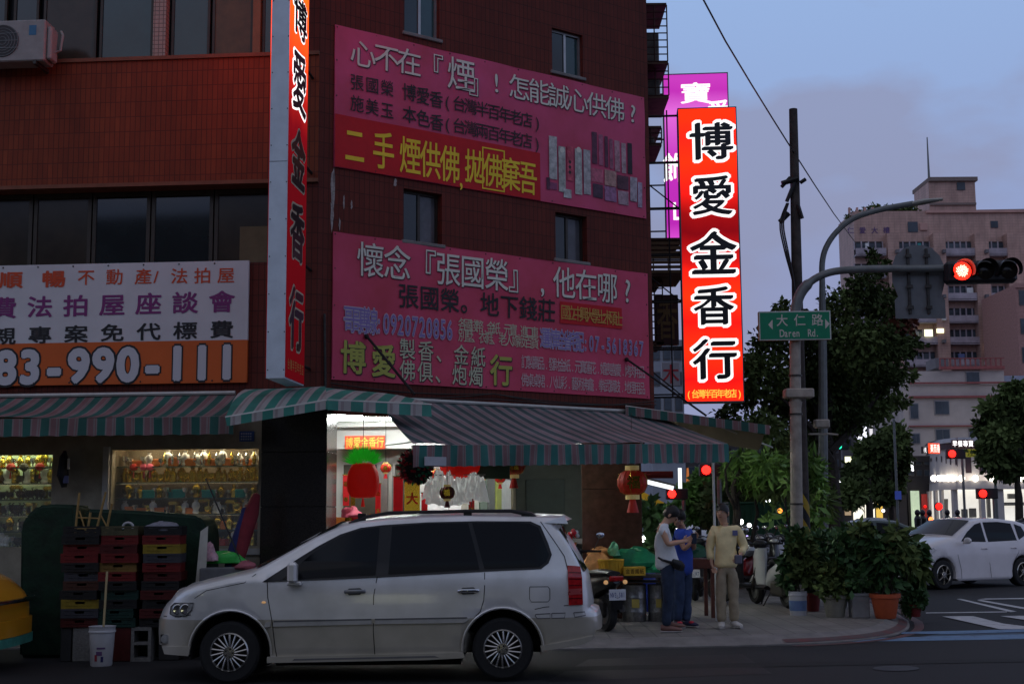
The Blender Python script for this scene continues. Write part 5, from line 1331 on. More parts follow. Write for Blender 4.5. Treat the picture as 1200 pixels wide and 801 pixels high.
for poly in ([(629, 721.8), (646, 721), (646, 726.5), (631, 726.6), (628.5, 724)], [(648, 720.8), (664, 720.6), (663, 726.3), (648, 726.5)], [(674, 720.5), (687, 719.8), (688, 724), (675, 725.8)]): CB.strip(m, V2(poly + poly[:1]), .009, .004)
m.build('bumper_scuffs', mat('scuff_grey', (.12, .12, .12), .7), van)
# glazing front / back
m = MB(); CB.cross(m, V(392, 620), V(297, 670), .88, .012); 
m.build('windscreen', CGL, van, True)
m = MB(); CB.cross(m, V(684, 676), V(655, 625), .86, .014); m.build('rear_window', CGL, van, True)
m = MB(); 
for y in (-.45, .25): m.tube([(V(292, 0)[0], y, V(0, 671)[1] + .03), (V(340, 0)[0], y + .5, V(0, 648)[1] + .07)], [.012, .006], 5)
m.build('wiper', TRIMB, van)
# roof rails and aerial
for sd in (-1, 1):
    y = sd * (CB.half(1.5, 1.6) - .10)
    m = MB(); m.tube([(V(404, 0)[0], y, V(0, 615)[1]), (V(425, 0)[0], y, V(0, 609.5)[1] + .02), (V(452, 0)[0], y, V(0, 606)[1] + .03), (V(548, 0)[0], y, V(0, 603.3)[1] + .02), (V(600, 0)[0], y, V(0, 603.5)[1] + .02), (V(625, 0)[0], y, V(0, 606.5)[1] + .01), (V(630, 0)[0], y, V(0, 609)[1])], [.016, .02, .018, .018, .018, .026, .02], 8)
    for px_ in (420, 548, 618): m.box(V(px_ - 5, 0)[0], V(px_ + 5, 0)[0], y - .016, y + .016, V(0, 612)[1], V(0, 605)[1] + .02, .004)
    m.build('roof_rail', TRIMB, van, True)
m = MB(); m.tube([(V(547, 0)[0], .1, V(0, 606)[1]), (V(551, 0)[0], .1, V(0, 585)[1])], [.006, .003], 5); m.build('aerial', TRIMB, van)
# mirror, handles
for sd in (-1, 1):
    c = V(345, 676); y = sd * (CB.half(*c))
    m = MB(); m.box(V(339.5, 0)[0], V(350.5, 0)[0], y + sd * .10, y + sd * .24, V(0, 683)[1], V(0, 659)[1], .025); m.box(V(337, 0)[0], V(354, 0)[0], y + sd * .0, y + sd * .13, V(0, 686.5)[1], V(0, 681.5)[1], .012); m.build('wing_mirror', VW, van, True)
for cx_, chm in ((416, mat('dull_handle', (.25, .25, .25), .3, metal=.7)), (550, CHROME)):
    m = MB(); c = V(cx_, 694.5); y = -(CB.half(*c) + .006); m.tube([(c[0] - .10, y, c[1]), (c[0] - .07, y - .025, c[1] + .004), (c[0] + .06, y - .028, c[1] + .006), (c[0] + .10, y, c[1] + .004)], [(.012, .018)] * 4, 8); o = m.build('door_handle', chm, van, True)
    m = MB(); CB.patch(m, V2([(cx_ - 11, 694), (cx_ - 7, 690.5), (cx_ + 6, 690), (cx_ + 10, 693), (cx_ + 6, 698), (cx_ - 7, 698.5)]), .004, cells=.08); m.build('handle_recess', mat('recess_grey', (.10, .10, .10), .5), o)
rw = 36.2 / SV
for c_ in (fc, rc_):
    wheel(van, c_[0], -.835, c_[1], rw, 1, 18); wheel(van, c_[0], .835, c_[1], rw, -1, 18)
m = MB(); m.box(V(560, 0)[0], V(668, 0)[0], -.6, .6, .31, .38); m.build('underbody', SEAM, van)

# ---------------- generic hatchback / saloon for the others ----------------
def side_car(name, label, loc, rz, pmat, outl, wins, wb, r, W=.85, belt=.92, lamps=True, roofz=1.45, lamp_on=False, wsc=None, rsc=None, group=None):
    c = thing(name, label, 'car', loc, rz, group)
    xf, xr_ = min(p[0] for p in outl), max(p[0] for p in outl)
    b = CarBody(outl, W, belt, xf, xr_, tum=.30, rf=.7, crown=(.03, .16, .1))
    b.body('body', pmat, c)
    for sd in (-1, 1):
        for wn in wins: m = MB(); b.patch(m, wn, .005, side=sd, cells=.2); m.build('window_pane', CGL, c, True)
    if wsc: m = MB(); b.cross(m, wsc[0], wsc[1], .86, .014); m.build('windscreen', CGL, c, True)
    if rsc: m = MB(); b.cross(m, rsc[0], rsc[1], .84, .014); m.build('rear_window', CGL, c, True)
    for x in (0, wb):
        for sd in (-1, 1): wheel(c, x, sd * (W - .03), r, r, -sd, 7, thin=False, rimf=.66)
    return c, b
HO = [(-.78, .18), (-.84, .3), (-.84, .5), (-.78, .66), (-.62, .80), (-.3, .93), (.15, 1.03), (.45, 1.08), (.8, 1.26), (1.15, 1.42), (1.5, 1.47), (2.0, 1.47), (2.5, 1.42), (2.85, 1.34), (3.02, 1.1), (3.08, .85), (3.12, .6), (3.10, .35), (3.0, .24), (2.86, .2)]
def hatch_outline(wb, r, base, ra_=.37):
    o = list(base) + arch(wb, r, ra_, -14, 194, 12) + [(wb - ra_ - .06, .17), (ra_ + .06, .17)] + arch(0, r, ra_, -14, 194, 12)
    return o
hw_paint = paint('white_hatchback_paint', (.82, .77, .77))
fwp = G(1107, 690.5)
hb, hbb = side_car('parked_hatchback', 'white hatchback standing on the road beside the potted plants', (fwp.x - .415, fwp.y + .72, 0), R(30), hw_paint, hatch_outline(2.49, .31, HO),
    [[(.58, 1.0), (.85, 1.2), (1.15, 1.36), (1.35, 1.40), (1.35, .98)], [(1.42, .98), (1.42, 1.405), (1.9, 1.41), (2.3, 1.37), (2.35, 1.0)], [(2.42, 1.01), (2.4, 1.36), (2.62, 1.30), (2.72, 1.12)]], 2.49, .31, W=.86, wsc=((1.13, 1.41), (.5, 1.10)), rsc=((3.04, 1.05), (2.88, 1.33)))
m = MB()
for sd in (-1, 1):
    hbb.strip(m, [(.42, .98), (.42, .7), (.5, .4), (.5, .22)], .010, .004, sd); hbb.strip(m, [(1.39, .98), (1.39, .5), (1.42, .22)], .010, .004, sd); hbb.strip(m, [(2.36, .98), (2.34, .75), (2.12, .5), (2.1, .24)], .010, .004, sd)
m.build('panel_gap', SEAM, hb)
for sd in (-1, 1):
    m = MB(); hbb.patch(m, [(-.78, .64), (-.70, .74), (-.30, .88), (-.22, .84), (-.4, .72), (-.72, .60)], .008, side=sd, cells=.06, th=.006); m.build('headlight', LENS, hb, True)
    m = MB(); y = sd * (.87); m.ball((.60, y + sd * .11, 1.02), .06, .10, .07, 10, 6); m.box(.56, .64, y, y + sd * .08, .95, 1.0, .01); m.build('wing_mirror', hw_paint, hb, True)
    for x in (1.25, 2.18): m = MB(); m.tube([(x - .09, sd * .862, .84), (x, sd * .885, .85), (x + .09, sd * .862, .84)], .012, 6); m.build('door_handle', hw_paint, hb, True)
m = MB(); [m.ball((-.86, y, .36), .06, n=8, m=5) for y in (-.6, .6)]; m.build('fog_lamp', CHROME, hb, True)
m = MB(); hbb.cross(m, (-.80, .60), (-.84, .50), .45, .014, n=8, k=1); hbb.cross(m, (-.84, .42), (-.84, .28), .62, .014, n=8, k=1); m.build('grille', TRIMB, hb)
m = MB(); m.box(-1.03, -1.0, -.17, .17, .44, .54, .004); m.build('number_plate', PLATE, hb)
# other traffic, mostly hidden
SO = [(-.80, .18), (-.88, .3), (-.86, .55), (-.72, .74), (-.3, .86), (.3, .95), (.55, 1.0), (1.0, 1.26), (1.35, 1.40), (1.8, 1.44), (2.3, 1.40), (2.8, 1.18), (3.05, 1.06), (3.55, 1.02), (3.66, .85), (3.68, .45), (3.6, .26), (3.1, .2)]
SW_ = [[(.7, .98), (1.05, 1.24), (1.35, 1.35), (1.72, 1.38), (1.72, .99)], [(1.8, .99), (1.8, 1.38), (2.28, 1.34), (2.7, 1.14), (2.75, 1.02)]]
def saloon(name, label, px, pyg, Yd, rz, pm, base=SO, wins=SW_, wb=2.65):
    p = PY(px, 600, Yd)
    return side_car(name, label, (p.x, Yd, 0), rz, pm, hatch_outline(wb, .31, base), wins, wb, .31, wsc=((1.33, 1.37), (.6, 1.02)), rsc=((3.02, 1.08), (2.35, 1.37)))
saloon('parked_saloon', 'dull green saloon half hidden behind the potted bushes', 938, 0, 35.5, R(-4), paint('green_saloon_paint', (.055, .09, .085)))
c_, b_ = saloon('parked_saloon', 'pale blue saloon just beyond the white hatchback', 1066, 0, 42, R(20), paint('pale_blue_paint', (.32, .38, .45)))
c_, b_ = saloon('moving_saloon', 'dark blue saloon crossing at the far right behind the white hatchback', 1156, 0, 46, R(-4), paint('dark_blue_paint', (.012, .016, .03)))
c_, b_ = saloon('parked_saloon', 'silver saloon roof glimpsed behind the trees and pole', 962, 0, 50, R(-20), paint('silver_paint', (.4, .42, .46)))
# distant white car with lights seen through the arcade
c_, b_ = saloon('moving_saloon', 'small brightly lit white car far down the side street', 783, 0, 56, R(5), paint('bright_white_paint', (.8, .8, .8)))
HLON = mat('headlamp_beam', (1, 1, .95), emit=14, ecol=(1, .98, .92))
m = MB(); [m.ball((-.90, y, .62), .13, n=8, m=5) for y in (-.6, .6)]; m.build('headlight', HLON, c_, True)

# ---------------- yellow taxi at the left edge ----------------
tx = PY(11, 700, 14.9)
TX = thing('taxi', 'front corner of a yellow taxi with a green bumper strip at the left edge', 'taxi', (tx.x, 14.9, 0), R(180))
YEL = paint('taxi_yellow', (.62, .27, .015))
TO = [(-.0, .30), (.0, .55), (.02, .70), (.12, .80), (.30, .95), (.5, 1.05), (1.0, 1.12), (1.25, 1.2), (1.7, 1.52), (2.0, 1.6), (3.2, 1.58), (3.6, 1.3), (4.0, 1.1), (4.3, .9), (4.3, .3)]
tb_ = CarBody(TO + arch(3.4, .32, .37, -14, 194, 10) + [(2.9, .2), (1.35, .2)] + arch(.85, .32, .37, -14, 194, 10) + [(.4, .26)], .86, 1.0, 0, 4.3, rf=.22, crown=(.03, .05, .1))
tb_.body('body', YEL, TX)
for sd in (1, -1):
    m = MB(); tb_.patch(m, [(1.2, 1.05), (1.65, 1.45), (2.0, 1.53), (3.1, 1.5), (3.4, 1.25), (3.4, 1.05)], .005, side=sd, cells=.2); m.build('window_pane', CGL, TX, True)
    for x in (.85, 3.4): wheel(TX, x, sd * .83, .32, .32, -sd, 9, thin=False)
    m = MB(); tb_.patch(m, [(.02, .62), (.05, .72), (.32, .90), (.42, .86), (.3, .70)], .01, side=sd, cells=.06, th=.01); m.build('headlight', LENS, TX, True)
m = MB(); tb_.cross(m, (0, .40), (0, .26), 1.0, .05, n=10, k=1)
m = MB(); 
P_ = [(.62, .885), (.30, .90), (.10, .84), (-.01, .70), (-.06, .2), (-.06, -.2), (-.01, -.70), (.10, -.84), (.30, -.90), (.62, -.885)]
Pz = smooth(P_, 3)
def band(m, P, z0, z1, th=.02):
    Q = [(x, y) for x, y in P]
    for i in range(len(Q) - 1):
        a, b = Q[i], Q[i + 1]; m.add([(*a, z0), (*b, z0), (*b, z1), (*a, z1)], [(0, 1, 2, 3)])
        m.add([(*a, z1), (*b, z1), (b[0] + .05, b[1] * .96, z1), (a[0] + .05, a[1] * .96, z1)], [(0, 1, 2, 3)])
        m.add([(*a, z0), (*b, z0), (b[0] + .05, b[1] * .96, z0), (a[0] + .05, a[1] * .96, z0)], [(0, 3, 2, 1)])
band(m, Pz, .36, .54); m.build('bumper', YEL, TX, True)
m = MB(); band(m, [(x - .012, y * 1.01) for x, y in Pz], .26, .355); m.build('bumper_strip', mat('teal_bumper_strip', (.05, .22, .17), .5, var=.3, scale=8), TX, True)
m = MB(); band(m, [(x - .012, y * 1.012) for x, y in Pz], .72, .76); m.tube([(x - .03, y * 1.02, .74) for x, y in Pz], .022, 6); m.build('chrome_strip', CHROME, TX, True)
m = MB(); m.box(.16, .30, .905, .925, .555, .70, .004); o = m.build('licence_sticker', PLATE, TX); m = MB(); [m.box(.18 + .022 * i, .195 + .022 * i, .926, .928, .58 + .035 * j, .60 + .035 * j) for i in range(5) for j in range(3)]; m.build('lettering', BLET, o)

# =====================================================================
#  PEOPLE
# =====================================================================
SKIN = mat('skin', (.56, .32, .21), .55, var=.08, scale=10)
HAIR = mat('black_hair', (.012, .010, .009), .5, var=.3, scale=60)
def skinned(name, chains, mt, parent, sub=2):
    """chains: lists of ((x,y,z), (rx,ry)); chains whose first point coincides with an existing one join it"""
    bm = bmesh.new(); sk = bm.verts.layers.skin.verify(); seen = {}
    first = True
    for ch in chains:
        prev = None
        for p, r in ch:
            key = tuple(round(c, 4) for c in p)
            v = seen.get(key)
            if v is None:
                v = bm.verts.new(p); seen[key] = v
                r2_ = r if isinstance(r, tuple) else (r, r)
                v[sk].radius = r2_; v[sk].use_root = prev is None
            if prev is not None and prev is not v:
                try: bm.edges.new((prev, v))
                except ValueError: pass
            prev = v
    me = bpy.data.meshes.new(name); bm.to_mesh(me); bm.free(); me.materials.append(mt)
    o = ob(name, me, parent)
    a = o.modifiers.new('skin', 'SKIN'); a.use_smooth_shade = True; a.branch_smoothing = .4
    b = o.modifiers.new('sub', 'SUBSURF'); b.levels = sub; b.render_levels = sub
    if name != 'body': d = o.modifiers.new('folds', 'DISPLACE'); d.texture = CLOUDT; d.strength = .035; d.mid_level = .5
    return o
def hand_chains(w, d, side, curl=.5, s=1.0):
    """wrist point, pointing direction, thumb side vector"""
    w = Vector(w); d = Vector(d).normalized(); sd = Vector(side); sd = (sd - d * sd.dot(d)).normalized(); n = d.cross(sd)
    palm = w + d * .075 * s; ch = [[(tuple(w), (.026, .020)), (tuple(w + d * .04 * s), (.032, .017)), (tuple(palm), (.036, .015))]]
    for k, L in enumerate((.068, .076, .070, .056)):
        b = palm + sd * (.027 - .018 * k) * s; p1 = b + d * L * .45 * s; p2 = p1 + (d * (1 - curl * .5) + n * curl * .8).normalized() * L * .32 * s; p3 = p2 + (d * (1 - curl) + n * curl * 1.3).normalized() * L * .26 * s
        ch.append([(tuple(b - d * .02), .009), (tuple(p1), .0085), (tuple(p2), .008), (tuple(p3), .0065)])
    b = w + d * .025 * s + sd * .022 * s; p1 = b + (d * .6 + sd * .8).normalized() * .035 * s; p2 = p1 + (d * .9 + sd * .3 + n * curl * .4).normalized() * .028 * s
    ch.append([(tuple(b), .011), (tuple(p1), .010), (tuple(p2), .008)])
    return ch
def person(label, loc, J, mats_, hair=1.0, look=(0, -1, 0)):
    """J: joints in local metres (x right, y away, z up)"""
    P_ = thing('person', label, 'person', loc)
    sh_, pn_, so_ = mats_
    j = {k: Vector(v) for k, v in J.items() if isinstance(v, tuple)}
    mid = lambda a, b, t=.5: tuple(j[a].lerp(j[b], t))
    f = Vector(look).normalized(); rt = f.cross(Vector((0, 0, 1))).normalized(); up = rt.cross(f)
    hd = j['head']
    body = [[(tuple(j['pelvis']), (.085, .07)), (mid('pelvis', 'chest'), (.095, .075)), (tuple(j['chest']), (.10, .08)), (tuple(j['neck']), (.055, .052)), (tuple(hd - up * .07 + f * .005), (.060, .068)), (tuple(hd - up * .02 + f * .012), (.072, .085)), (tuple(hd + up * .04), (.078, .092)), (tuple(hd + up * .085 - f * .01), (.055, .065))]]
    for s in 'LR':
        body.append([(tuple(j['chest']), (.10, .08)), (tuple(j['sh' + s]), .052), (mid('sh' + s, 'el' + s), .044), (tuple(j['el' + s]), .038), (mid('el' + s, 'wr' + s, .4), .037), (tuple(j['wr' + s]), (.026, .020))])
        hc = hand_chains(J['wr' + s], j['hd' + s] - j['wr' + s], J['th' + s], .55); body += hc
        body.append([(tuple(j['pelvis']), (.085, .07)), (tuple(j['hip' + s]), .06), (mid('hip' + s, 'kn' + s), .06), (tuple(j['kn' + s]), .056), (mid('kn' + s, 'an' + s, .4), .055), (tuple(j['an' + s]), .038), (tuple(j['an' + s] + Vector((0, 0, -.05))), (.04, .03)), (tuple(j['to' + s]), (.035, .022))])
    skinned('body', body, SKIN, P_)
    sl = J.get('sleeve', .55)
    sc_ = [[(tuple(j['pelvis'] + Vector((0, 0, J.get('hem', -.10)))), (.172, .135)), (tuple(j['pelvis'] + Vector((0, 0, .04))), (.165, .135)), (mid('pelvis', 'chest'), (.16, .13)), (tuple(j['chest']), (.165, .13)), (mid('chest', 'neck', .55), (.10, .075)), (mid('chest', 'neck', .86), (.062, .06))]]
    for s in 'LR':
        c = [(tuple(j['chest']), (.165, .13)), (tuple(j['sh' + s]), .072), (mid('sh' + s, 'el' + s, .55), .070)]
        if sl > .6: c += [(tuple(j['el' + s]), .062), (mid('el' + s, 'wr' + s, sl - .5 if sl < 1.4 else .9), .052)]
        sc_.append(c)
    skinned('shirt', sc_, sh_, P_)
    pc = [[(tuple(j['pelvis'] + Vector((0, 0, .07))), (.150, .108)), (tuple(j['pelvis']), (.155, .115))]]
    for s in 'LR':
        pc.append([(tuple(j['pelvis']), (.155, .115)), (tuple(j['hip' + s]), .100), (mid('hip' + s, 'kn' + s), .090), (tuple(j['kn' + s]), .074), (mid('kn' + s, 'an' + s, .5), .070), (tuple(j['an' + s] + Vector((0, 0, -.02))), (.066, .066))])
    skinned('trousers', pc, pn_, P_)
    for s in 'LR':
        a, t = j['an' + s], j['to' + s]; d = (t - a); d.z = 0; d.normalize()
        m = MB(); m.tube([a + Vector((0, 0, -.03)) - d * .07, a + Vector((0, 0, -.03)) - d * .03, a + d * .06 + Vector((0, 0, -.045)), a + d * .16 + Vector((0, 0, -.055)), a + d * .205 + Vector((0, 0, -.06))], [(.032, .035), (.044, .046), (.048, .036), (.046, .026), (.024, .016)], 12); m.build('shoe', so_, P_, True)
        m = MB(); m.tube([a - d * .075 + Vector((0, 0, -.085)), a + Vector((0, 0, -.085)), a + d * .1 + Vector((0, 0, -.085)), a + d * .21 + Vector((0, 0, -.08))], [(.036, .012), (.046, .013), (.052, .013), (.028, .010)], 10); m.build('sole', mat('pale_sole', (.4, .38, .36), .6), P_, True)
    # head details
    M3 = Matrix((rt, -f, up)).transposed().to_4x4(); M3.translation = hd
    m = MB(); m.X = M3
    n, mm_ = 16, 10; vs = []; fs = []
    for i in range(mm_ + 1):
        th = math.pi * i / mm_
        for k in range(n):
            a = 2 * math.pi * k / n; front = max(0, -math.sin(a))
            lim = .12 + .95 * (1 - front ** .6) * hair * (1.0)
            t = th * min(1, (.42 + (1 - front ** .7) * .26)) 
            r_ = 1.0 + .04 * math.sin(5 * a + 3 * i) + rnd.uniform(-.02, .02)
            vs.append((.088 * r_ * math.sin(t) * math.cos(a), .105 * r_ * math.sin(t) * math.sin(a) + .006, .125 * r_ * math.cos(t) * 1.0 + .012))
    for i in range(mm_):
        for k in range(n): a = i * n + k; b = i * n + (k + 1) % n; fs.append((a, a + n, b + n, b))
    m.add(vs, fs); m.build('hair', HAIR, P_, True)
    m = MB(); m.X = M3; m.tube([(0, -.090, .02), (0, -.108, -.018), (0, -.098, -.028)], [.008, .014, .010], 6); m.build('nose', SKIN, P_, True)
    for s in (-1, 1):
        m = MB(); m.X = M3; m.ball((s * .080, .008, -.005), .012, .018, .032, 8, 6); m.build('ear', SKIN, P_, True)
        m = MB(); m.X = M3; m.ball((s * .031, -.083, .018), .013, .008, .007, 8, 5); o = m.build('eye', mat('eye_white', (.6, .58, .55), .3), P_, True); m = MB(); m.X = M3; m.ball((s * .031, -.090, .018), .006, .003, .006, 6, 4); m.build('iris', HAIR, o)
        m = MB(); m.X = M3; m.tube([(s * .018, -.088, .038), (s * .045, -.083, .040)], [.004, .003], 5); m.build('eyebrow', HAIR, P_)
    m = MB(); m.X = M3; m.tube([(-.022, -.084, -.052), (0, -.090, -.054), (.022, -.084, -.052)], [.003, .006, .003], 6); m.build('mouth', mat('lip', (.25, .09, .07), .5), P_, True)
    return P_
def Jp(px0, py0, S_): return lambda px, py, y=0.0: ((px - px0) / S_, y, (py0 - py) / S_)
YSH = mat('pale_yellow_shirt', (.82, .68, .36), .8, var=.15, scale=6, bump=.5)
KHK = mat('khaki_trousers', (.34, .28, .19), .85, var=.2, scale=7, bump=.5)
g = G(853, 735.5, SW); q = Jp(853, 735.5, F / (g.y * 1.0))
py_ = person('person in a pale yellow long-sleeved shirt and khaki trousers standing alone looking left', g, dict(
    pelvis=q(853, 664), chest=q(852.5, 632), neck=q(851.5, 614), head=q(850, 604.5, -.02), shL=q(840, 622), shR=q(866, 622), elL=q(834.5, 644, .03), wrL=q(836, 663, -.02), hdL=q(838, 669, -.05), thL=(1, 0, 0),
    elR=q(875, 644, .0), wrR=q(867, 653, -.14), hdR=q(863, 657, -.18), thR=(0, 0, 1), hipL=q(846.5, 668), hipR=q(860, 668), knL=q(846, 700, -.01), knR=q(860.5, 699, 0), anL=q(846, 727.5, .02), anR=q(861, 727, .03),
    toL=q(843, 733, -.17), toR=q(866, 733, -.15), sleeve=1.3, hem=-.06), (YSH, KHK, mat('grey_white_shoe', (.55, .52, .48), .6)), look=(-.5, -.86, .03))
m = MB(); m.box(.02 + .0, .09, -.125, -.12, .0, .07); o = m.build('chest_print', mat('blue_print', (.12, .13, .25), .7), py_); o.location = (q(858, 630)[0], .01, q(858, 630)[2])
m = MB(); m.box(-.05, .05, -.03, .03, -.06, .06, .015); o = m.build('wallet', mat('grey_cloth_bundle', (.12, .12, .16), .7), None, label='small grey cloth bundle held at the waist by the yellow-shirted person', cat='bundle'); o.location = g + Vector(q(864, 657, -.22))
WSH = mat('grey_white_tshirt', (.74, .76, .76), .8, var=.12, scale=6, bump=.5)
JNS = mat('dark_blue_jeans', (.022, .035, .065), .85, var=.3, scale=9, bump=.4)
g = G(786, 740, SW); q = Jp(786, 740, F / (g.y * 1.0))
pw = person('person in a grey-white t-shirt with a black waist bag bending over a phone', g, dict(
    pelvis=q(784, 664), chest=q(777, 629), neck=q(784, 613), head=q(789, 607, 0), shL=q(776, 620, -.16), shR=q(780, 620, .16), elL=q(783, 640, -.20), wrL=q(801, 637, -.12), hdL=q(808, 635, -.08), thL=(0, 0, 1),
    elR=q(788, 640, .18), wrR=q(804, 637, .05), hdR=q(811, 634, .0), thR=(0, 0, 1), hipL=q(783, 669, -.08), hipR=q(784, 669, .08), knL=q(783, 702, -.09), knR=q(786, 701, .10), anL=q(780, 731.5, -.08), anR=q(786, 729, .12),
    toL=q(792, 737, -.09), toR=q(798, 734, .11), sleeve=.5, hem=-.08), (WSH, JNS, mat('brown_sandal', (.20, .10, .08), .6)), look=(.80, -.15, -.58))
m = MB(); m.tube([q(772, 655, -.12), q(777, 658, -.16), q(788, 661, -.15), q(798, 663, -.05), q(797, 664, .08)], [.012, .016, .02, .02, .018], 8); m.build('strap', BLACK, None, label='black waist bag worn round the hips of the person in the grey-white t-shirt', cat='waist bag').location = g
bpy.data.objects['strap'].name = 'waist_bag'
m = MB(); m.tube([q(788, 660, -.16), q(796, 664, -.12), q(801, 667, -.05)], [(.03, .045), (.045, .07), (.03, .05)], 10); m.build('pouch', BLACK, bpy.data.objects['waist_bag'], True)
ph = thing('mobile_phone', 'black mobile phone held out by the two people standing close together', 'phone', g + Vector(q(815, 634, -.03)), R(20))
MB().box(-.04, .04, -.005, .005, -.07, .07, .004).build('case', BLACK, ph); MB().box(-.035, .035, -.0075, -.0055, -.06, .06).build('screen', mat('dim_screen', (.02, .03, .05), .1), ph)
BSH = mat('bright_blue_shirt', (.04, .09, .45), .75, var=.2, scale=6, bump=.4)
BJN = mat('mid_blue_jeans', (.04, .065, .13), .85, var=.3, scale=8, bump=.4)
g = G(803, 735.5, SW) + Vector((0, .12, 0)); q = Jp(803, 735.5, F / (g.y * 1.0))
pb_ = person('person in a bright blue shirt and blue jeans leaning in to look at the phone', g, dict(
    pelvis=q(802, 668), chest=q(805, 635), neck=q(803, 620), head=q(799, 611.5, -.10), shL=q(797, 626, -.13), shR=q(812, 626, .08), elL=q(803, 647, -.20), wrL=q(812, 637, -.28), hdL=q(815, 632, -.30), thL=(0, 0, 1),
    elR=q(816, 646, .0), wrR=q(815, 638, -.18), hdR=q(815, 632, -.24), thR=(0, 0, 1), hipL=q(797, 671, -.05), hipR=q(807, 671, .04), knL=q(798, 702, -.05), knR=q(807, 702, .02), anL=q(795, 727.5, -.02), anR=q(806, 727, .03),
    toL=q(798, 734, -.20), toR=q(815, 733, -.10), sleeve=.5, hem=-.12), (BSH, BJN, mat('navy_trainer', (.03, .03, .07), .6)), look=(.25, -.78, -.52))
for px_, yy in ((797, -.12), (811, -.06)): o = MB().ball((0, 0, 0), .04, .05, .022, 8, 5).build('red_shoe_flash', mat('red_shoe_cloth', (.5, .03, .05), .6), pb_, True); o.location = q(px_, 729.5, yy)

# =====================================================================
#  SCOOTERS
# =====================================================================
def make_scooter(label, col, tail=False, group='scooters parked along the side street'):
    """local: front toward +y"""
    s = thing('parked_scooter', label, 'scooter', (0, 0, 0), 0, group)
    for y in (-.62, .62):
        w_ = thing('wheel', '', '', (0, y, .24)); del w_['label']; del w_['category']; w_.parent = s
        MB().lathe([(.15, -.045), (.22, -.05), (.245, 0), (.22, .05), (.15, .045)], 20, axis='X', caps=False).build('tyre', TYRE, w_, True)
        MB().lathe([(.16, -.03), (.05, -.045), (.05, .045), (.16, .03)], 12, axis='X').build('rim', mat('scooter_rim', (.15, .15, .15), .4, metal=.6), w_)
    bc_ = paint(*col)
    m = MB(); m.tube([(0, -.92, .68), (0, -.80, .66), (0, -.45, .60), (0, -.15, .48), (0, .0, .36)], [(.05, .05), (.12, .10), (.16, .15), (.14, .16), (.10, .08)], 14); m.build('tail_body', bc_, s, True)
    m = MB(); m.tube([(0, -.05, .30), (0, .36, .30)], [(.17, .045), (.15, .045)], 10); m.build('floorboard', TRIMB, s, True)
    m = MB(); m.tube([(0, .36, .28), (0, .44, .5), (0, .42, .78), (0, .36, .96)], [(.15, .05), (.20, .08), (.19, .10), (.13, .08)], 14); m.build('leg_shield', bc_, s, True)
    m = MB(); m.tube([(0, .42, .46), (0, .58, .46), (0, .78, .36)], [(.08, .05), (.09, .05), (.05, .02)], 10); m.build('front_fender', bc_, s, True)
    m = MB(); [m.tube([(x, .44, .62), (x, .62, .24)], .022, 6) for x in (-.07, .07)]; m.build('fork', STEEL, s)
    m = MB(); m.tube([(0, -.85, .76), (0, -.5, .76), (0, -.2, .74), (0, -.08, .70)], [(.10, .03), (.15, .05), (.13, .045), (.07, .02)], 12); m.build('seat', mat('black_seat_vinyl', (.015, .015, .015), .4), s, True)
    m = MB(); m.tube([(-.34, .22, 1.02), (-.16, .33, 1.02), (.16, .33, 1.02), (.34, .22, 1.02)], .018, 6); m.ball((0, .40, 1.0), .13, .10, .09, 12, 7); m.build('handlebar', TRIMB, s, True)
    MB().ball((0, .48, 1.0), .09, .03, .06, 10, 6).build('headlight', LENS, s, True)
    for x in (-.26, .26):
        o = MB().tube([(x, .30, 1.04), (x * 1.3, .28, 1.20)], .007, 5).build('mirror_stem', STEEL, s); MB().ball((x * 1.35, .27, 1.24), .065, .012, .045, 10, 6).build('mirror', CHROME, o, True)
    MB().box(-.10, .10, -.945, -.90, .66, .73, .015).build('tail_light', mat('lit_tail_lens', (.5, .01, .01), .2, emit=2.2, ecol=(1, .03, .02)) if tail else LENSR, s)
    for x in (-.14, .14): MB().ball((x, -.9, .65), .035, .03, .03, 8, 5).build('indicator', mat('amber_lens', (.6, .25, .05), .2), s, True)
    MB().box(-.12, .12, -.955, -.948, .42, .56, .003).build('number_plate', PLATE, s)
    MB().tube([(0, -.62, .66), (0, -.95, .45), (0, -.93, .30)], [(.05, .01), (.08, .008), (.08, .008)], 8).build('mudguard', TRIMB, s)
    MB().tube([(.14, -.2, .24), (.16, -.5, .26), (.15, -.78, .30)], [.03, .05, .05], 8).build('exhaust', STEEL, s, True)
    MB().tube([(-.06, -.15, .28), (-.2, -.1, .01)], .012, 5).build('side_stand', STEEL, s)
    m = MB(); m.box(-.13, .13, -.7, -.2, .18, .42, .04); m.build('engine_block', STEEL, s)
    return s
def plate_text(s, txt):
    m = MB(); line(m, txt, -.09, .09, .49, .045, .09, -.957, .02); m.build('lettering', mat('blue_plate_print', (.03, .05, .2), .5, var=0), [c for c in s.children if c.name.startswith('number_plate')][0])
s1 = make_scooter('dark scooter seen from behind right against the tailgate of the white van', ('black_scooter_paint', (.015, .015, .018)), False, 'scooters seen from behind'); plate_text(s1, 'NV3-581')
s1.location = (PY(700, 700, 18.3).x - .12, 18.75, SW); s1.rotation_euler[2] = R(22)
s2 = make_scooter('dark scooter with a lit red tail lamp behind the two people with the phone', ('black_scooter_paint', (.015, .015, .018)), True, 'scooters seen from behind'); plate_text(s2, '628-JKT')
s2.location = (PY(822, 650, 24.4).x, 25, SW); s2.rotation_euler[2] = R(-12)
s3 = make_scooter('white scooter seen from behind beside the white plant bucket', ('white_scooter_paint', (.55, .56, .56)), True, 'scooters seen from behind'); plate_text(s3, 'MBT-902')
s3.location = (PY(911, 650, 22.3).x, 22.9, SW); s3.rotation_euler[2] = R(14)
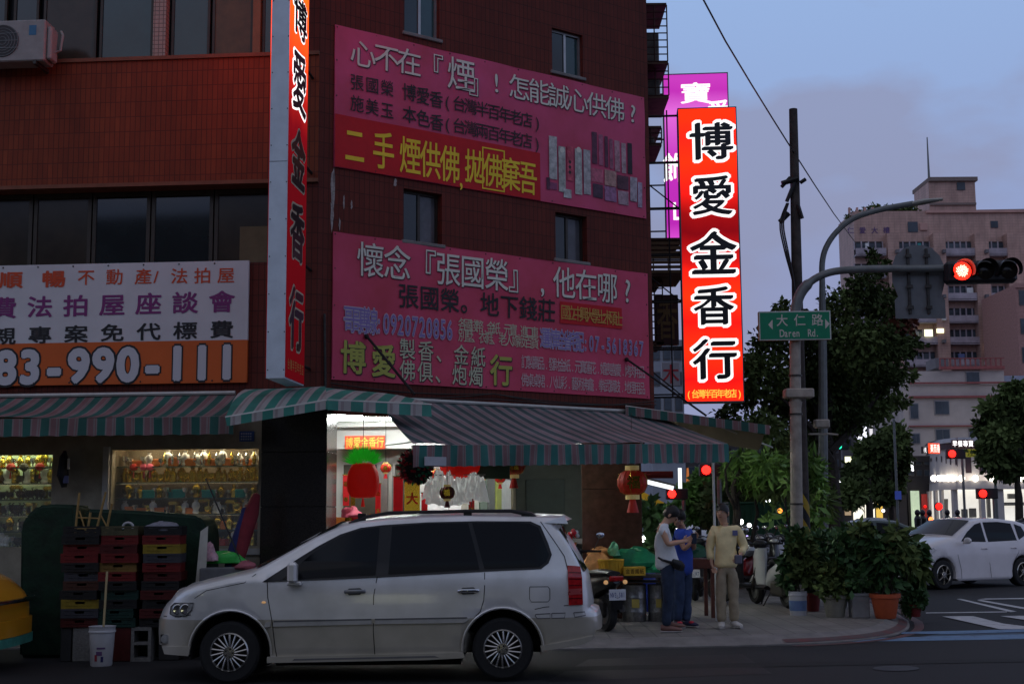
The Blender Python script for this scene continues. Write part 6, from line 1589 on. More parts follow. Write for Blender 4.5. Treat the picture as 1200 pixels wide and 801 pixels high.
s4 = make_scooter('large black scooter standing side-on just right of the yellow-shirted person', ('black_scooter_paint', (.015, .015, .018)), False)
s4.location = (PY(888, 650, 23.6).x, 23.6, SW); s4.rotation_euler[2] = R(62); s4.scale = (1.1, 1.1, 1.0)
sr = make_scooter('red scooter parked in the second row behind the yellow-shirted person', ('dark_red_scooter_paint', (.22, .015, .02)))
sr.location = (PY(872, 650, 26.5).x, 26.5, SW); sr.rotation_euler[2] = R(150)
lab = [('white scooter parked third behind the yellow-shirted person', s3, 884, 27.6, 160), ('black scooter with round mirrors parked left of the green container', s4, 868, 29.0, 165), ('grey-looking dark scooter parked near the striped pole', s4, 906, 26.4, 172),
       ('red scooter parked in front of the green container', sr, 893, 29.4, 165), ('black scooter farthest along the scooter row under the trees', s1, 905, 31.5, 160), ('white scooter half hidden behind the striped pole', s3, 921, 28.4, 150), ('black scooter parked between the two people and the palm', s4, 812, 28.6, 200),
       ('white scooter at the left end of the row under the awning post', s3, 792, 27.0, 190), ('red scooter parked far back left of the white post', sr, 770, 27.6, 175)]
for l_, src, px_, Y, a_ in lab:
    c = copy_tree(src, (PY(px_, 640, Y).x, Y, SW), R(a_), l_); c['group'] = 'scooters parked along the side street'; c.scale = (1, 1, 1)

# =====================================================================
#  STALL IN FRONT OF THE BROWN COLUMN
# =====================================================================
Yt = 19.75
def X_(px, Y=Yt, py=680): return PY(px, py, Y).x
tt = PY(735, 673.5, Yt).z
tb1 = thing('steel_table', 'long dark steel-topped table with a shelf in front of the brown column', 'table', (X_(737), Yt + .2, SW), R(-2))
hwT = (X_(779) - X_(694)) / 2
MB().box(-hwT, hwT, -.3, .35, tt - SW - .035, tt - SW, .006).build('table_top', mat('worn_steel_top', (.16, .15, .15), .3, metal=.6, var=.3), tb1)
for x in (-hwT + .04, hwT - .04):
    for y in (-.27, .3): MB().box(x - .02, x + .02, y - .02, y + .02, 0, tt - SW - .036).build('leg', STEEL, tb1)
MB().box(-hwT + .02, hwT - .02, -.26, .3, .55, .57).build('shelf', STEEL, tb1)
DRUM = mat('galvanised_drum', (.34, .34, .33), .28, metal=.85, var=.3, scale=25, bump=.4)
for i, (px_, w_) in enumerate(((711, 12), (743.5, 14), (772, 12))):
    r_ = w_ / 80; d = thing('metal_drum', ['narrow galvanised drum nearest the van tailgate under the steel table', 'widest shiny galvanised drum under the middle of the steel table', 'galvanised drum under the table beside the person in blue jeans'][i], 'drum', (X_(px_), Yt + .12, SW), 0, 'galvanised drums under the table')
    MB().lathe([(r_ * .96, 0), (r_, .015), (r_, .12), (r_ * 1.02, .135), (r_, .15), (r_, .32), (r_ * 1.02, .335), (r_, .35), (r_, .5), (r_ * 1.03, .515), (r_ * 1.0, .52)], 22).build('drum_body', DRUM, d, True)
    MB().box(-.05, .06, -r_ * 1.02 - .004, -r_ * .98, .2, .32).build('paper_label', mat('yellow_paper_label', (.5, .4, .1), .7), d)
YPL = mat('yellow_plastic', (.75, .46, .05), .45, var=.15)
bk = thing('plastic_basket', 'yellow plastic basket on the steel table beside the van', 'basket', (X_(716), Yt - .05, tt + .002))
MB().lathe([(.11, 0), (.15, .02), (.18, .20), (.19, .21), (.19, .23), (.165, .22), (.14, .03)], 20, caps=False).lathe([(.001, .01), (.13, .01)], 20, caps=False).build('basket_body', YPL, bk, True)
m = MB(); [m.tube([(.155 * math.cos(a), .155 * math.sin(a), .03), (.185 * math.cos(a), .185 * math.sin(a), .2)], .006, 4) for a in [k * .314 for k in range(20)]]; m.build('basket_ribs', YPL, bk)
cb = thing('carton', 'small yellow printed carton on the steel table right of the basket', 'box', (X_(742), Yt - .15, tt + .002), R(2))
MB().box(-.155, .155, -.1, .1, 0, .125, .004).build('carton_body', YPL, cb)
m = MB(); line(m, '金香燭紙', -.1, .1, .062, .06, .07, -.102, .02); m.build('lettering', mat('brown_print', (.12, .05, .01), .7), cb)
def lump(name, label, cat, c, rx, ry, rz, mt, seed=1, n=22, mrow=12, amp=.18):
    r_ = random.Random(seed); ph_ = [r_.uniform(0, 6) for _ in range(6)]
    m = MB(); vs = []; fs = []
    for i in range(mrow + 1):
        th = math.pi * i / mrow
        for k in range(n):
            a = 2 * math.pi * k / n
            w_ = 1 + amp * (math.sin(3 * a + ph_[0] + th * 2) * .5 + math.sin(7 * a + ph_[1] + th * 4) * .3 + math.sin(5 * th + ph_[2] + a) * .4)
            vs.append((rx * w_ * math.sin(th) * math.cos(a), ry * w_ * math.sin(th) * math.sin(a), max(-rz * .35, rz * w_ * math.cos(th))))
    for i in range(mrow):
        for k in range(n): a = i * n + k; b = i * n + (k + 1) % n; fs.append((a, a + n, b + n, b))
    m.add(vs, fs); o = m.build(name, mt, None, True, label=label, cat=cat); o.location = c; return o
lump('cloth_pile', 'folded tan sacks heaped on the steel table behind the van', 'sacks', (X_(701), Yt + .2, tt + .09), .22, .2, .24, mat('tan_sacking', (.62, .30, .11), .8, var=.3, scale=9, bump=.5), 3)
lump('cloth_pile', 'brown cloth bundle leaning on the yellow basket', 'cloth', (X_(706), Yt + .3, tt + .27), .20, .14, .12, mat('brown_cloth', (.52, .24, .08), .8, var=.3, scale=9, bump=.5), 5)
lump('tarpaulin', 'crumpled green tarpaulin lying over the middle of the steel table', 'tarpaulin', (X_(745), Yt + .32, tt + .17), .36, .2, .19, mat('green_tarpaulin', (.02, .26, .11), .4, var=.35, scale=9, bump=.6), 8, amp=.25)
lump('tarpaulin', 'green plastic sheet at the right end of the steel table', 'tarpaulin', (X_(768), Yt + .25, tt + .07), .2, .18, .12, mat('green_tarpaulin', (.02, .17, .08), .4), 9, amp=.3)
lump('plastic_bag', 'pale green plastic bag on top of the brown sacks', 'bag', (X_(721), Yt + .15, tt + .32), .08, .08, .13, mat('pale_green_plastic', (.15, .45, .25), .3, var=.3), 12, amp=.3)
WD = mat('red_brown_wood', (.10, .03, .018), .5, var=.3, scale=12)
tb2 = thing('wooden_table', 'small red-brown wooden table behind the two people with the phone', 'table', (X_(806, 20.6), 20.6, SW), R(4))
MB().box(-.36, .36, -.28, .28, .72, .86, .01).build('table_top', WD, tb2); [MB().box(x - .025, x + .025, y - .025, y + .025, 0, .72).build('leg', WD, tb2) for x in (-.32, .32) for y in (-.24, .24)]
lump('tarpaulin', 'dark green sheet bundled on the small wooden table', 'tarpaulin', (X_(808, 20.6), 20.6, SW + .93), .26, .2, .14, mat('dark_green_sheet', (.01, .08, .04), .5), 15, amp=.25)
bb = thing('plastic_barrel', 'blue plastic barrel right of the brown column', 'barrel', (X_(757, 21.6), 21.9, SW)); MB().lathe([(.16, 0), (.18, .05), (.19, .3), (.18, .62), (.15, .68), (.06, .70), (.06, .74)], 18).build('barrel_body', mat('blue_plastic', (.02, .05, .32), .35), bb, True); MB().lathe([(.065, .74), (.065, .77)], 12).build('cap', mat('blue_plastic', (.02, .05, .32), .35), bb)

# =====================================================================
#  CRATES AND CLUTTER LEFT OF THE VAN
# =====================================================================
Yc = 15.75
CC = {'black': (.015, .015, .016), 'red': (.20, .012, .012), 'dark red': (.10, .008, .008), 'yellow': (.34, .24, .02), 'tan': (.30, .17, .04), 'olive': (.11, .10, .05), 'grey': (.06, .06, .075), 'dark green': (.008, .045, .035), 'brown': (.08, .025, .015)}
def crate_mesh(w, d, h):
    m = MB(); t = .012
    m.box(-w, w, -d, d, 0, .012)
    for y0, y1 in ((-d, -d + t), (d - t, d)):
        m.box(-w, w, y0, y1, .0125, .03); m.box(-w, w, y0 - .004, y1 + .004, h - .022, h)
        m.box(-w, -w + .05, y0, y1, .03, h - .022); m.box(w - .05, w, y0, y1, .03, h - .022); m.box(-w + .05, -.055, y0 + .001, y1 - .001, .034, h - .026); m.box(.055, w - .05, y0 + .001, y1 - .001, .034, h - .026)
        m.box(-.055, .055, y0 + .001, y1 - .001, .034, h * .5)
    for x0, x1 in ((-w, -w + t), (w - t, w)):
        m.box(x0, x1, -d + t, d - t, .0125, h - .002)
    return m
CRM_ = {k: crate_mesh(.215, .16, .104).mesh('crate', mat('crate_' + k.replace(' ', '_'), tuple(v * .62 for v in c), .5, var=.25, scale=15)) for k, c in CC.items()}
stacks = [('left', 93.5, ['dark red', 'grey', 'yellow', 'black', 'brown', 'grey', 'black', 'red', 'red', 'black', 'black'], [2, 3]),
          ('middle', 137.5, ['dark green', 'dark green', 'black', 'dark green', 'black', 'red', 'tan', 'red', 'dark red', 'red', 'olive'], []),
          ('right', 187, ['black', 'dark red', 'black', 'dark red', 'black', 'dark red', 'red', 'grey', 'yellow', 'red', 'black'], [])]
ords = ['bottom', 'second from the bottom', 'third from the bottom', 'fourth from the bottom', 'fifth from the bottom', 'sixth from the bottom', 'fifth from the top', 'fourth from the top', 'third from the top', 'second from the top', 'topmost']
for nm, px_, cs, _ in stacks:
    x = PY(px_, 700, Yc).x; z = PY(px_, 734.5, Yc).z
    for i, k in enumerate(cs):
        o = ob('crate', CRM_[k], None, label='%s plastic crate, %s of the %s crate stack' % (k, ords[i], nm), cat='crate', group='plastic crates stacked left of the white van')
        o.location = (x + rnd.uniform(-.022, .022), Yc + .16 + rnd.uniform(-.03, .02), z + .104 * i); o.rotation_euler = (0, 0, rnd.uniform(-.07, .07))
zc_ = PY(93, 734.5, Yc).z
BLK = mat('cinder_block_grey', (.17, .165, .155), .9, var=.25, scale=30, bump=.6)
def cinder(px_, w_, holes_, label, mt=BLK, y=0):
    b = PY(px_, 700, Yc).x; h = zc_ - .004; m = MB()
    if holes_:
        m.box(-w_, w_, -.1, .1, 0, .04); m.box(-w_, w_, -.1, .1, h * .48, h * .56); m.box(-w_, w_, -.1, .1, h - .04, h); m.box(-w_, -w_ + .035, -.099, .099, .04, h * .48); m.box(w_ - .035, w_, -.099, .099, .04, h * .48); m.box(-w_, -w_ + .035, -.099, .099, h * .56, h - .04); m.box(w_ - .035, w_, -.099, .099, h * .56, h - .04)
    else: m.box(-w_, w_, -.1, .1, 0, h, .01)
    o = m.build('concrete_block', mt, None, label=label, cat='block'); o.location = (b, Yc + .12 + y, 0); return o
cinder(96, .10, False, 'plain grey concrete block under the left crate stack'); cinder(166, .115, True, 'hollow concrete block standing on end beside the van bumper')
cinder(144, .10, False, 'dark red plastic block under the middle crate stack', mat('crate_dark_red', (.1, .008, .008), .5)); cinder(78, .06, False, 'narrow dark block at the left foot of the crate stacks', mat('dark_block', (.03, .03, .03), .8)); cinder(196, .12, False, 'dark concrete block under the right crate stack', mat('dark_block', (.03, .03, .03), .8), .1)
for nm_, pxx in (('middle', 124),): cinder(pxx, .08, False, 'dark block behind the white bucket', mat('dark_block', (.03, .03, .03), .8), .05)
bu = thing('paint_bucket', 'white plastic paint bucket with a printed label in front of the crates', 'bucket', (PY(119.5, 750, 15.35).x, 15.35, 0))
hB = PY(120, 733, 15.35).z; 
MB().lathe([(.112, 0), (.118, .01), (.138, hB - .07), (.148, hB - .065), (.148, hB - .05), (.141, hB - .045), (.143, hB - .01), (.15, hB), (.138, hB), (.13, hB - .06), (.11, .02)], 26, caps=False).lathe([(.001, .012), (.11, .012)], 26, caps=False).build('bucket_body', mat('white_bucket_plastic', (.52, .52, .54), .4, var=.1), bu, True)
m = MB()
for (a0, z0_, w_, h_, mt_) in ((-1.75, .12, .5, .045, 0), (-1.7, .19, .7, .02, 0), (-1.9, .06, .22, .07, 1), (-1.35, .05, .22, .06, 2)):
    m = MB(); rr_ = .1305
    for k in range(5):
        a = a0 + w_ * k / 5; b = a0 + w_ * (k + 1) / 5
        r0 = .1185 + (z0_) / (hB - .07) * .02 + .003; r1 = .1185 + (z0_ + h_) / (hB - .07) * .02 + .003
        m.add([(r0 * math.cos(a), r0 * math.sin(a), z0_), (r0 * math.cos(b), r0 * math.sin(b), z0_), (r1 * math.cos(b), r1 * math.sin(b), z0_ + h_), (r1 * math.cos(a), r1 * math.sin(a), z0_ + h_)], [(0, 1, 2, 3)])
    m.build('label_print', [mat('purple_label_print', (.12, .06, .16), .6), mat('red_label_print', (.3, .03, .05), .6), mat('navy_label_print', (.03, .03, .12), .6)][mt_], bu)
m = MB(); m.tube([(0, .0, .02), PY(125.5, 669, 15.4) - Vector((bu.location.x, 15.35, 0))], .013, 8); m.build('wooden_stick', mat('pale_wood_stick', (.42, .33, .17), .7), None, label='pale wooden stick standing in the white bucket', cat='stick').location = bu.location
# green covers
GT = mat('dark_green_cover', (.003, .022, .009), .7, var=.5, scale=6, bump=.8)
def cover(label, pts, Y0, Y1, mt, name='green_cover', cat='cover'):
    m = MB(); m.prism([(PY(a, b, Y0).x, PY(a, b, Y0).z) for a, b in pts], Y0, Y1)
    me = m.mesh(name, mt); bm = bmesh.new(); bm.from_mesh(me); bmesh.ops.recalc_face_normals(bm, faces=bm.faces[:]); bmesh.ops.bevel(bm, geom=bm.edges[:], offset=.035, segments=3, affect='EDGES'); bm.to_mesh(me); bm.free()
    me.polygons.foreach_set('use_smooth', [True] * len(me.polygons)); me.set_sharp_from_angle(angle=R(60))
    o = ob(name, me, None, label=label, cat=cat); return o
cover('tall dark green tarpaulin cover standing behind the left crates', [(24, 618), (30, 604), (44, 592), (62, 590), (88, 592), (90, 770), (22, 770)], 16.2, 16.85, GT)
cover('dark green tarpaulin over a cart behind the crate stacks with a sagging top', [(100, 596), (160, 598), (232, 604), (240, 612), (243, 632), (238, 770), (98, 770)], 16.3, 17.0, GT)
m = MB(); m.prism([(PY(a, b, 15.95).x, PY(a, b, 15.95).z) for a, b in ((229, 684), (235, 622), (243.5, 616), (240, 690))], 15.95, 15.98); m.build('white_board', mat('cream_board', (.50, .48, .42), .6), None, label='cream board leaning upright against the green covered cart', cat='board')
lump('cloth_roll', 'grey folded cloth lying on the right crate stack', 'cloth', (PY(187, 618, Yc).x, Yc + .15, PY(187, 622.5, Yc).z + .03), .2, .12, .085, mat('grey_towel', (.20, .20, .23), .9, var=.3, scale=20, bump=.6), 21, amp=.12)
m = MB(); c = PY(150, 617, Yc + .1); m.tube([c + Vector((.06 * math.cos(a), 0, .05 * math.sin(a))) for a in [k * .4 for k in range(-1, 10)]], .014, 8); m.build('hose_loop', mat('pale_hose', (.45, .45, .45), .5), None, label='pale loop of hose standing on the middle crate stack', cat='hose')
# bamboo frame on the left stack
BAM = mat('bamboo_wood', (.30, .19, .06), .6, var=.3, scale=14)
bf = thing('stool', 'upturned bamboo stool resting on the left and middle crate stacks', 'stool', (PY(107, 625, Yc).x, Yc + .15, PY(107, 625, Yc).z + .01))
def bl(a, b): o_ = bf.location; return [PY(*a, Yc + .1 + a[0] * 0) - o_, PY(*b, Yc + .1) - o_]
for a, b in (((88, 625), (93, 577)), ((112, 625), (124, 576)), ((124, 625), (131, 590)), ((102, 625), (106, 600))): MB().tube(bl(a, b), .014, 8).build('leg', BAM, bf)
for a, b in (((90, 606), (117, 607)), ((90, 619), (113, 619)), ((93, 598), (101, 624)), ((118, 603), (128, 622))): MB().tube(bl(a, b), .009, 6).build('stretcher', BAM, bf)
# rolled umbrella, stick, pink cloth
um = thing('rolled_parasol', 'rolled-up blue and red parasol leaning on the granite pillar', 'parasol', PY(272, 674, 16.3))
tip = PY(301, 578, 16.9) - um.location
m = MB(); m.tube([(0, 0, -.5), (0, 0, 0), tip * .3, tip * .75, tip * .98, tip], [.02, .07, .095, .10, .05, .02], 12); m.build('red_cloth', mat('dark_red_canvas', (.16, .012, .02), .8, var=.25), um, True)
m = MB(); m.tube([(-.06, -.03, 0), tip * .3 + Vector((-.06, -.03, 0)), tip * .8 + Vector((-.07, -.03, 0))], [.05, .075, .05], 10); m.build('blue_cloth', mat('dark_blue_canvas', (.015, .02, .09), .8, var=.25), um, True)
m = MB(); m.tube([PY(241, 560, 16.6), PY(290, 676, 16.2)], .01, 6); m.build('thin_pole', BLACK, None, label='thin dark pole leaning in front of the large display window', cat='pole')
lump('cloth_bundle', 'dull pink cloth bundle on a grey box beside the van bonnet', 'cloth', PY(288, 664, 15.9), .12, .1, .07, mat('dull_pink_cloth', (.30, .09, .11), .9, var=.3), 31)
m = MB(); a = PY(236, 665, 15.95); b = PY(300, 700, 15.95); m.box(a.x, b.x, 15.85, 16.25, SW, a.z, .01); m.build('grey_box', mat('grey_plywood', (.12, .12, .125), .8, var=.2), None, label='low grey box behind the van bonnet', cat='box')
lump('plastic_sheet', 'bright green plastic sheet behind the cream board', 'sheet', PY(262, 656, 16.3), .26, .1, .1, mat('bright_green_plastic', (.03, .35, .05), .4, var=.3), 33)
lump('plastic_bag', 'pink and white plastic bag beside the cream board', 'bag', PY(245, 652, 16.15), .09, .07, .14, mat('pink_white_plastic', (.6, .35, .4), .4, var=.4, scale=14), 34, amp=.3)
hb_ = thing('hanging_bag', 'dark bag with a blue patch hanging on the beige wall between the display windows', 'bag', PY(76, 530, 17.62))
m = MB(); m.tube([(0, 0, .02), (0, -.03, -.08), (.0, -.05, -.3), (.02, -.04, -.45)], [.02, (.11, .05), (.12, .07), (.05, .03)], 12); m.build('bag_body', mat('black_nylon', (.015, .015, .02), .6), hb_, True); m = MB(); m.box(.03, .1, -.13, -.11, -.4, -.3, .01); m.build('blue_patch', mat('blue_print', (.12, .13, .25), .7), hb_); m = MB(); m.box(.07, .10, -.11, -.09, -.22, -.08, .01); m.build('white_patch', WHITEP, hb_)
lump('pink_cloth', 'bright pink cloth bundle beside the granite pillar above the van roof', 'cloth', PY(412, 603, 19.3), .14, .1, .10, PINK, 41, amp=.3)

# =====================================================================
#  TREES AND PLANTS
# =====================================================================
import numpy as np
nr = np.random.default_rng(5)
LF = mat('dark_tree_leaf', (.060, .085, .030), .8, var=.5, scale=1.2, spec=.08)
LF2 = mat('mid_tree_leaf', (.10, .14, .045), .8, var=.5, scale=1.6, spec=.1)
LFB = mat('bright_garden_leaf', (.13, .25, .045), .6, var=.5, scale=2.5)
LFD = mat('dark_pot_leaf', (.04, .095, .028), .6, var=.55, scale=5)
LFR = mat('reddish_leaf', (.16, .05, .03), .6, var=.4, scale=2)
BARK = mat('dark_bark', (.035, .028, .022), .9, var=.4, scale=12, bump=.6)
for m_ in (LF, LF2, LFB, LFD): m_.node_tree.nodes['Principled BSDF'].inputs['Subsurface Weight'].default_value = 0
def leaf_cloud(name, clumps, n, size, mats_, parent, aspect=1.8, droop=.3, kind='stuff'):
    """clumps: (cx,cy,cz,rx,ry,rz); folded leaf quads through the volume of each clump"""
    wts = np.array([c[3] * c[4] * c[5] for c in clumps]) ** .7; wts /= wts.sum()
    V_, F_, MI = [], [], []
    for ci, c in enumerate(clumps):
        k = int(n * wts[ci]); 
        if k == 0: continue
        d = nr.normal(size=(k, 3)); d /= np.linalg.norm(d, axis=1)[:, None]
        r = np.abs(nr.normal(.78, .26, k))
        p = d * r[:, None] * np.array(c[3:6]) + np.array(c[:3])
        ax = nr.normal(size=(k, 3)); ax[:, 2] -= droop; ax += d * .8; ax /= np.linalg.norm(ax, axis=1)[:, None]
        sd = np.cross(ax, nr.normal(size=(k, 3))); sd /= np.linalg.norm(sd, axis=1)[:, None]
        up = np.cross(sd, ax); L = size * nr.uniform(.45, 1.5, k)[:, None]; wv = L / aspect * .5
        a = p; b = p + ax * L * .5 + sd * wv + up * L * .06; c2 = p + ax * L; e = p + ax * L * .5 - sd * wv + up * L * .06
        base = sum(len(x) for x in V_)
        V_.append(np.stack([a, b, c2, e], 1).reshape(-1, 3)); idx = np.arange(k) * 4 + base
        F_.append(np.stack([idx, idx + 1, idx + 2, idx + 3], 1)); MI.append(np.full(k, ci % len(mats_)))
    v = np.concatenate(V_); f = np.concatenate(F_); mi = np.concatenate(MI)
    me = bpy.data.meshes.new(name); me.vertices.add(len(v)); me.vertices.foreach_set('co', v.ravel()); me.loops.add(len(f) * 4); me.loops.foreach_set('vertex_index', f.ravel())
    me.polygons.add(len(f)); me.polygons.foreach_set('loop_start', np.arange(len(f)) * 4); me.polygons.foreach_set('loop_total', np.full(len(f), 4)); me.polygons.foreach_set('material_index', mi)
    for m_ in mats_: me.materials.append(m_)
    me.update(calc_edges=True); me.validate()
    return ob(name, me, parent, kind=None)
def tree(name, label, base, trunk, limbs, clumps, n, size, mats_, tr=.16, cat='tree', **kw):
    t = thing(name, label, cat, base)
    m = MB(); k = len(trunk); m.tube(trunk, [tr * (1 - .6 * i / (k - 1)) for i in range(k)], 9)
    m.build('trunk', BARK, t, True)
    for L in limbs:
        kk = len(L); MB().tube(L, [tr * .5 * (1 - .75 * i / (kk - 1)) for i in range(kk)], 6).build('limb', BARK, t, True)
    leaf_cloud('crown', clumps, n, size, mats_, t, **kw); return t
def clumps_px(base, lst, Y, dy=1.0):
    o = []
    for px_, py_, rpx, rpy in lst:
        p = PY(px_, py_, Y + rnd.uniform(-dy, dy)); s_ = Y / F
        o.append((p.x - base.x, p.y - base.y, p.z - base.z, rpx * s_, rpx * s_ * 1.0, rpy * s_))
    return o
def L_(base, pts, Y): return [tuple(PY(a, b, Y + c) - base) for a, b, c in pts]
# big dark tree behind the poles
Y = 30.0; bs = Vector((PY(977, 600, Y).x, Y, SW))
cl = [(a, b, c, d * .86, e_, f * .84) for a, b, c, d, e_, f in clumps_px(bs, [(905, 400, 24, 22), (895, 440, 34, 30), (930, 470, 42, 36), (868, 465, 20, 18), (890, 500, 28, 20), (925, 520, 36, 22), (962, 410, 32, 30), (985, 362, 26, 26), (1012, 335, 20, 18), (1033, 356, 26, 22), (1000, 405, 40, 34), (1032, 405, 34, 30), (965, 450, 46, 36), (1010, 450, 40, 32), (1040, 440, 24, 20), (985, 490, 40, 26), (1025, 480, 24, 18), (1060, 405, 20, 14), (940, 378, 16, 12), (918, 360, 12, 8), (1031, 312, 10, 12), (880, 425, 14, 12), (1052, 470, 16, 12), (960, 510, 26, 14), (852, 485, 12, 10), (1066, 440, 10, 8), (1022, 300, 7, 9), (950, 395, 12, 14)], Y, 2.4)]
tree('street_tree', 'large dark broadleaf street tree filling the view behind the traffic pole', bs, L_(bs, [(979, 635, 0), (977, 590, 0), (974, 545, .1), (968, 500, .2), (975, 455, 0)], Y),
     [L_(bs, x, Y) for x in ([(974, 540, 0), (950, 500, -.5), (915, 465, -1)], [(972, 530, 0), (1005, 495, .5), (1035, 455, 1)], [(968, 500, .2), (985, 430, .6), (1010, 360, .8)], [(969, 505, 0), (940, 440, 0), (905, 400, .5)], [(972, 480, 0), (960, 420, -1), (955, 390, -1)])], cl, 30000, .12, [LF, LF2, LF], tr=.21)
leaf_cloud('reddish_sprig', clumps_px(bs, [(1058, 378, 14, 8), (1045, 385, 8, 8)], Y - 1, .3), 260, .2, [LFR], bpy.data.objects['street_tree'])
# bright small tree (frangipani) with long leaves, the leaf colour itself bright
Y = 25.5; bs = Vector((PY(862, 600, Y).x, Y, SW))
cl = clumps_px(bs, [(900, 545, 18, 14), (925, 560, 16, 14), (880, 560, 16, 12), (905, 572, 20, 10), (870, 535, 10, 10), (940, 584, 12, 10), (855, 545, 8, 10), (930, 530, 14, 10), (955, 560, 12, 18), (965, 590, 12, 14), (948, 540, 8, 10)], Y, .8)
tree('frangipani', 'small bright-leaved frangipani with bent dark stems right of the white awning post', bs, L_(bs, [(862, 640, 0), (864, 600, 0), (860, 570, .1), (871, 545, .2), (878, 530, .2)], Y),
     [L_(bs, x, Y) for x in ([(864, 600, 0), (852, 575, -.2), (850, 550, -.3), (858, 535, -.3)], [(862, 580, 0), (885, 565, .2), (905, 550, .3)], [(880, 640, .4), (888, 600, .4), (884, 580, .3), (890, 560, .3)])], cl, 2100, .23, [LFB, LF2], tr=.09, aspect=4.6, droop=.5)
# slender sapling next to the pole
Y = 23.0; bs = Vector((PY(925, 600, Y).x, Y, SW))
tree('sapling', 'thin pale-stemmed sapling with yellowish leaves just left of the striped pole', bs, L_(bs, [(934, 690, 0), (930, 640, 0), (923, 610, 0), (920, 590, .1), (922, 560, .1)], Y), [L_(bs, x, Y) for x in ([(930, 640, 0), (918, 620, 0), (910, 605, 0)], [(923, 610, 0), (932, 590, 0), (936, 575, 0)])],
     clumps_px(bs, [(912, 600, 10, 9), (924, 566, 10, 10), (937, 572, 7, 8), (905, 612, 8, 6), (958, 612, 12, 12), (950, 598, 9, 8), (962, 578, 8, 9)], Y, .3), 150, .20, [LFB], tr=.025, aspect=2.6)
# mid-distance trees
def far_tree(name, label, Y, tx_, base_y, top_y, lst, n=2600, size=.4, mats_=(LF, LF2), tr=.16, zb=0.0):
    bs = Vector((PY(tx_, 600, Y).x, Y, zb))
    return tree(name, label, bs, [tuple(PY(tx_, 601, Y) * 1.0 - bs + Vector((0, 0, -1.6))), tuple(PY(tx_ + 1, (base_y + 600) / 2, Y) - bs), tuple(PY(tx_ - 1, base_y, Y) - bs), tuple(PY(tx_ + 1, (base_y + top_y) / 2, Y) - bs)],
                [[tuple(PY(tx_, base_y, Y) - bs), tuple(PY(a, b, Y) - bs)] for a, b, _, _ in lst[:4]], clumps_px(bs, lst, Y, 1.0), n, size, list(mats_), tr=tr)
far_tree('roadside_tree', 'bushy dark green tree in front of the beige corner block', 60, 1043, 575, 520, [(1030, 530, 18, 18), (1048, 515, 14, 16), (1020, 550, 15, 16), (1044, 560, 14, 14), (1036, 578, 14, 10), (1012, 530, 9, 12), (1054, 540, 10, 14)], 7500, .28)
far_tree('roadside_tree', 'rounded dark tree at the right edge in front of the white corner shop', 52, 1193, 565, 480, [(1163, 480, 13, 10), (1184, 484, 19, 20), (1172, 511, 17, 14), (1198, 520, 20, 22), (1160, 532, 14, 14), (1180, 545, 20, 14), (1205, 470, 16, 20), (1152, 500, 9, 10), (1190, 458, 14, 10)], 9000, .26, (LF2, LF), .18)
far_tree('roadside_tree', 'small tree with a thin leaning trunk below the blue-white sign', 50, 1018, 580, 540, [(1002, 560, 12, 16), (995, 580, 14, 12), (1010, 575, 8, 10)], 2600, .25)
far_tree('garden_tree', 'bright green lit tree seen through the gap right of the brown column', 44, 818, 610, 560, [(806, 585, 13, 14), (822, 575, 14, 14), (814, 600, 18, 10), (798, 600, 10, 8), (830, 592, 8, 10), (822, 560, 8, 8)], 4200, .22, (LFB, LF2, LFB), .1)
far_tree('garden_tree', 'dark bush beside the dark scooters left of the white post', 27, 775, 640, 600, [(770, 615, 10, 14), (762, 600, 8, 12), (785, 610, 8, 10), (772, 640, 10, 10)], 900, .2, (LFD,), .05)
# hedge mass behind the scooters
far_tree('garden_tree', 'low dark leafy trees closing the pavement behind the green container', 38, 900, 600, 560, [(860, 575, 26, 18), (890, 570, 30, 20), (925, 575, 30, 20), (950, 600, 20, 22), (845, 610, 16, 18), (880, 560, 22, 20), (915, 555, 26, 22), (945, 565, 22, 22), (862, 565, 16, 16)], 12000, .24, (LF, LF2))
# green container
gc = thing('green_container', 'long dark green steel container behind the row of scooters', 'container', (PY(896, 600, 33).x, 33.0, SW), R(-3))
a = PY(855, 600, 33).x - gc.location.x; b = PY(944, 600, 33).x - gc.location.x; zt = PY(896, 590, 33).z - SW
MB().box(a, b, 0, 1.6, .12, zt, .02).build('container_body', mat('dull_green_paint', (.012, .065, .03), .6, var=.25), gc); m = MB(); [m.box(a + .1 + (b - a - .2) * k / 11 - .02, a + .1 + (b - a - .2) * k / 11 + .02, -.02, -.001, .16, zt - .06) for k in range(12)]; m.build('ribs', mat('dull_green_paint', (.012, .065, .03), .6), gc)
MB().box(a - .02, b + .02, -.03, 1.62, zt + .002, zt + .05, .01).build('lid', mat('dull_green_paint', (.012, .065, .03), .6), gc)

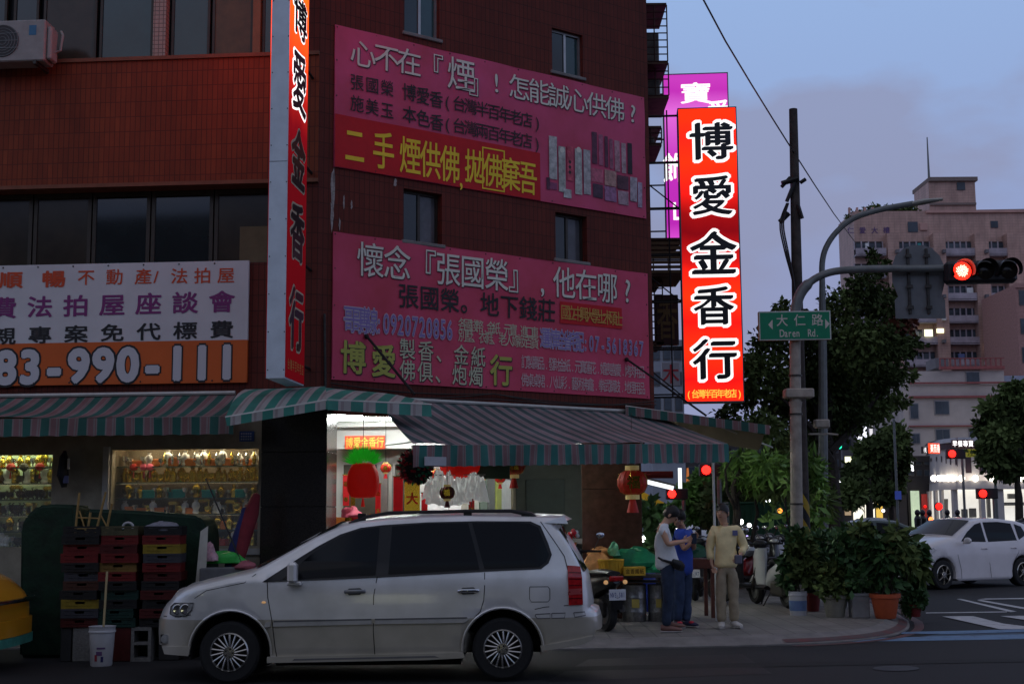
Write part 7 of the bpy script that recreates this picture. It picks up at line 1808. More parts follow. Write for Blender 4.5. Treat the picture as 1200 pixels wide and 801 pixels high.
# potted plants on the kerb corner
TERRA = mat('terracotta_plastic', (.42, .085, .03), .6, var=.15)
def pot(label, px_, wpx, ytop, ybot, mt, shape='round', Y=None, col_band=None, nm='plant_pot', plant=None):
    g_ = G(px_, ybot, SW); Yp = Y or g_.y; s_ = Yp / F * 1.0; r_ = wpx / 2 * s_; h = (ybot - ytop) * s_ * 1.0
    t = thing(nm, label, 'potted plant', (PY(px_, ybot, Yp).x, Yp, SW))
    if shape == 'square': MB().box(-r_, r_, -r_, r_, 0, h, .01).box(-r_ - .012, r_ + .012, -r_ - .012, r_ + .012, h - .04, h + .004, .006).build('pot', mt, t)
    elif shape == 'bucket': MB().lathe([(r_ * .86, 0), (r_ * .88, .01), (r_ * .97, h * .8), (r_ * 1.03, h * .82), (r_ * 1.03, h * .88), (r_ * .98, h * .9), (r_, h), (r_ * .92, h), (r_ * .9, h * .85)], 24).build('pot', mt, t, True)
    else: MB().lathe([(r_ * .62, 0), (r_ * .66, .01), (r_ * .9, h * .82), (r_ * 1.0, h * .84), (r_ * 1.02, h), (r_ * .9, h), (r_ * .86, h * .86)], 24).build('pot', mt, t, True)
    MB().lathe([(r_ * .9, h * .87), (.001, h * .9)], 16, caps=False).build('soil', mat('soil', (.02, .014, .01), .95), t)
    if col_band: MB().lathe([(r_ * .925, h * .2), (r_ * .975, h * .62)], 24, caps=False).build('label_band', col_band, t)
    if plant:
        stems, cls, n, sz, mt2, kw = plant
        for k in range(stems):
            a = rnd.uniform(0, 6.28); x = rnd.uniform(-.5, .5) * r_
            c = cls[k % len(cls)]; tp = PY(c[0], c[1], Yp) - t.location
            MB().tube([(x, 0, h * .85), (x * .6 + tp.x * .3, rnd.uniform(-.1, .1), h + (tp.z - h) * .45), (tp.x + rnd.uniform(-.05, .05), rnd.uniform(-.1, .1), tp.z)], [.012, .010, .004], 5).build('stem', BARK, t)
        s2 = Yp / F
        leaf_cloud('foliage', [((PY(a, b, Yp).x - t.location.x), rnd.uniform(-.1, .15), PY(a, b, Yp).z - SW, c * s2 * .88, c * s2 * .7, d * s2 * .84) for a, b, c, d in cls], n, sz, mt2, t, **kw)
    return t
pot('white and blue bucket planted with a dark shrub at the foot of the striped pole', 935.5, 21, 693, 720.5, mat('white_bucket_plastic', (.52, .52, .54), .4), 'bucket', col_band=mat('blue_label_band', (.14, .22, .42), .5),
    plant=(5, [(930, 660, 12, 16), (940, 640, 14, 16), (926, 680, 10, 8), (944, 668, 12, 14), (934, 628, 9, 8)], 1500, .13, [LFD, LF2], {}))
pot('dark red pot behind the white bucket with an overgrown shrub', 953, 20, 699, 720, mat('dark_red_pot', (.16, .02, .02), .6), Y=21.6, plant=(4, [(955, 655, 16, 16), (965, 635, 14, 12), (950, 680, 12, 14), (968, 670, 12, 14)], 1000, .13, [LFD], {}))
pot('wide shallow beige bowl with low leafy plants', 979, 31, 697, 722.5, mat('beige_stone_pot', (.24, .23, .19), .8, var=.2, bump=.2), plant=(5, [(975, 690, 14, 8), (990, 688, 10, 7), (980, 670, 14, 12), (992, 650, 12, 14)], 1700, .12, [LF2, LFD], {}))
pot('square grey concrete planter with a dense ficus bush', 1007, 20, 695.5, 723, mat('grey_planter', (.20, .20, .20), .85, var=.2, bump=.2), 'square', plant=(6, [(1000, 650, 18, 20), (1018, 640, 18, 18), (990, 635, 16, 14), (1010, 620, 14, 8), (1005, 680, 16, 14), (1028, 660, 14, 20)], 1500, .12, [LFD, LF2], {}))
pot('orange terracotta pot with a big-leaved bush', 1038, 35, 696, 724, TERRA, plant=(6, [(1040, 650, 18, 18), (1055, 640, 14, 14), (1030, 635, 14, 12), (1062, 655, 12, 12), (1040, 678, 16, 12), (1050, 625, 12, 8)], 950, .17, [LFD, LF2], dict(aspect=2.2, droop=.9)))
pot('small white pot almost hidden behind the terracotta pot', 1060, 12, 696, 720, mat('white_pot', (.42, .42, .40), .6), 'round', plant=(4, [(1068, 650, 12, 9), (1074, 640, 9, 7), (1076, 662, 7, 12), (1070, 675, 6, 12)], 520, .24, [LF2, LFD], dict(aspect=2.6, droop=1.4)))
pot('low bushy dark plant at the right end of the pots', 1073, 16, 708, 722, mat('dark_red_pot', (.16, .02, .02), .6), plant=(4, [(1071, 705, 10, 14), (1077, 700, 6, 10), (1066, 712, 7, 8)], 1300, .07, [LFD], {}))
pot('back row pot with a broad dark bush behind the square planter', 985, 22, 700, 716, mat('dark_pot', (.05, .05, .05), .7), Y=22.4, plant=(5, [(975, 640, 18, 20), (1000, 632, 18, 16), (960, 660, 14, 20), (1020, 650, 14, 20), (985, 675, 20, 16)], 1100, .12, [LFD], {}))

# =====================================================================
#  POLES, SIGNALS, STREET SIGN
# =====================================================================
GALV = mat('grey_painted_steel', (.16, .17, .165), .5, metal=.3, var=.2, scale=5)
GALB = mat('weathered_beige_pole', (.34, .30, .25), .7, var=.3, scale=5)
WOODP = mat('weathered_utility_pole', (.055, .045, .04), .9, var=.4, scale=8, bump=.4)
Yu = 22.3; up_ = thing('utility_pole', 'tall dark utility pole with cable clamps rising behind the street sign', 'utility pole', (PY(941, 700, Yu).x, Yu, SW))
o_ = up_.location
MB().tube([(0, 0, 0), PY(940, 600, Yu) - o_, PY(935.5, 400, Yu) - o_, PY(929.5, 128, Yu) - o_], [.125, .12, .095, .07], 14).build('pole', WOODP, up_, True)
m = MB()
for a, b in (((922, 236), (934, 206)), ((916, 219), (926, 208)), ((938, 214), (944, 210)), ((935, 240), (940, 256))): m.tube([PY(*a, Yu - .1) - o_, PY(*b, Yu - .1) - o_], .035, 6)
m.tube([PY(916, 215, Yu - .1) - o_, PY(936, 209, Yu - .12) - o_], .045, 6); m.tube([PY(914, 260, Yu - .1) - o_, PY(924, 250, Yu - .1) - o_], .05, 6)
m.build('cable_clamp', BLACK, up_)
for k in range(3):
    MB().tube(smooth([tuple(PY(a, b, Yu - .12 - .03 * k) - o_) for a, b in ((922 + k, 238), (914 + 2 * k, 262), (919 + 2 * k, 292), (927 + k, 322), (932, 345))], 4), .014, 5).build('hanging_cable', BLACK, up_, True)
# yellow/black hazard band
HAZ = stripe_mat('hazard_stripes', [(0, (.42, .28, .02)), (.5, (.012, .012, .012))], .42, 'Z', .6)
t_, _b = nodes_of(HAZ); sp_ = [n for n in t_.nodes if n.type == 'SEPXYZ'][0]; dvn = [n for n in t_.nodes if n.type == 'MATH' and n.operation == 'DIVIDE'][0]
for l in list(t_.links):
    if l.to_node == dvn: t_.links.remove(l)
ad = t_.nodes.new('ShaderNodeMath'); ad.operation = 'MULTIPLY_ADD'; ad.inputs[1].default_value = 1.6; t_.links.new(sp_.outputs['X'], ad.inputs[0]); t_.links.new(sp_.outputs['Z'], ad.inputs[2]); t_.links.new(ad.outputs[0], dvn.inputs[0])
zb_, zt_ = PY(940, 650, Yu).z - SW, PY(940, 578, Yu).z - SW
xb_ = (PY(940.5, 610, Yu) - o_).x
MB().tube([(xb_ + .0, 0, zb_), (xb_ - .01, 0, zt_)], .127, 16, caps=False).build('hazard_band', HAZ, up_, True)
# overhead wire
OWm = MB(); OWm.tube([(PY(880, 84, 15).x - 4, 2.0, 16.5)] if False else [tuple(PY(a, b, c)) for a, b, c in ((818, -12, 16), (850, 48, 17.5), (880, 98, 19), (906, 140, 20.5), (930, 178, 22.2), (955, 217, 25), (977, 250, 30), (1003, 285, 45))], .012, 5)
OWm.build('overhead_cable', BLACK, None, label='thin black cable slanting down across the sky past the utility pole', cat='cable')

# traffic light mast
Ym = 21.4; tm = thing('traffic_mast', 'curved grey traffic light mast with a long horizontal arm over the road', 'traffic mast', (PY(934.5, 700, Ym).x, Ym, SW)); o_ = tm.location
MB().tube([(0, 0, 0), PY(934, 640, Ym) - o_, PY(932.5, 500, Ym) - o_, PY(931.5, 378, Ym) - o_], [.10, .098, .09, .085], 14).build('post', GALB, tm, True)
MB().tube([tuple(p) for p in smooth([tuple(PY(a, b, Ym) - o_) for a, b in ((931.5, 379), (932.5, 362), (938, 344), (950, 330), (968, 320.5), (990, 316.5), (1030, 315), (1108, 314.5))], 4)], [.085] * 12 + [.06] * 17, 12).build('arm', GALV, tm, True)
m = MB(); m.tube([PY(932, 466, Ym) - o_ + Vector((0, 0, -.06)), PY(932, 466, Ym) - o_ + Vector((0, 0, -.16))], [.11, .09], 12); m.box(PY(919, 466, Ym).x - o_.x, PY(952.5, 466, Ym).x - o_.x, -.14, .12, PY(0, 473, Ym).z - SW, PY(0, 462, Ym).z - SW, .02); m.build('beige_bracket_box', GALB, tm)
m = MB(); [m.tube([PY(a, b, Ym) - o_ + Vector((0, -.0, -.012)), PY(a, b, Ym) - o_ + Vector((0, 0, .012))], .108, 14) for a, b in ((932.5, 485), (932, 440), (933.5, 590))]; m.build('band', STEEL, tm)
# signal head
Ys = 21.2
def PS(px_, py_): return PY(px_, py_, Ys)
sg = thing('traffic_light', 'horizontal traffic light showing red at the end of the mast arm', 'traffic light', PS(1150, 317), R(-6)); 
HB = mat('signal_housing', (.018, .018, .02), .5, var=.1)
MB().box(-.56, .56, .0, .22, -.19, .17, .05).build('housing', HB, sg)
SRED = mat('lit_red_signal_glass', (.5, .01, .01), .3, emit=5, ecol=(1, .014, .006)); SDK = mat('unlit_signal_glass', (.02, .014, .012), .2, var=.3, scale=20)
for k, (x, on) in enumerate(((-.30, 1), (.06, 0), (.42, 0))):
    o = MB().lathe([(.001, -.035), (.10, -.025), (.145, 0)], 20, (x, 0, 0), 'Y', caps=False).build('red_lens' if on else 'dark_lens', SRED if on else SDK, sg, True)
    m = MB(); vs = []; fs = []; n = 18
    for i in range(n + 1):
        a = R(-30 + 240 * i / n); vs += [(x + .16 * math.cos(a), -.005, .16 * math.sin(a)), (x + .17 * math.cos(a), -.26 + .06 * math.cos(a) ** 2, .165 * math.sin(a) - .01), (x + .172 * math.cos(a), -.005, .172 * math.sin(a))]
    for i in range(n):
        q_ = i * 3; fs += [(q_, q_ + 3, q_ + 4, q_ + 1), (q_ + 1, q_ + 4, q_ + 5, q_ + 2)]
    m.add(vs, fs); m.build('visor', HB, sg, True)
m = MB()
for k in range(46):
    a = k * 2.4; r_ = .095 * math.sqrt(k / 46); m.ball((-.30 + r_ * math.cos(a), -.04 + .04 * (r_ / .14) ** 2, r_ * math.sin(a)), .011, n=6, m=4)
m.build('led_dots', mat('led_dot', (1, .8, .7), emit=3, ecol=(1, .55, .4)), sg)
# sign back: round-topped board seen from behind
sb = thing('traffic_sign_back', 'grey back of a rounded traffic sign clamped on the mast arm', 'sign', PY(1076.5, 316, Ym + .12)); s_ = (Ym + .3) / F
poly = [((px_ - 1076.5) * s_, (316 - py_) * s_) for px_, py_ in ((1047, 374), (1047, 352), (1051, 348), (1045, 330), (1045, 312), (1050, 299), (1060, 290), (1070, 286.5), (1083, 286.5), (1093, 290), (1102, 299), (1107, 312), (1107, 330), (1102, 348), (1106, 352), (1106, 374))]
MB().prism(poly, .0, .012).build('board', mat('grey_aluminium_back', (.15, .155, .16), .5, metal=.3, var=.15), sb)
m = MB(); [m.box(x - .02, x + .02, -.04, -.0005, -.72, .34) for x in (-.17, .13)]; m.build('mounting_strap', STEEL, sb)
m = MB(); [m.box(x - .05, x + .05, -.06, -.041, z - .03, z + .03, .006) for x in (-.17, .13) for z in (.22, -.28, -.62)]; m.build('clamp', STEEL, sb)
# street name sign
Yn = Ym - .16; sn = thing('street_name_sign', 'green street name sign with white characters and arrows on the mast', 'street sign', PY(931, 381.5, Yn), R(-3)); s_ = Yn / F
wN, hN = 42.5 * s_, 17.5 * s_
MB().box(-wN, wN, .0, .05, -hN, hN, .02).build('board', mat('sign_back_ochre', (.30, .18, .08), .6), sn)
m = MB(); m.box(-wN + .012, wN - .0, -.012, -.001, -hN + .004, hN - .0, .005); m.build('border', mat('white_sign_border', (.52, .55, .50), .5), sn)
m = MB(); m.box(-wN + .03, wN - .02, -.016, -.0125, -hN + .022, hN - .02, .001); m.build('green_face', mat('street_sign_green', (.005, .21, .10), .4, var=.08), sn)
WN = mat('white_sign_lettering', (.60, .56, .48), .5, var=0)
m = MB(); line(m, '大仁路', -.195 + .0, .36, .085, .19, .20, -.018, .012); m.build('lettering', WN, sn)
m = MB(); 
for i, ch in enumerate('Daren'): put(m, ch, -.20 + .062 * i, -.115, .115, .17, -.018, .02)
for i, ch in enumerate('Rd.'): put(m, ch, .235 + .058 * i, -.115, .115, .17, -.018, .02)
m.build('lettering', WN, sn)
for sx_ in (-1, 1): cx_ = -.37 if sx_ < 0 else .505; MB().prism([(cx_ + sx_ * .045, .02), (cx_ - sx_ * .025, .10), (cx_ - sx_ * .025, -.06)] if sx_ > 0 else [(cx_ - .045, .02), (cx_ + .025, -.06), (cx_ + .025, .10)], -.019, -.0175).build('arrow', WN, sn)
# camera-like box on the tree side
m = MB(); c = PY(962, 496, 24); m.box(-.12, .14, -.1, .1, -.08, .07, .02); m.box(-.22, .1, -.05, .05, -.2, -.17); m.tube([(.1, 0, -.18), (.3, 0, -.2)], .02, 6); m.build('beige_street_box', GALB, None, label='small beige box and bracket just right of the mast below the green sign', cat='box').location = c
# street lamp
Yl = 27.5; sl2 = thing('street_lamp', 'tall curved grey street lamp arching over behind the traffic mast', 'street lamp', (PY(966, 700, Yl).x, Yl, 0)); o_ = sl2.location
MB().tube([(0, 0, 0), PY(965, 600, Yl) - o_, PY(964, 400, Yl) - o_, *[Vector(p) for p in smooth([tuple(PY(a, b, Yl) - o_) for a, b in ((963.5, 330), (963.5, 308), (968, 290), (980, 272), (1000, 256), (1030, 246), (1070, 238.5))], 4)]], [.10, .10, .085] + [.06] * 25, 10).build('mast', GALV, sl2, True)
MB().tube([PY(1068, 239, Yl) - o_, PY(1082, 236.5, Yl) - o_, PY(1104, 233.5, Yl) - o_], [(.07, .05), (.16, .06), (.06, .03)], 10).build('lamp_head', mat('lamp_head_grey', (.35, .34, .30), .5), sl2, True)
p_ = MB().tube([(0, 0, 0), (0, 0, 5.2)], .05, 8).build('thin_grey_pole', GALV, None, label='thin grey pole with a small blue sign before the beige corner block', cat='pole'); p_.location = (PY(1052, 600, 52).x, 52, 0)
b_ = PY(1052.5, 580, 51.9); MB().box(-.12, .12, -.02, .02, -.16, .16, .01).build('blue_square_sign', mat('blue_sign_face', (.06, .10, .45), .5, emit=.15), None, label='small square blue sign on the thin grey pole', cat='sign').location = b_

# =====================================================================
#  BACKGROUND STREET
# =====================================================================
PINKW = tile_mat('pink_tile_wall', (.62, .40, .33), (.58, .37, .31), (.46, .31, .26), w=.5, h=.25, bump=.1, msize=.02)
PINKT = mat('pink_trim', (.55, .32, .27), .8, var=.2, scale=.6)
BEIW = mat('beige_render_wall', (.48, .42, .38), .8, var=.18, scale=.5)
GREYW = mat('grey_render_wall', (.17, .16, .17), .8, var=.25, scale=.4)
DKW = mat('dark_facade', (.05, .045, .045), .8, var=.3, scale=.5)
REDT = mat('dull_red_band', (.30, .09, .085), .7, var=.2)
GLB = mat('far_window_glass', (.05, .065, .08), .15, var=.5, scale=.5)
WINL = mat('lit_window_glass', (.9, .9, .6), emit=1.6, ecol=(1, 1, .62), var=0)
RAILM = mat('balcony_rail', (.38, .33, .36), .6, var=.3, scale=1.5)
# --- pink apartment tower ---
Y = 118.0
TW = thing('apartment_tower', 'pink tiled apartment tower with balconies and a rooftop block', 'building', (PY(1090, 600, Y).x, Y, 0))
def X(px, py, Yd=None): q = PY(px, py, Yd or Y); return q.x - TW.location.x, q.z
def bx(m, x0, y0, x1, y1, f, bk, ch=0): # pixel box between depths f..bk (relative to Y)
    a = X(x0, y1); b = X(x1, y0); m.box(a[0], b[0], f, bk, a[1], b[1], ch)
m = MB(); b = X(1290, 250)[0]; c = X(1000, 250)[0]
m.box(c, b, 0, 5.6, 0, X(1100, 352)[1] if False else X(1100, 247)[1]); m.build('wall', PINKW, TW)
m = MB(); bx(m, 1092, 210, 1145, 247, .6, 5); m.build('rooftop_block', PINKW, TW)
m = MB(); bx(m, 1090, 206, 1147, 211, .3, 5.4); bx(m, 1092, 236, 1146, 239, .4, .6); m.build('roof_slab', mat('grey_roof_edge', (.22, .17, .15), .8), TW)
m = MB(); bx(m, 1085, 245.5, 1290, 250, -.25, 0); bx(m, 1078, 262, 1086, 270, -.2, 0); m.build('parapet_trim', PINKT, TW)
m = MB(); m.tube([(X(1101, 206)[0], 3, X(1101, 208)[1]), (X(1101, 206)[0], 3, X(1101, 150)[1])], [.12, .05], 6); m.build('aerial', GALV, TW)
m = MB(); bx(m, 1169, 244, 1181, 247.5, 2, 4); m.tube([(X(1150, 243)[0], 1, X(1150, 243.5)[1]), (X(1290, 243)[0], 1, X(1290, 241)[1])], .06, 4); m.build('roof_rail', GALV, TW)
m = MB(); [m.box(X(986 + k * 9, 0)[0], X(988 + k * 9, 0)[0], 0.3, .6, X(0, 256)[1], X(0, 249)[1]) for k in range(4)]; m.build('roof_posts', PINKT, TW)
cols = [(1001, 1034), (1050, 1097), (1104, 1146), (1154, 1184), (1196, 1240)]
rows = [283, 309, 335, 361, 386, 412, 438]
lit = {(1, 4): 'two'}
for r_, yy in enumerate(rows):
    for c_, (xa, xb) in enumerate(cols):
        dxs = 0
        m = MB(); bx(m, xa, yy, xb, yy + 17, -.03, .0); o = m.build('window', mat('dark_recess', (.035, .03, .035), .8), TW)
        m = MB(); bx(m, xa + 2, yy + 2, xb - 2, yy + 10, -.06, -.035); m.build('pane', GLB, o)
        m = MB(); bx(m, xa - 1, yy + 10, xb + 1, yy + 18, -1.0, -.9); bx(m, xa - 1, yy + 17, xb + 1, yy + 19, -1.0, -.02); m.build('balcony_rail', RAILM, TW)
        if rnd.random() < .6: m = MB(); q0 = rnd.uniform(xa + 2, xb - 9); bx(m, q0, yy + 3, q0 + rnd.uniform(3, 7), yy + 11, -.5, -.3); m.build('laundry', rnd.choice([WHP, TEALP, mat('blue_laundry', (.15, .2, .4), .8), mat('grey_laundry', (.3, .3, .3), .8)]), TW)
        m = MB(); n_ = max(3, int((xb - xa) / 7)); [bx(m, xa + (xb - xa) * k / n_ - .6, yy, xa + (xb - xa) * k / n_ + .6, yy + 10, -.09, -.062) for k in range(n_ + 1)]; m.build('frame', RAILM, o)
for xa, xb in ((1044, 1049), (1098, 1103), (1147, 1153), (1185, 1194)):
    m = MB(); bx(m, xa, 276, xb, 470, -1.1, 0); m.build('pilaster', PINKW, TW)
for (x0, y0, x1, y1) in ((1064, 260, 1075, 272), (1161, 259, 1169, 267), (1124, 212, 1133, 221)):
    m = MB(); bx(m, x0, y0, x1, y1, -.08 if y0 > 240 else .5, 0 if y0 > 240 else .6); o = m.build('window', GLB, TW)
for k, (px_, yy) in enumerate([(p_, y_) for p_ in (1046.5, 1100.5, 1150) for y_ in (296, 322, 348, 374, 400, 425)]):
    m = MB(); bx(m, px_ - 1.6, yy, px_ + 1.6, yy + 4, -1.6, -1.11); m.build('cooling_unit' if k % 3 else 'small_vent', WHITEP if k % 2 else GREYW, TW)
for x0, y0, x1, y1 in ((1079, 388, 1088, 396), (1093, 387, 1101, 392)):
    m = MB(); bx(m, x0, y0, x1, y1, -1.2, -1.1); m.build('lit_window', WINL, TW)
for x0, y0, x1, y1 in ((1150, 399, 1157, 412), (1176, 409, 1181, 419)):
    m = MB(); bx(m, x0 + 2, y0, x1 - 2, y1, -1.25, -1.15); m.build('balcony_lamp', mat('warm_white_lamp', (1, .95, .85), emit=1.6, ecol=(1, .9, .75), var=0), TW)
m = MB(); [put(m, ch, X(997 + i * 14, 277)[0], X(0, 277)[1], .62, .62, -.02, .02) for i, ch in enumerate('仁愛大樓')]; o = m.build('lettering', mat('purple_wall_lettering', (.12, .07, .18), .7), TW)
o.location.y = -.03
# roof garden on the tower
leaf_cloud('roof_plants', [(X(px_, py_)[0], 1.5, X(px_, py_)[1], .5, .5, .35) for px_, py_ in ((1022, 244), (1028, 241), (1036, 242), (1045, 241), (1052, 243), (1060, 243), (1068, 242), (1075, 243), (1008, 249), (1014, 250), (1002, 252))], 1200, .35, [LF, LF2], TW)
o = bpy.data.objects['roof_plants']; 

# --- right-hand red edge block and beige mid-rise ---
Y = 84.0
BB = thing('beige_block', 'beige mid-rise corner block with red bands above the white shop', 'building', (PY(1120, 600, Y).x, Y, 0)); TWs = TW; TW = BB
m = MB(); bx(m, 1075, 432, 1183, 650, 1.0, 12); m.build('wall', BEIW, BB)
m = MB(); bx(m, 1066, 449, 1290, 650, -.0, 11); m.build('wall', BEIW, BB)
m = MB(); bx(m, 1182, 437, 1290, 452, 1.2, 9); m.build('roof_room', mat('pale_blue_wall', (.30, .33, .42), .7), BB)
for y0, y1 in ((446.5, 450), (462.5, 466.5), (497, 500)): m = MB(); bx(m, 1065, y0, 1290, y1, -.25, -.005); m.build('red_band', REDT, BB)
m = MB(); bx(m, 1106, 427, 1182, 431, .7, 1.0); [bx(m, 1106 + 6 * k, 418, 1107 + 6 * k, 428, .8, .9) for k in range(13)]; bx(m, 1106, 417, 1182, 418.5, .75, .95); m.build('roof_rail', REDT, BB)
m = MB(); bx(m, 1108, 415, 1123, 427, 2, 4); m.build('roof_tank', GREYW, BB)
for x0, y0, x1, y1, f in ((1138, 433, 1154, 449, .95), (1095, 469, 1112, 486, -.05), (1152, 469, 1168, 486, -.05), (1066, 472, 1076, 491, -.05), (1096, 502, 1113, 516, -.05), (1068, 507, 1078, 520, -.05), (1135, 502, 1150, 512, -.05)):
    m = MB(); bx(m, x0, y0, x1, y1, f - .02, f + .04); o = m.build('window', mat('pale_far_frame', (.30, .28, .28), .6), BB)
    xm = (x0 + x1) / 2
    for a_, b_ in ((x0 + 1, xm - .5), (xm + .5, x1 - 1)): m = MB(); bx(m, a_, y0 + 1.2, b_, y1 - 1, f - .05, f - .025); m.build('pane', GLB, o)
# --- white curved corner shop ---
Y = 74.0
CS = thing('corner_shop', 'two-storey white curved corner shop with uplit columns and a red sign', 'shop', (PY(1130, 600, Y).x, Y, 0)); TW = CS
WSTU = mat('white_stucco', (.50, .46, .44), .7, var=.1, scale=.8)
curve = [(1086, 9.0), (1089, 6.0), (1095, 3.6), (1103, 2.0), (1113, .9), (1124, .25), (1137, 0), (1290, 0)]
def cpt(px_, f, py_): q_ = PY(px_, py_, Y + f); return (q_.x - CS.location.x, f, q_.z)
def cband(m, y0, y1, out=0, c=curve, close=False):
    for i in range(len(c) - 1):
        (a, fa), (b, fb) = c[i], c[i + 1]
        p = [cpt(a, fa - out, y1), cpt(b, fb - out, y1), cpt(b, fb - out, y0), cpt(a, fa - out, y0)]
        z1_ = cpt(1137, -out, y0)[2]; z0_ = cpt(1137, -out, y1)[2]
        p = [(q_[0], q_[1], z0_ if k < 2 else z1_) for k, q_ in enumerate(p)]
        m.add(p, [(0, 1, 2, 3)])
        if out: m.add([p[0], p[1], (p[1][0], p[1][1] + out, p[1][2]), (p[0][0], p[0][1] + out, p[0][2])], [(0, 3, 2, 1)]); m.add([p[3], p[2], (p[2][0], p[2][1] + out, p[2][2]), (p[3][0], p[3][1] + out, p[3][2])], [(0, 1, 2, 3)])
sm = smooth(curve, 3)
m = MB(); cband(m, 523, 566, 0, sm); m.build('wall', WSTU, CS, True)
m = MB(); cband(m, 563, 573, .35, sm); m.build('cornice', WSTU, CS, True)
m = MB(); cband(m, 517, 524.5, .3, sm); m.build('sign_fascia', mat('dark_fascia', (.06, .025, .03), .6), CS, True)
m = MB(); cband(m, 512, 517, .6, sm); m.build('roof_canopy', mat('white_roof_panel', (.5, .5, .52), .5), CS, True)
m = MB(); cband(m, 573, 632, -1.2, sm); m.build('glass_front', mat('bright_shop_interior', (.9, .92, .9), .5, emit=.62, ecol=(1, .95, .84), var=.4, scale=1.2), CS, True)
def at_curve(px_):
    for i in range(len(sm) - 1):
        if sm[i][0] <= px_ <= sm[i + 1][0]: k = (px_ - sm[i][0]) / (sm[i + 1][0] - sm[i][0]); return sm[i][1] + (sm[i + 1][1] - sm[i][1]) * k
    return 0
SCON = mat('uplight_lamp', (1, .95, .85), emit=9, ecol=(1, .93, .8), var=0)
for px_ in (1094, 1100.6, 1106, 1111, 1116.5, 1127, 1143, 1163, 1186, 1196):
    f = at_curve(px_); p = cpt(px_, f - .38, 560); m = MB(); m.ball(p, .17, n=8, m=5); m.build('uplight', SCON, CS, True)
for a_, b_ in ((1090, 1092), (1096.5, 1098), (1102.5, 1104), (1107.8, 1109.2), (1112.8, 1114.5), (1119, 1123.5), (1131, 1138), (1147, 1155), (1170, 1178), (1200, 1210)):
    f0, f1 = at_curve(a_), at_curve(b_); z1_, z0_ = cpt(1137, 0, 532)[2], cpt(1137, 0, 554)[2]; xa, xb = cpt(a_, f0, 540)[0], cpt(b_, f1, 540)[0]
    m = MB(); m.add([(xa, f0 - .03, z0_), (xb, f1 - .03, z0_), (xb, f1 - .03, z1_), (xa, f0 - .03, z1_)], [(0, 1, 2, 3)]); m.build('window', mat('dark_shop_window', (.05, .03, .035), .3), CS)
for a_, b_ in ((1088, 1091), (1096, 1099), (1103, 1106), (1117, 1122), (1149, 1154), (1168, 1176)):
    f0 = at_curve((a_ + b_) / 2); xa, xb = cpt(a_, f0, 590)[0], cpt(b_, f0, 590)[0]; m = MB(); m.box(xa, xb, f0 - .1, f0 + .3, 0, cpt(1137, 0, 573)[2]); m.build('column', WSTU, CS)
for k, (x0, x1, y0, y1, nm) in enumerate(((1108, 1115, 584, 604, 'dark'), (1128, 1134, 596, 606, 'dark'), (1137, 1144, 595, 606, 'dark'), (1158, 1160, 574, 606, 'dark'), (1182, 1192, 578, 584, 'dark'), (1176, 1200, 588, 592, 'dark'))):
    f = at_curve(x0) + .9; m = MB(); a_, b_ = cpt(x0, f, y1), cpt(x1, f, y0); m.box(a_[0], b_[0], f, f + .2, a_[2], b_[2]); m.build('shop_fitting', mat('grey_shop_fitting', (.12, .12, .12), .6), CS)
# signs on the shop
def lsign(name, label, x0, x1, y0, y1, Yd, col, emit, txt='', tcol=(1, 1, 1), temit=1.3, cat='sign', rz=0, off=.02, bem=None):
    a_ = PY((x0 + x1) / 2, y1, Yd); w_ = (x1 - x0) / 2 * Yd / F; h = (y1 - y0) * Yd / F
    s_ = thing(name, label, cat, a_, rz)
    MB().box(-w_, w_, 0, .15, 0, h, .01).build('board', mat('%s_board' % label.replace(' ', '_')[:40], col, .5, emit=emit, ecol=bem or col, var=0), s_)
    if txt: m = MB(); n = len(txt); line(m, txt, -w_ + w_ / n, w_ - w_ / n, h * .5, 2 * w_ / n * .95, h * .85, -.01, off); m.build('lettering', mat('letter_%02d%02d%02d' % tuple(int(c * 9) for c in tcol) + str(temit), tcol, emit=temit, var=0), s_)
    return s_
lsign('shop_sign', 'glowing red-orange shop sign on the curved corner of the white shop', 1088, 1104, 519, 531, 72.0, (.8, .06, .02), 1.0, '美而香', (1, .9, .8), 1.5, rz=R(30), bem=(1, .08, .02))
lsign('shop_sign', 'small white lettered sign left of the red sign on the curved shop', 1081, 1087, 523, 531, 73.5, (.05, .04, .04), 0, '小吃', (1, 1, 1), 1.5, rz=R(40))
lsign('shop_sign', 'white-lettered dark sign at the middle of the curved shop roof edge', 1116, 1141, 515, 524, 73.0, (.10, .03, .03), 0, '早餐專賣', (1, .96, .92), 1.7)
lsign('direction_sign', 'small yellow direction sign in front of the white corner shop', 1133, 1152, 526, 535, 60.0, (.35, .32, .02), .25, '注意', (.05, .05, .02), 0)
lsign('light_box', 'square white light box with dark characters beside the beige block', 1058, 1071, 540, 553, 66.0, (.06, .04, .05), 0, '眼鏡', (1, 1, 1), 1.6, off=.06)
lsign('light_box', 'blue and white oval light box above the thin leaning tree', 1007, 1018, 556, 565, 62.0, (.8, .85, 1), 1.4, '', bem=(.85, .9, 1))
lsign('light_box', 'blue rectangular light box right of the white one', 1017, 1021, 558, 566, 62.1, (.05, .08, .9), 1.2, '', bem=(.1, .15, 1))
lsign('light_box', 'tall white light box high on the distant left facade', 1011, 1016, 497, 512, 66.0, (.9, .9, 1), 1.6, '')
lsign('light_box', 'wide white light box below the tall one on the distant facade', 1005, 1014, 509, 521, 66.4, (.9, .9, 1), 1.3, '')
lsign('light_box', 'narrow upright pale strip light on the distant facade', 1020, 1023, 480, 512, 70.0, (.8, .75, .75), .9, '')
lsign('light_box', 'white upright light box between the dark frangipani stems', 862, 865.5, 549, 562, 48.0, (.9, .9, 1), 1.5, '')
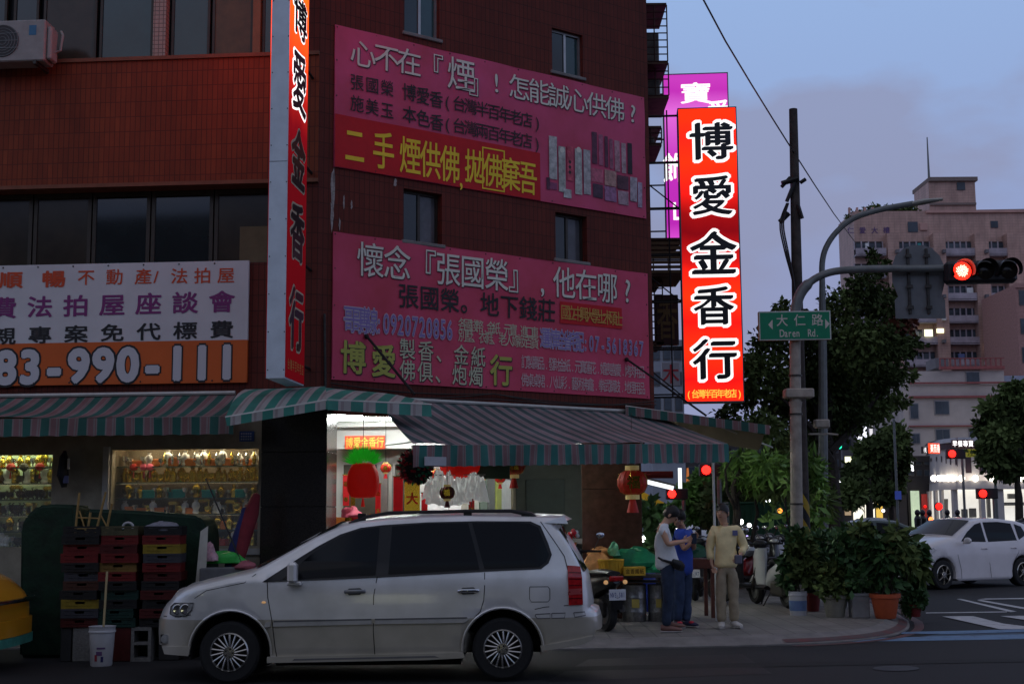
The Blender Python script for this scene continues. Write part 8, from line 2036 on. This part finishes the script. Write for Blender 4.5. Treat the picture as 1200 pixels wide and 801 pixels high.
lsign('light_box', 'tiny teal lamp board right of the frangipani stem', 853, 857, 563, 566, 48.0, (.2, .8, .8), 1.2, '')
# far facades closing the street
def facade(label, x0, x1, ytop, Yd, mt, cols_, rows_, lit_p=.1, wy0=None, rail=True, depth=8, glass=GLB):
    a_ = PY(x0, ytop, Yd); b_ = PY(x1, ytop, Yd); t = thing('street_building', label, 'building', (a_.x, Yd, 0)); W_ = b_.x - a_.x; H_ = a_.z
    MB().box(0, W_, 0, depth, 0, H_).build('wall', mt, t)
    MB().box(-.1, W_ + .1, -.15, .0, H_ - .3, H_ + .05).build('cornice', mt, t)
    cw = W_ / cols_; rh = (H_ - 3.6) / max(1, rows_)
    for r_ in range(rows_):
        for c_ in range(cols_):
            l_ = rnd.random() < lit_p
            o = MB().box(c_ * cw + cw * .15, (c_ + 1) * cw - cw * .15, -.05, .01, 3.6 + r_ * rh + rh * .25, 3.6 + r_ * rh + rh * .8).build('window', mat('far_window_frame', (.12, .11, .11), .6), t)
            MB().box(c_ * cw + cw * .19, (c_ + 1) * cw - cw * .19, -.07, -.052, 3.6 + r_ * rh + rh * .3, 3.6 + r_ * rh + rh * .76).build('pane', WINL if l_ else glass, o)
    return t, W_, H_
SHOPW = mat('lit_shop_front', (.95, .92, .8), .5, emit=1.2, ecol=(1, .93, .75), var=.5, scale=1.0)
SHOPY = mat('yellow_lit_shop_front', (.9, .6, .1), .5, emit=.7, ecol=(1, .6, .1), var=.5, scale=1.2)
facade('grey street building with barred windows left of the beige block', 1022, 1066, 440, 98, GREYW, 4, 6, .06)
facade('dull grey building behind the dark tree with few lit windows', 985, 1022, 470, 104, GREYW, 3, 5, .12)
t1_, W_, H_ = facade('dark low building with bright shop fronts below the light boxes', 985, 1062, 572, 78, DKW, 6, 0, 0)
for a_, b_, y0, y1, mt_ in ((.18, .34, 1.2, 2.9, SHOPW), (.36, .50, .8, 2.6, SHOPW), (.53, .62, .6, 2.6, SHOPY), (.64, .74, 2.6, 3.0, SHOPW), (.05, .14, 1.5, 2.8, mat('dim_warm_front', (.4, .3, .2), emit=.3, ecol=(1, .7, .4)))): MB().box(W_ * a_, W_ * b_, -.1, .0, y0, y1).build('lit_front', mt_, t1_)
t2_, W_, H_ = facade('dark building with a lit doorway left of the curved shop', 1062, 1090, 535, 80, DKW, 3, 2, 0)
MB().box(W_ * .1, W_ * .45, -.1, 0, .6, 2.9).build('lit_front', mat('dim_green_front', (.5, .6, .4), emit=.45, ecol=(.8, 1, .7), var=.5, scale=1.5), t2_); MB().box(W_ * .55, W_ * .9, -.1, 0, .3, 2.7).build('red_front', mat('dim_red_front', (.3, .02, .02), emit=.12, ecol=(1, .1, .08)), t2_)
facade('dim brown building closing the side street on the left', 700, 838, 530, 105, DKW, 8, 3, .25)
facade('dark building behind the trees beyond the scooters', 838, 985, 520, 92, DKW, 9, 3, .15)
facade('pale blue-grey flats seen past the side of the red building', 762, 800, 400, 60, mat('pale_blue_grey_wall', (.28, .30, .34), .8, var=.2, scale=.5), 3, 5, .0)
facade('dark red block at the far right edge behind the beige block', 1190, 1290, 333, 108, mat('dark_red_render', (.42, .23, .20), .8, var=.2), 5, 7, .0)
# red characters on the pale flats
lsign('shop_sign', 'red lettered white sign glimpsed between the awning and the red sign', 776, 797, 424, 452, 40.0, (.28, .26, .28), .0, '木', (.35, .02, .03), 0)
# cages and ledges on the side of the red building
for i, (y0, y1, x1_) in enumerate(((6, 72, 781), (74, 112, 783), (150, 168, 775), (281, 320, 800), (330, 400, 776))):
    Yd = E.y + 2.0 + i * .3; a_ = PY(768 if i > 2 else 757, y1, Yd); b_ = PY(x1_, y0, Yd)
    cg = thing('window_cage', ['rusty window cage at the top right edge of the red building', 'lower rusty window cage on the side of the red building', 'small metal ledge beside the upper pink banner', 'corrugated metal canopy behind the signs', 'narrow metal cage beside the lower pink banner'][i], 'cage', (a_.x - .3, Yd, a_.z))
    w_, h_ = b_.x - a_.x + .3, b_.z - a_.z
    m = MB(); n = max(3, int(h_ / .12))
    for k in range(n + 1): m.tube([(0, 0, h_ * k / n), (w_, 0, h_ * k / n)], .012, 4)
    for k in range(4): m.tube([(w_ * k / 3, 0, 0), (w_ * k / 3, 0, h_)], .012, 4)
    m.build('bars', mat('rusty_bars', (.05, .025, .018), .8), cg)
    MB().box(0, w_, .0, 1.2, -.05, 0).box(0, w_, 0, 1.2, h_, h_ + .04).build('tray', mat('rusty_sheet', (.09, .045, .03), .8, var=.4, scale=6), cg)
    if i < 3: MB().box(.05, w_ * .8, .1, .7, .0, h_ * .55, .02).build('old_unit', mat('grimy_unit', (.10, .09, .08), .8, var=.4, scale=6), cg)
    if i == 3: m = MB(); [m.box(0, w_, -.02, .02, h_ * k / 7, h_ * (k + .6) / 7) for k in range(7)]; m.build('slats', mat('brown_slat', (.16, .10, .05), .7), cg)
pgs = lsign('menu_sign', 'brown-red vertical sign with gold characters under the metal canopy', 769, 796, 344, 404, E.y + 3.2, (.05, .015, .015), .0, '香', (.16, .09, .03), .0)

# --- signal lamps far away ---
def lamp(label, px_, py_, Yd, r_, col, e_, pole=True):
    t = thing('far_traffic_light', label, 'traffic light', PY(px_, py_, Yd)); MB().ball((0, -.1, 0), r_, n=10, m=6).build('lens', mat('far_lens_' + ('red' if col[0] > .5 else 'green') + str(e_), col, emit=e_, var=0), t, True)
    MB().box(-r_ * 1.3, r_ * 4.0, .0, .2, -r_ * 1.3, r_ * 1.3, .02).build('housing', HB, t)
    if pole: MB().tube([(r_ * 3, .1, -t.location.z), (r_ * 3, .1, 0)], .06, 6).build('pole', GALV, t)
RC, GC = (1, .012, .008), (.02, .75, .45)
lamp('red far traffic light in front of the white corner shop fascia', 1115, 531.5, 62, .17, RC, 5); lamp('lower red far traffic light in front of the bright shop window', 1151, 578, 58, .17, RC, 4)
lamp('small green far traffic light left of the dark tree branch', 983, 523, 60, .11, GC, 2, False); lamp('green lamp at the left edge of the right-hand tree', 1156, 546, 60, .13, GC, 2)
lamp('bright red traffic light under the right end of the centre awning', 827, 550.5, 34, .115, RC, 6); lamp('red traffic light left of the lit garden tree', 787, 578.5, 38, .115, RC, 6)
# vehicle lamps and riders far off
for label, px_, py_, Yd, r_, c_, e_ in (('red tail lamp of a far scooter before the curved shop', 1100.5, 593, 60, .16, RC, 3.0), ('orange tail lamp low behind the pale blue car', 1091, 608, 56, .10, (1, .2, .05), 3.0), ('faint red lamp behind the white hatchback roof', 1126, 609, 56, .07, RC, 2.0), ('red lamp above the dark building doorway', 1084, 593, 60, .07, RC, 1.5),
    ('bright white street lamp behind the brown column', 758.5, 585, 36, .12, (1, 1, 1), 9.0), ('bright white scooter lamp left of the green container', 868, 611, 30.5, .065, (1, 1, 1), 6.0), ('white scooter lamp next to the brighter one', 878, 615, 31, .05, (1, 1, 1), 4.0), ('orange lamp in the leaves above the green container', 914, 598, 32, .06, (1, .35, .05), 2.0), ('slanting white light in the leaves', 900, 586, 33, .06, (1, 1, 1), 3.0),
    ('small orange lamp right of the one in the leaves', 925, 603, 32, .03, (1, .5, .2), 2.0), ('small blue-violet lamp among the scooters', 875.5, 629, 28, .04, (.6, .5, 1), 1.5), ('small white lamp far under the tree', 983, 565, 60, .12, (1, 1, 1), 2.5), ('tiny white lamp on the distant facade', 1035, 598, 60, .08, (1, 1, 1), 2.0)):
    t = thing('street_light_point', label, 'lamp', PY(px_, py_, Yd)); MB().ball((0, 0, 0), r_, n=10, m=6).build('bulb', mat('bulb_%d_%d_%d_%.1f' % (c_[0] * 9, c_[1] * 9, c_[2] * 9, e_), c_, emit=e_, ecol=c_, var=0), t, True); MB().lathe([(r_ * .8, -.02), (r_ * 1.15, .03), (r_ * .5, .12)], 10, (0, r_ * .6, 0), 'Y').build('casing', HB, t)
# yellow awning, orange spire and small lit things through the gap
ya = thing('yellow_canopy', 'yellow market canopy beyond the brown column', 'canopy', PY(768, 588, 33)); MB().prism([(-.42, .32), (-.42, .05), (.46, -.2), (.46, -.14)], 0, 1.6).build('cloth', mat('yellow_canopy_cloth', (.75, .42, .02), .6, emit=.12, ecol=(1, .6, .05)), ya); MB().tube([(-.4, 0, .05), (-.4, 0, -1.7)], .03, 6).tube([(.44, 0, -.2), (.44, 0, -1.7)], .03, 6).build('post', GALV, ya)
wl = thing('strip_lamp', 'slanted white strip lamps above the yellow canopy', 'lamp', PY(770, 567, 34)); MB().box(-.35, .42, 0, .08, -.05, .05).build('tube', mat('cool_strip', (1, 1, 1), emit=1.4, ecol=(.9, .97, 1)), wl); wl.rotation_euler[1] = R(14); MB().box(-.4, .45, .01, .12, .055, .1).build('housing', GALV, wl)
wl = thing('strip_lamp', 'short upright white strip lamp left of the orange spire', 'lamp', PY(797, 560, 40)); MB().box(-.05, .05, 0, .06, -.3, .3).build('tube', mat('cool_strip', (1, 1, 1), emit=1.4), wl)
sp_ = thing('lit_spire', 'slender orange-lit spire among the trees through the gap', 'tower', (PY(807, 600, 75).x, 75, 0)); zt_ = PY(807, 548, 75).z
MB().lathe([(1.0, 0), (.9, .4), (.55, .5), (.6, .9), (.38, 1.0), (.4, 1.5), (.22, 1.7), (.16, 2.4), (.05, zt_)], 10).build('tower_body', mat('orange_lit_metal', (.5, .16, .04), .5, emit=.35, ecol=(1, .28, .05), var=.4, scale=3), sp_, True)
for k in range(9):
    t = thing('string_light', 'tiny yellow string light bulb behind the scooters, %s' % nth(k), 'lamp', PY(796 + 5 * (k % 5), 586 + 5 * (k // 5), 44), 0, 'string lights behind the scooters'); MB().ball((0, 0, 0), .06, n=6, m=4).build('bulb', mat('yellow_bulb', (1, .8, .2), emit=4, ecol=(1, .8, .3)), t); MB().tube([(0, 0, .05), (0, 0, .15)], .015, 4).build('socket', HB, t)
# riders waiting at the far junction
for i, px_ in enumerate((1075, 1081, 1089, 1110, 1122)):
    Yd = 62 + i; t = thing('person', ['far helmeted rider in dark clothes left of the curved shop', 'second far rider with a dark helmet beside the first', 'far rider in black just left of the red tail lamp', 'far rider right of the red tail lamp', 'far figure in front of the bright shop window'][i], 'person', (PY(px_, 600, Yd).x, Yd, 0))
    MB().tube([(0, 0, .5), (0, .0, .9), (0, 0, 1.35), (0, 0, 1.5)], [(.2, .16), (.17, .14), (.24, .15), (.08, .08)], 10).build('jacket', BLACK, t, True); MB().ball((0, 0, 1.62), .13, .14, .15, 10, 7).build('helmet', mat('dark_helmet', (.03, .02, .025), .3), t, True)
    MB().tube([(-.1, 0, .55), (-.14, -.25, .5), (-.14, -.2, .05)], [.09, .08, .05], 6).build('leg', BLACK, t, True); MB().tube([(.1, 0, .55), (.14, -.25, .5), (.14, -.2, .05)], [.09, .08, .05], 6).build('leg', BLACK, t, True)

# air conditioner, upper left
a_ = FL.L(62, 45, .45); t0_, z0_ = FL.L(-34, 71, .45)[0], FL.L(20, 71, .45)[1]; z1_ = FL.L(20, 23, .45)[1]
ac = fthing('air_conditioner', 'off-white air conditioner unit fixed above the left parapet', 'air conditioner', FL, t0_, -.1, z0_)
wA, hA = a_[0] - t0_ - .12, z1_ - z0_
MB().box(0, wA, -.33, -.02, 0, hA, .015).build('casing', mat('off_white_casing', (.30, .29, .27), .6, var=.15), ac)
MB().box(wA + .001, wA + .07, -.28, -.06, .03, hA - .08, .02).build('side_cover', mat('off_white_casing', (.42, .42, .40), .5), ac)
MB().lathe([(.22, -.0), (.22, -.012)], 28, (wA * .42, -.332, hA / 2), 'Y').build('fan_opening', mat('ac_dark', (.05, .05, .05), .7), ac)
m = MB(); [m.lathe([(r_, -.014), (r_ + .006, -.016), (r_ + .008, -.014)], 24, (wA * .42, -.332, hA / 2), 'Y', caps=False) for r_ in (.05, .09, .13, .17, .21)]; [m.box(wA * .42 - .22, wA * .42 + .22, -.3495, -.3475, hA / 2 - .004 + z, hA / 2 + .004 + z) for z in (-.1, 0, .1)]; m.build('fan_grille', GALV, ac)
m = MB(); m.box(wA * .78, wA * .88, -.333, -.331, hA * .62, hA * .86); m.build('maker_label', mat('blue_maker_label', (.04, .16, .28), .5), ac)
m = MB(); m.tube([(wA + .05, -.12, hA * .3), (wA + .13, -.12, hA * .35), (wA + .14, -.08, hA * .75), (wA + .08, 0, hA * .9)], .018, 6); m.build('pipe', mat('off_white_casing', (.42, .42, .40), .5), ac)
m = MB(); [m.box(x - .02, x + .02, -.35, .1, -.05, -.002) for x in (.12, wA - .12)]; m.build('bracket', STEEL, ac)

# buildings on the opposite side of the road (behind the viewer): unseen, added to darken the reflections and cut the sky light
for i, (x0, x1, h_, y_) in enumerate(((-60, -26, 10, -9), (-25.5, -6, 12, -8.5), (-5.5, 9, 9.5, -9), (9.5, 30, 11, -8.5))):
    t = thing('added_opposite_building', ['added unseen wide four-storey building far left across the road', 'added unseen tall building across the road to the left', 'added unseen three-storey house straight across the road', 'added unseen five-storey block across the road to the right'][i], 'building', (x0, y_, 0))
    MB().box(0, x1 - x0, -8, 0, 0, h_).build('wall', GREYW if i % 2 else DKW, t)
    nc = int((x1 - x0) / 4)
    for r_ in range(int(h_ / 3.3)):
        for c_ in range(nc):
            MB().box(c_ * 4 + 1, c_ * 4 + 3.1, 0, .05, 1 + r_ * 3.3, 2.6 + r_ * 3.3).build('window', GLB if rnd.random() < .85 else WINL, t)  # a few glowing panes added for warm glints on the van
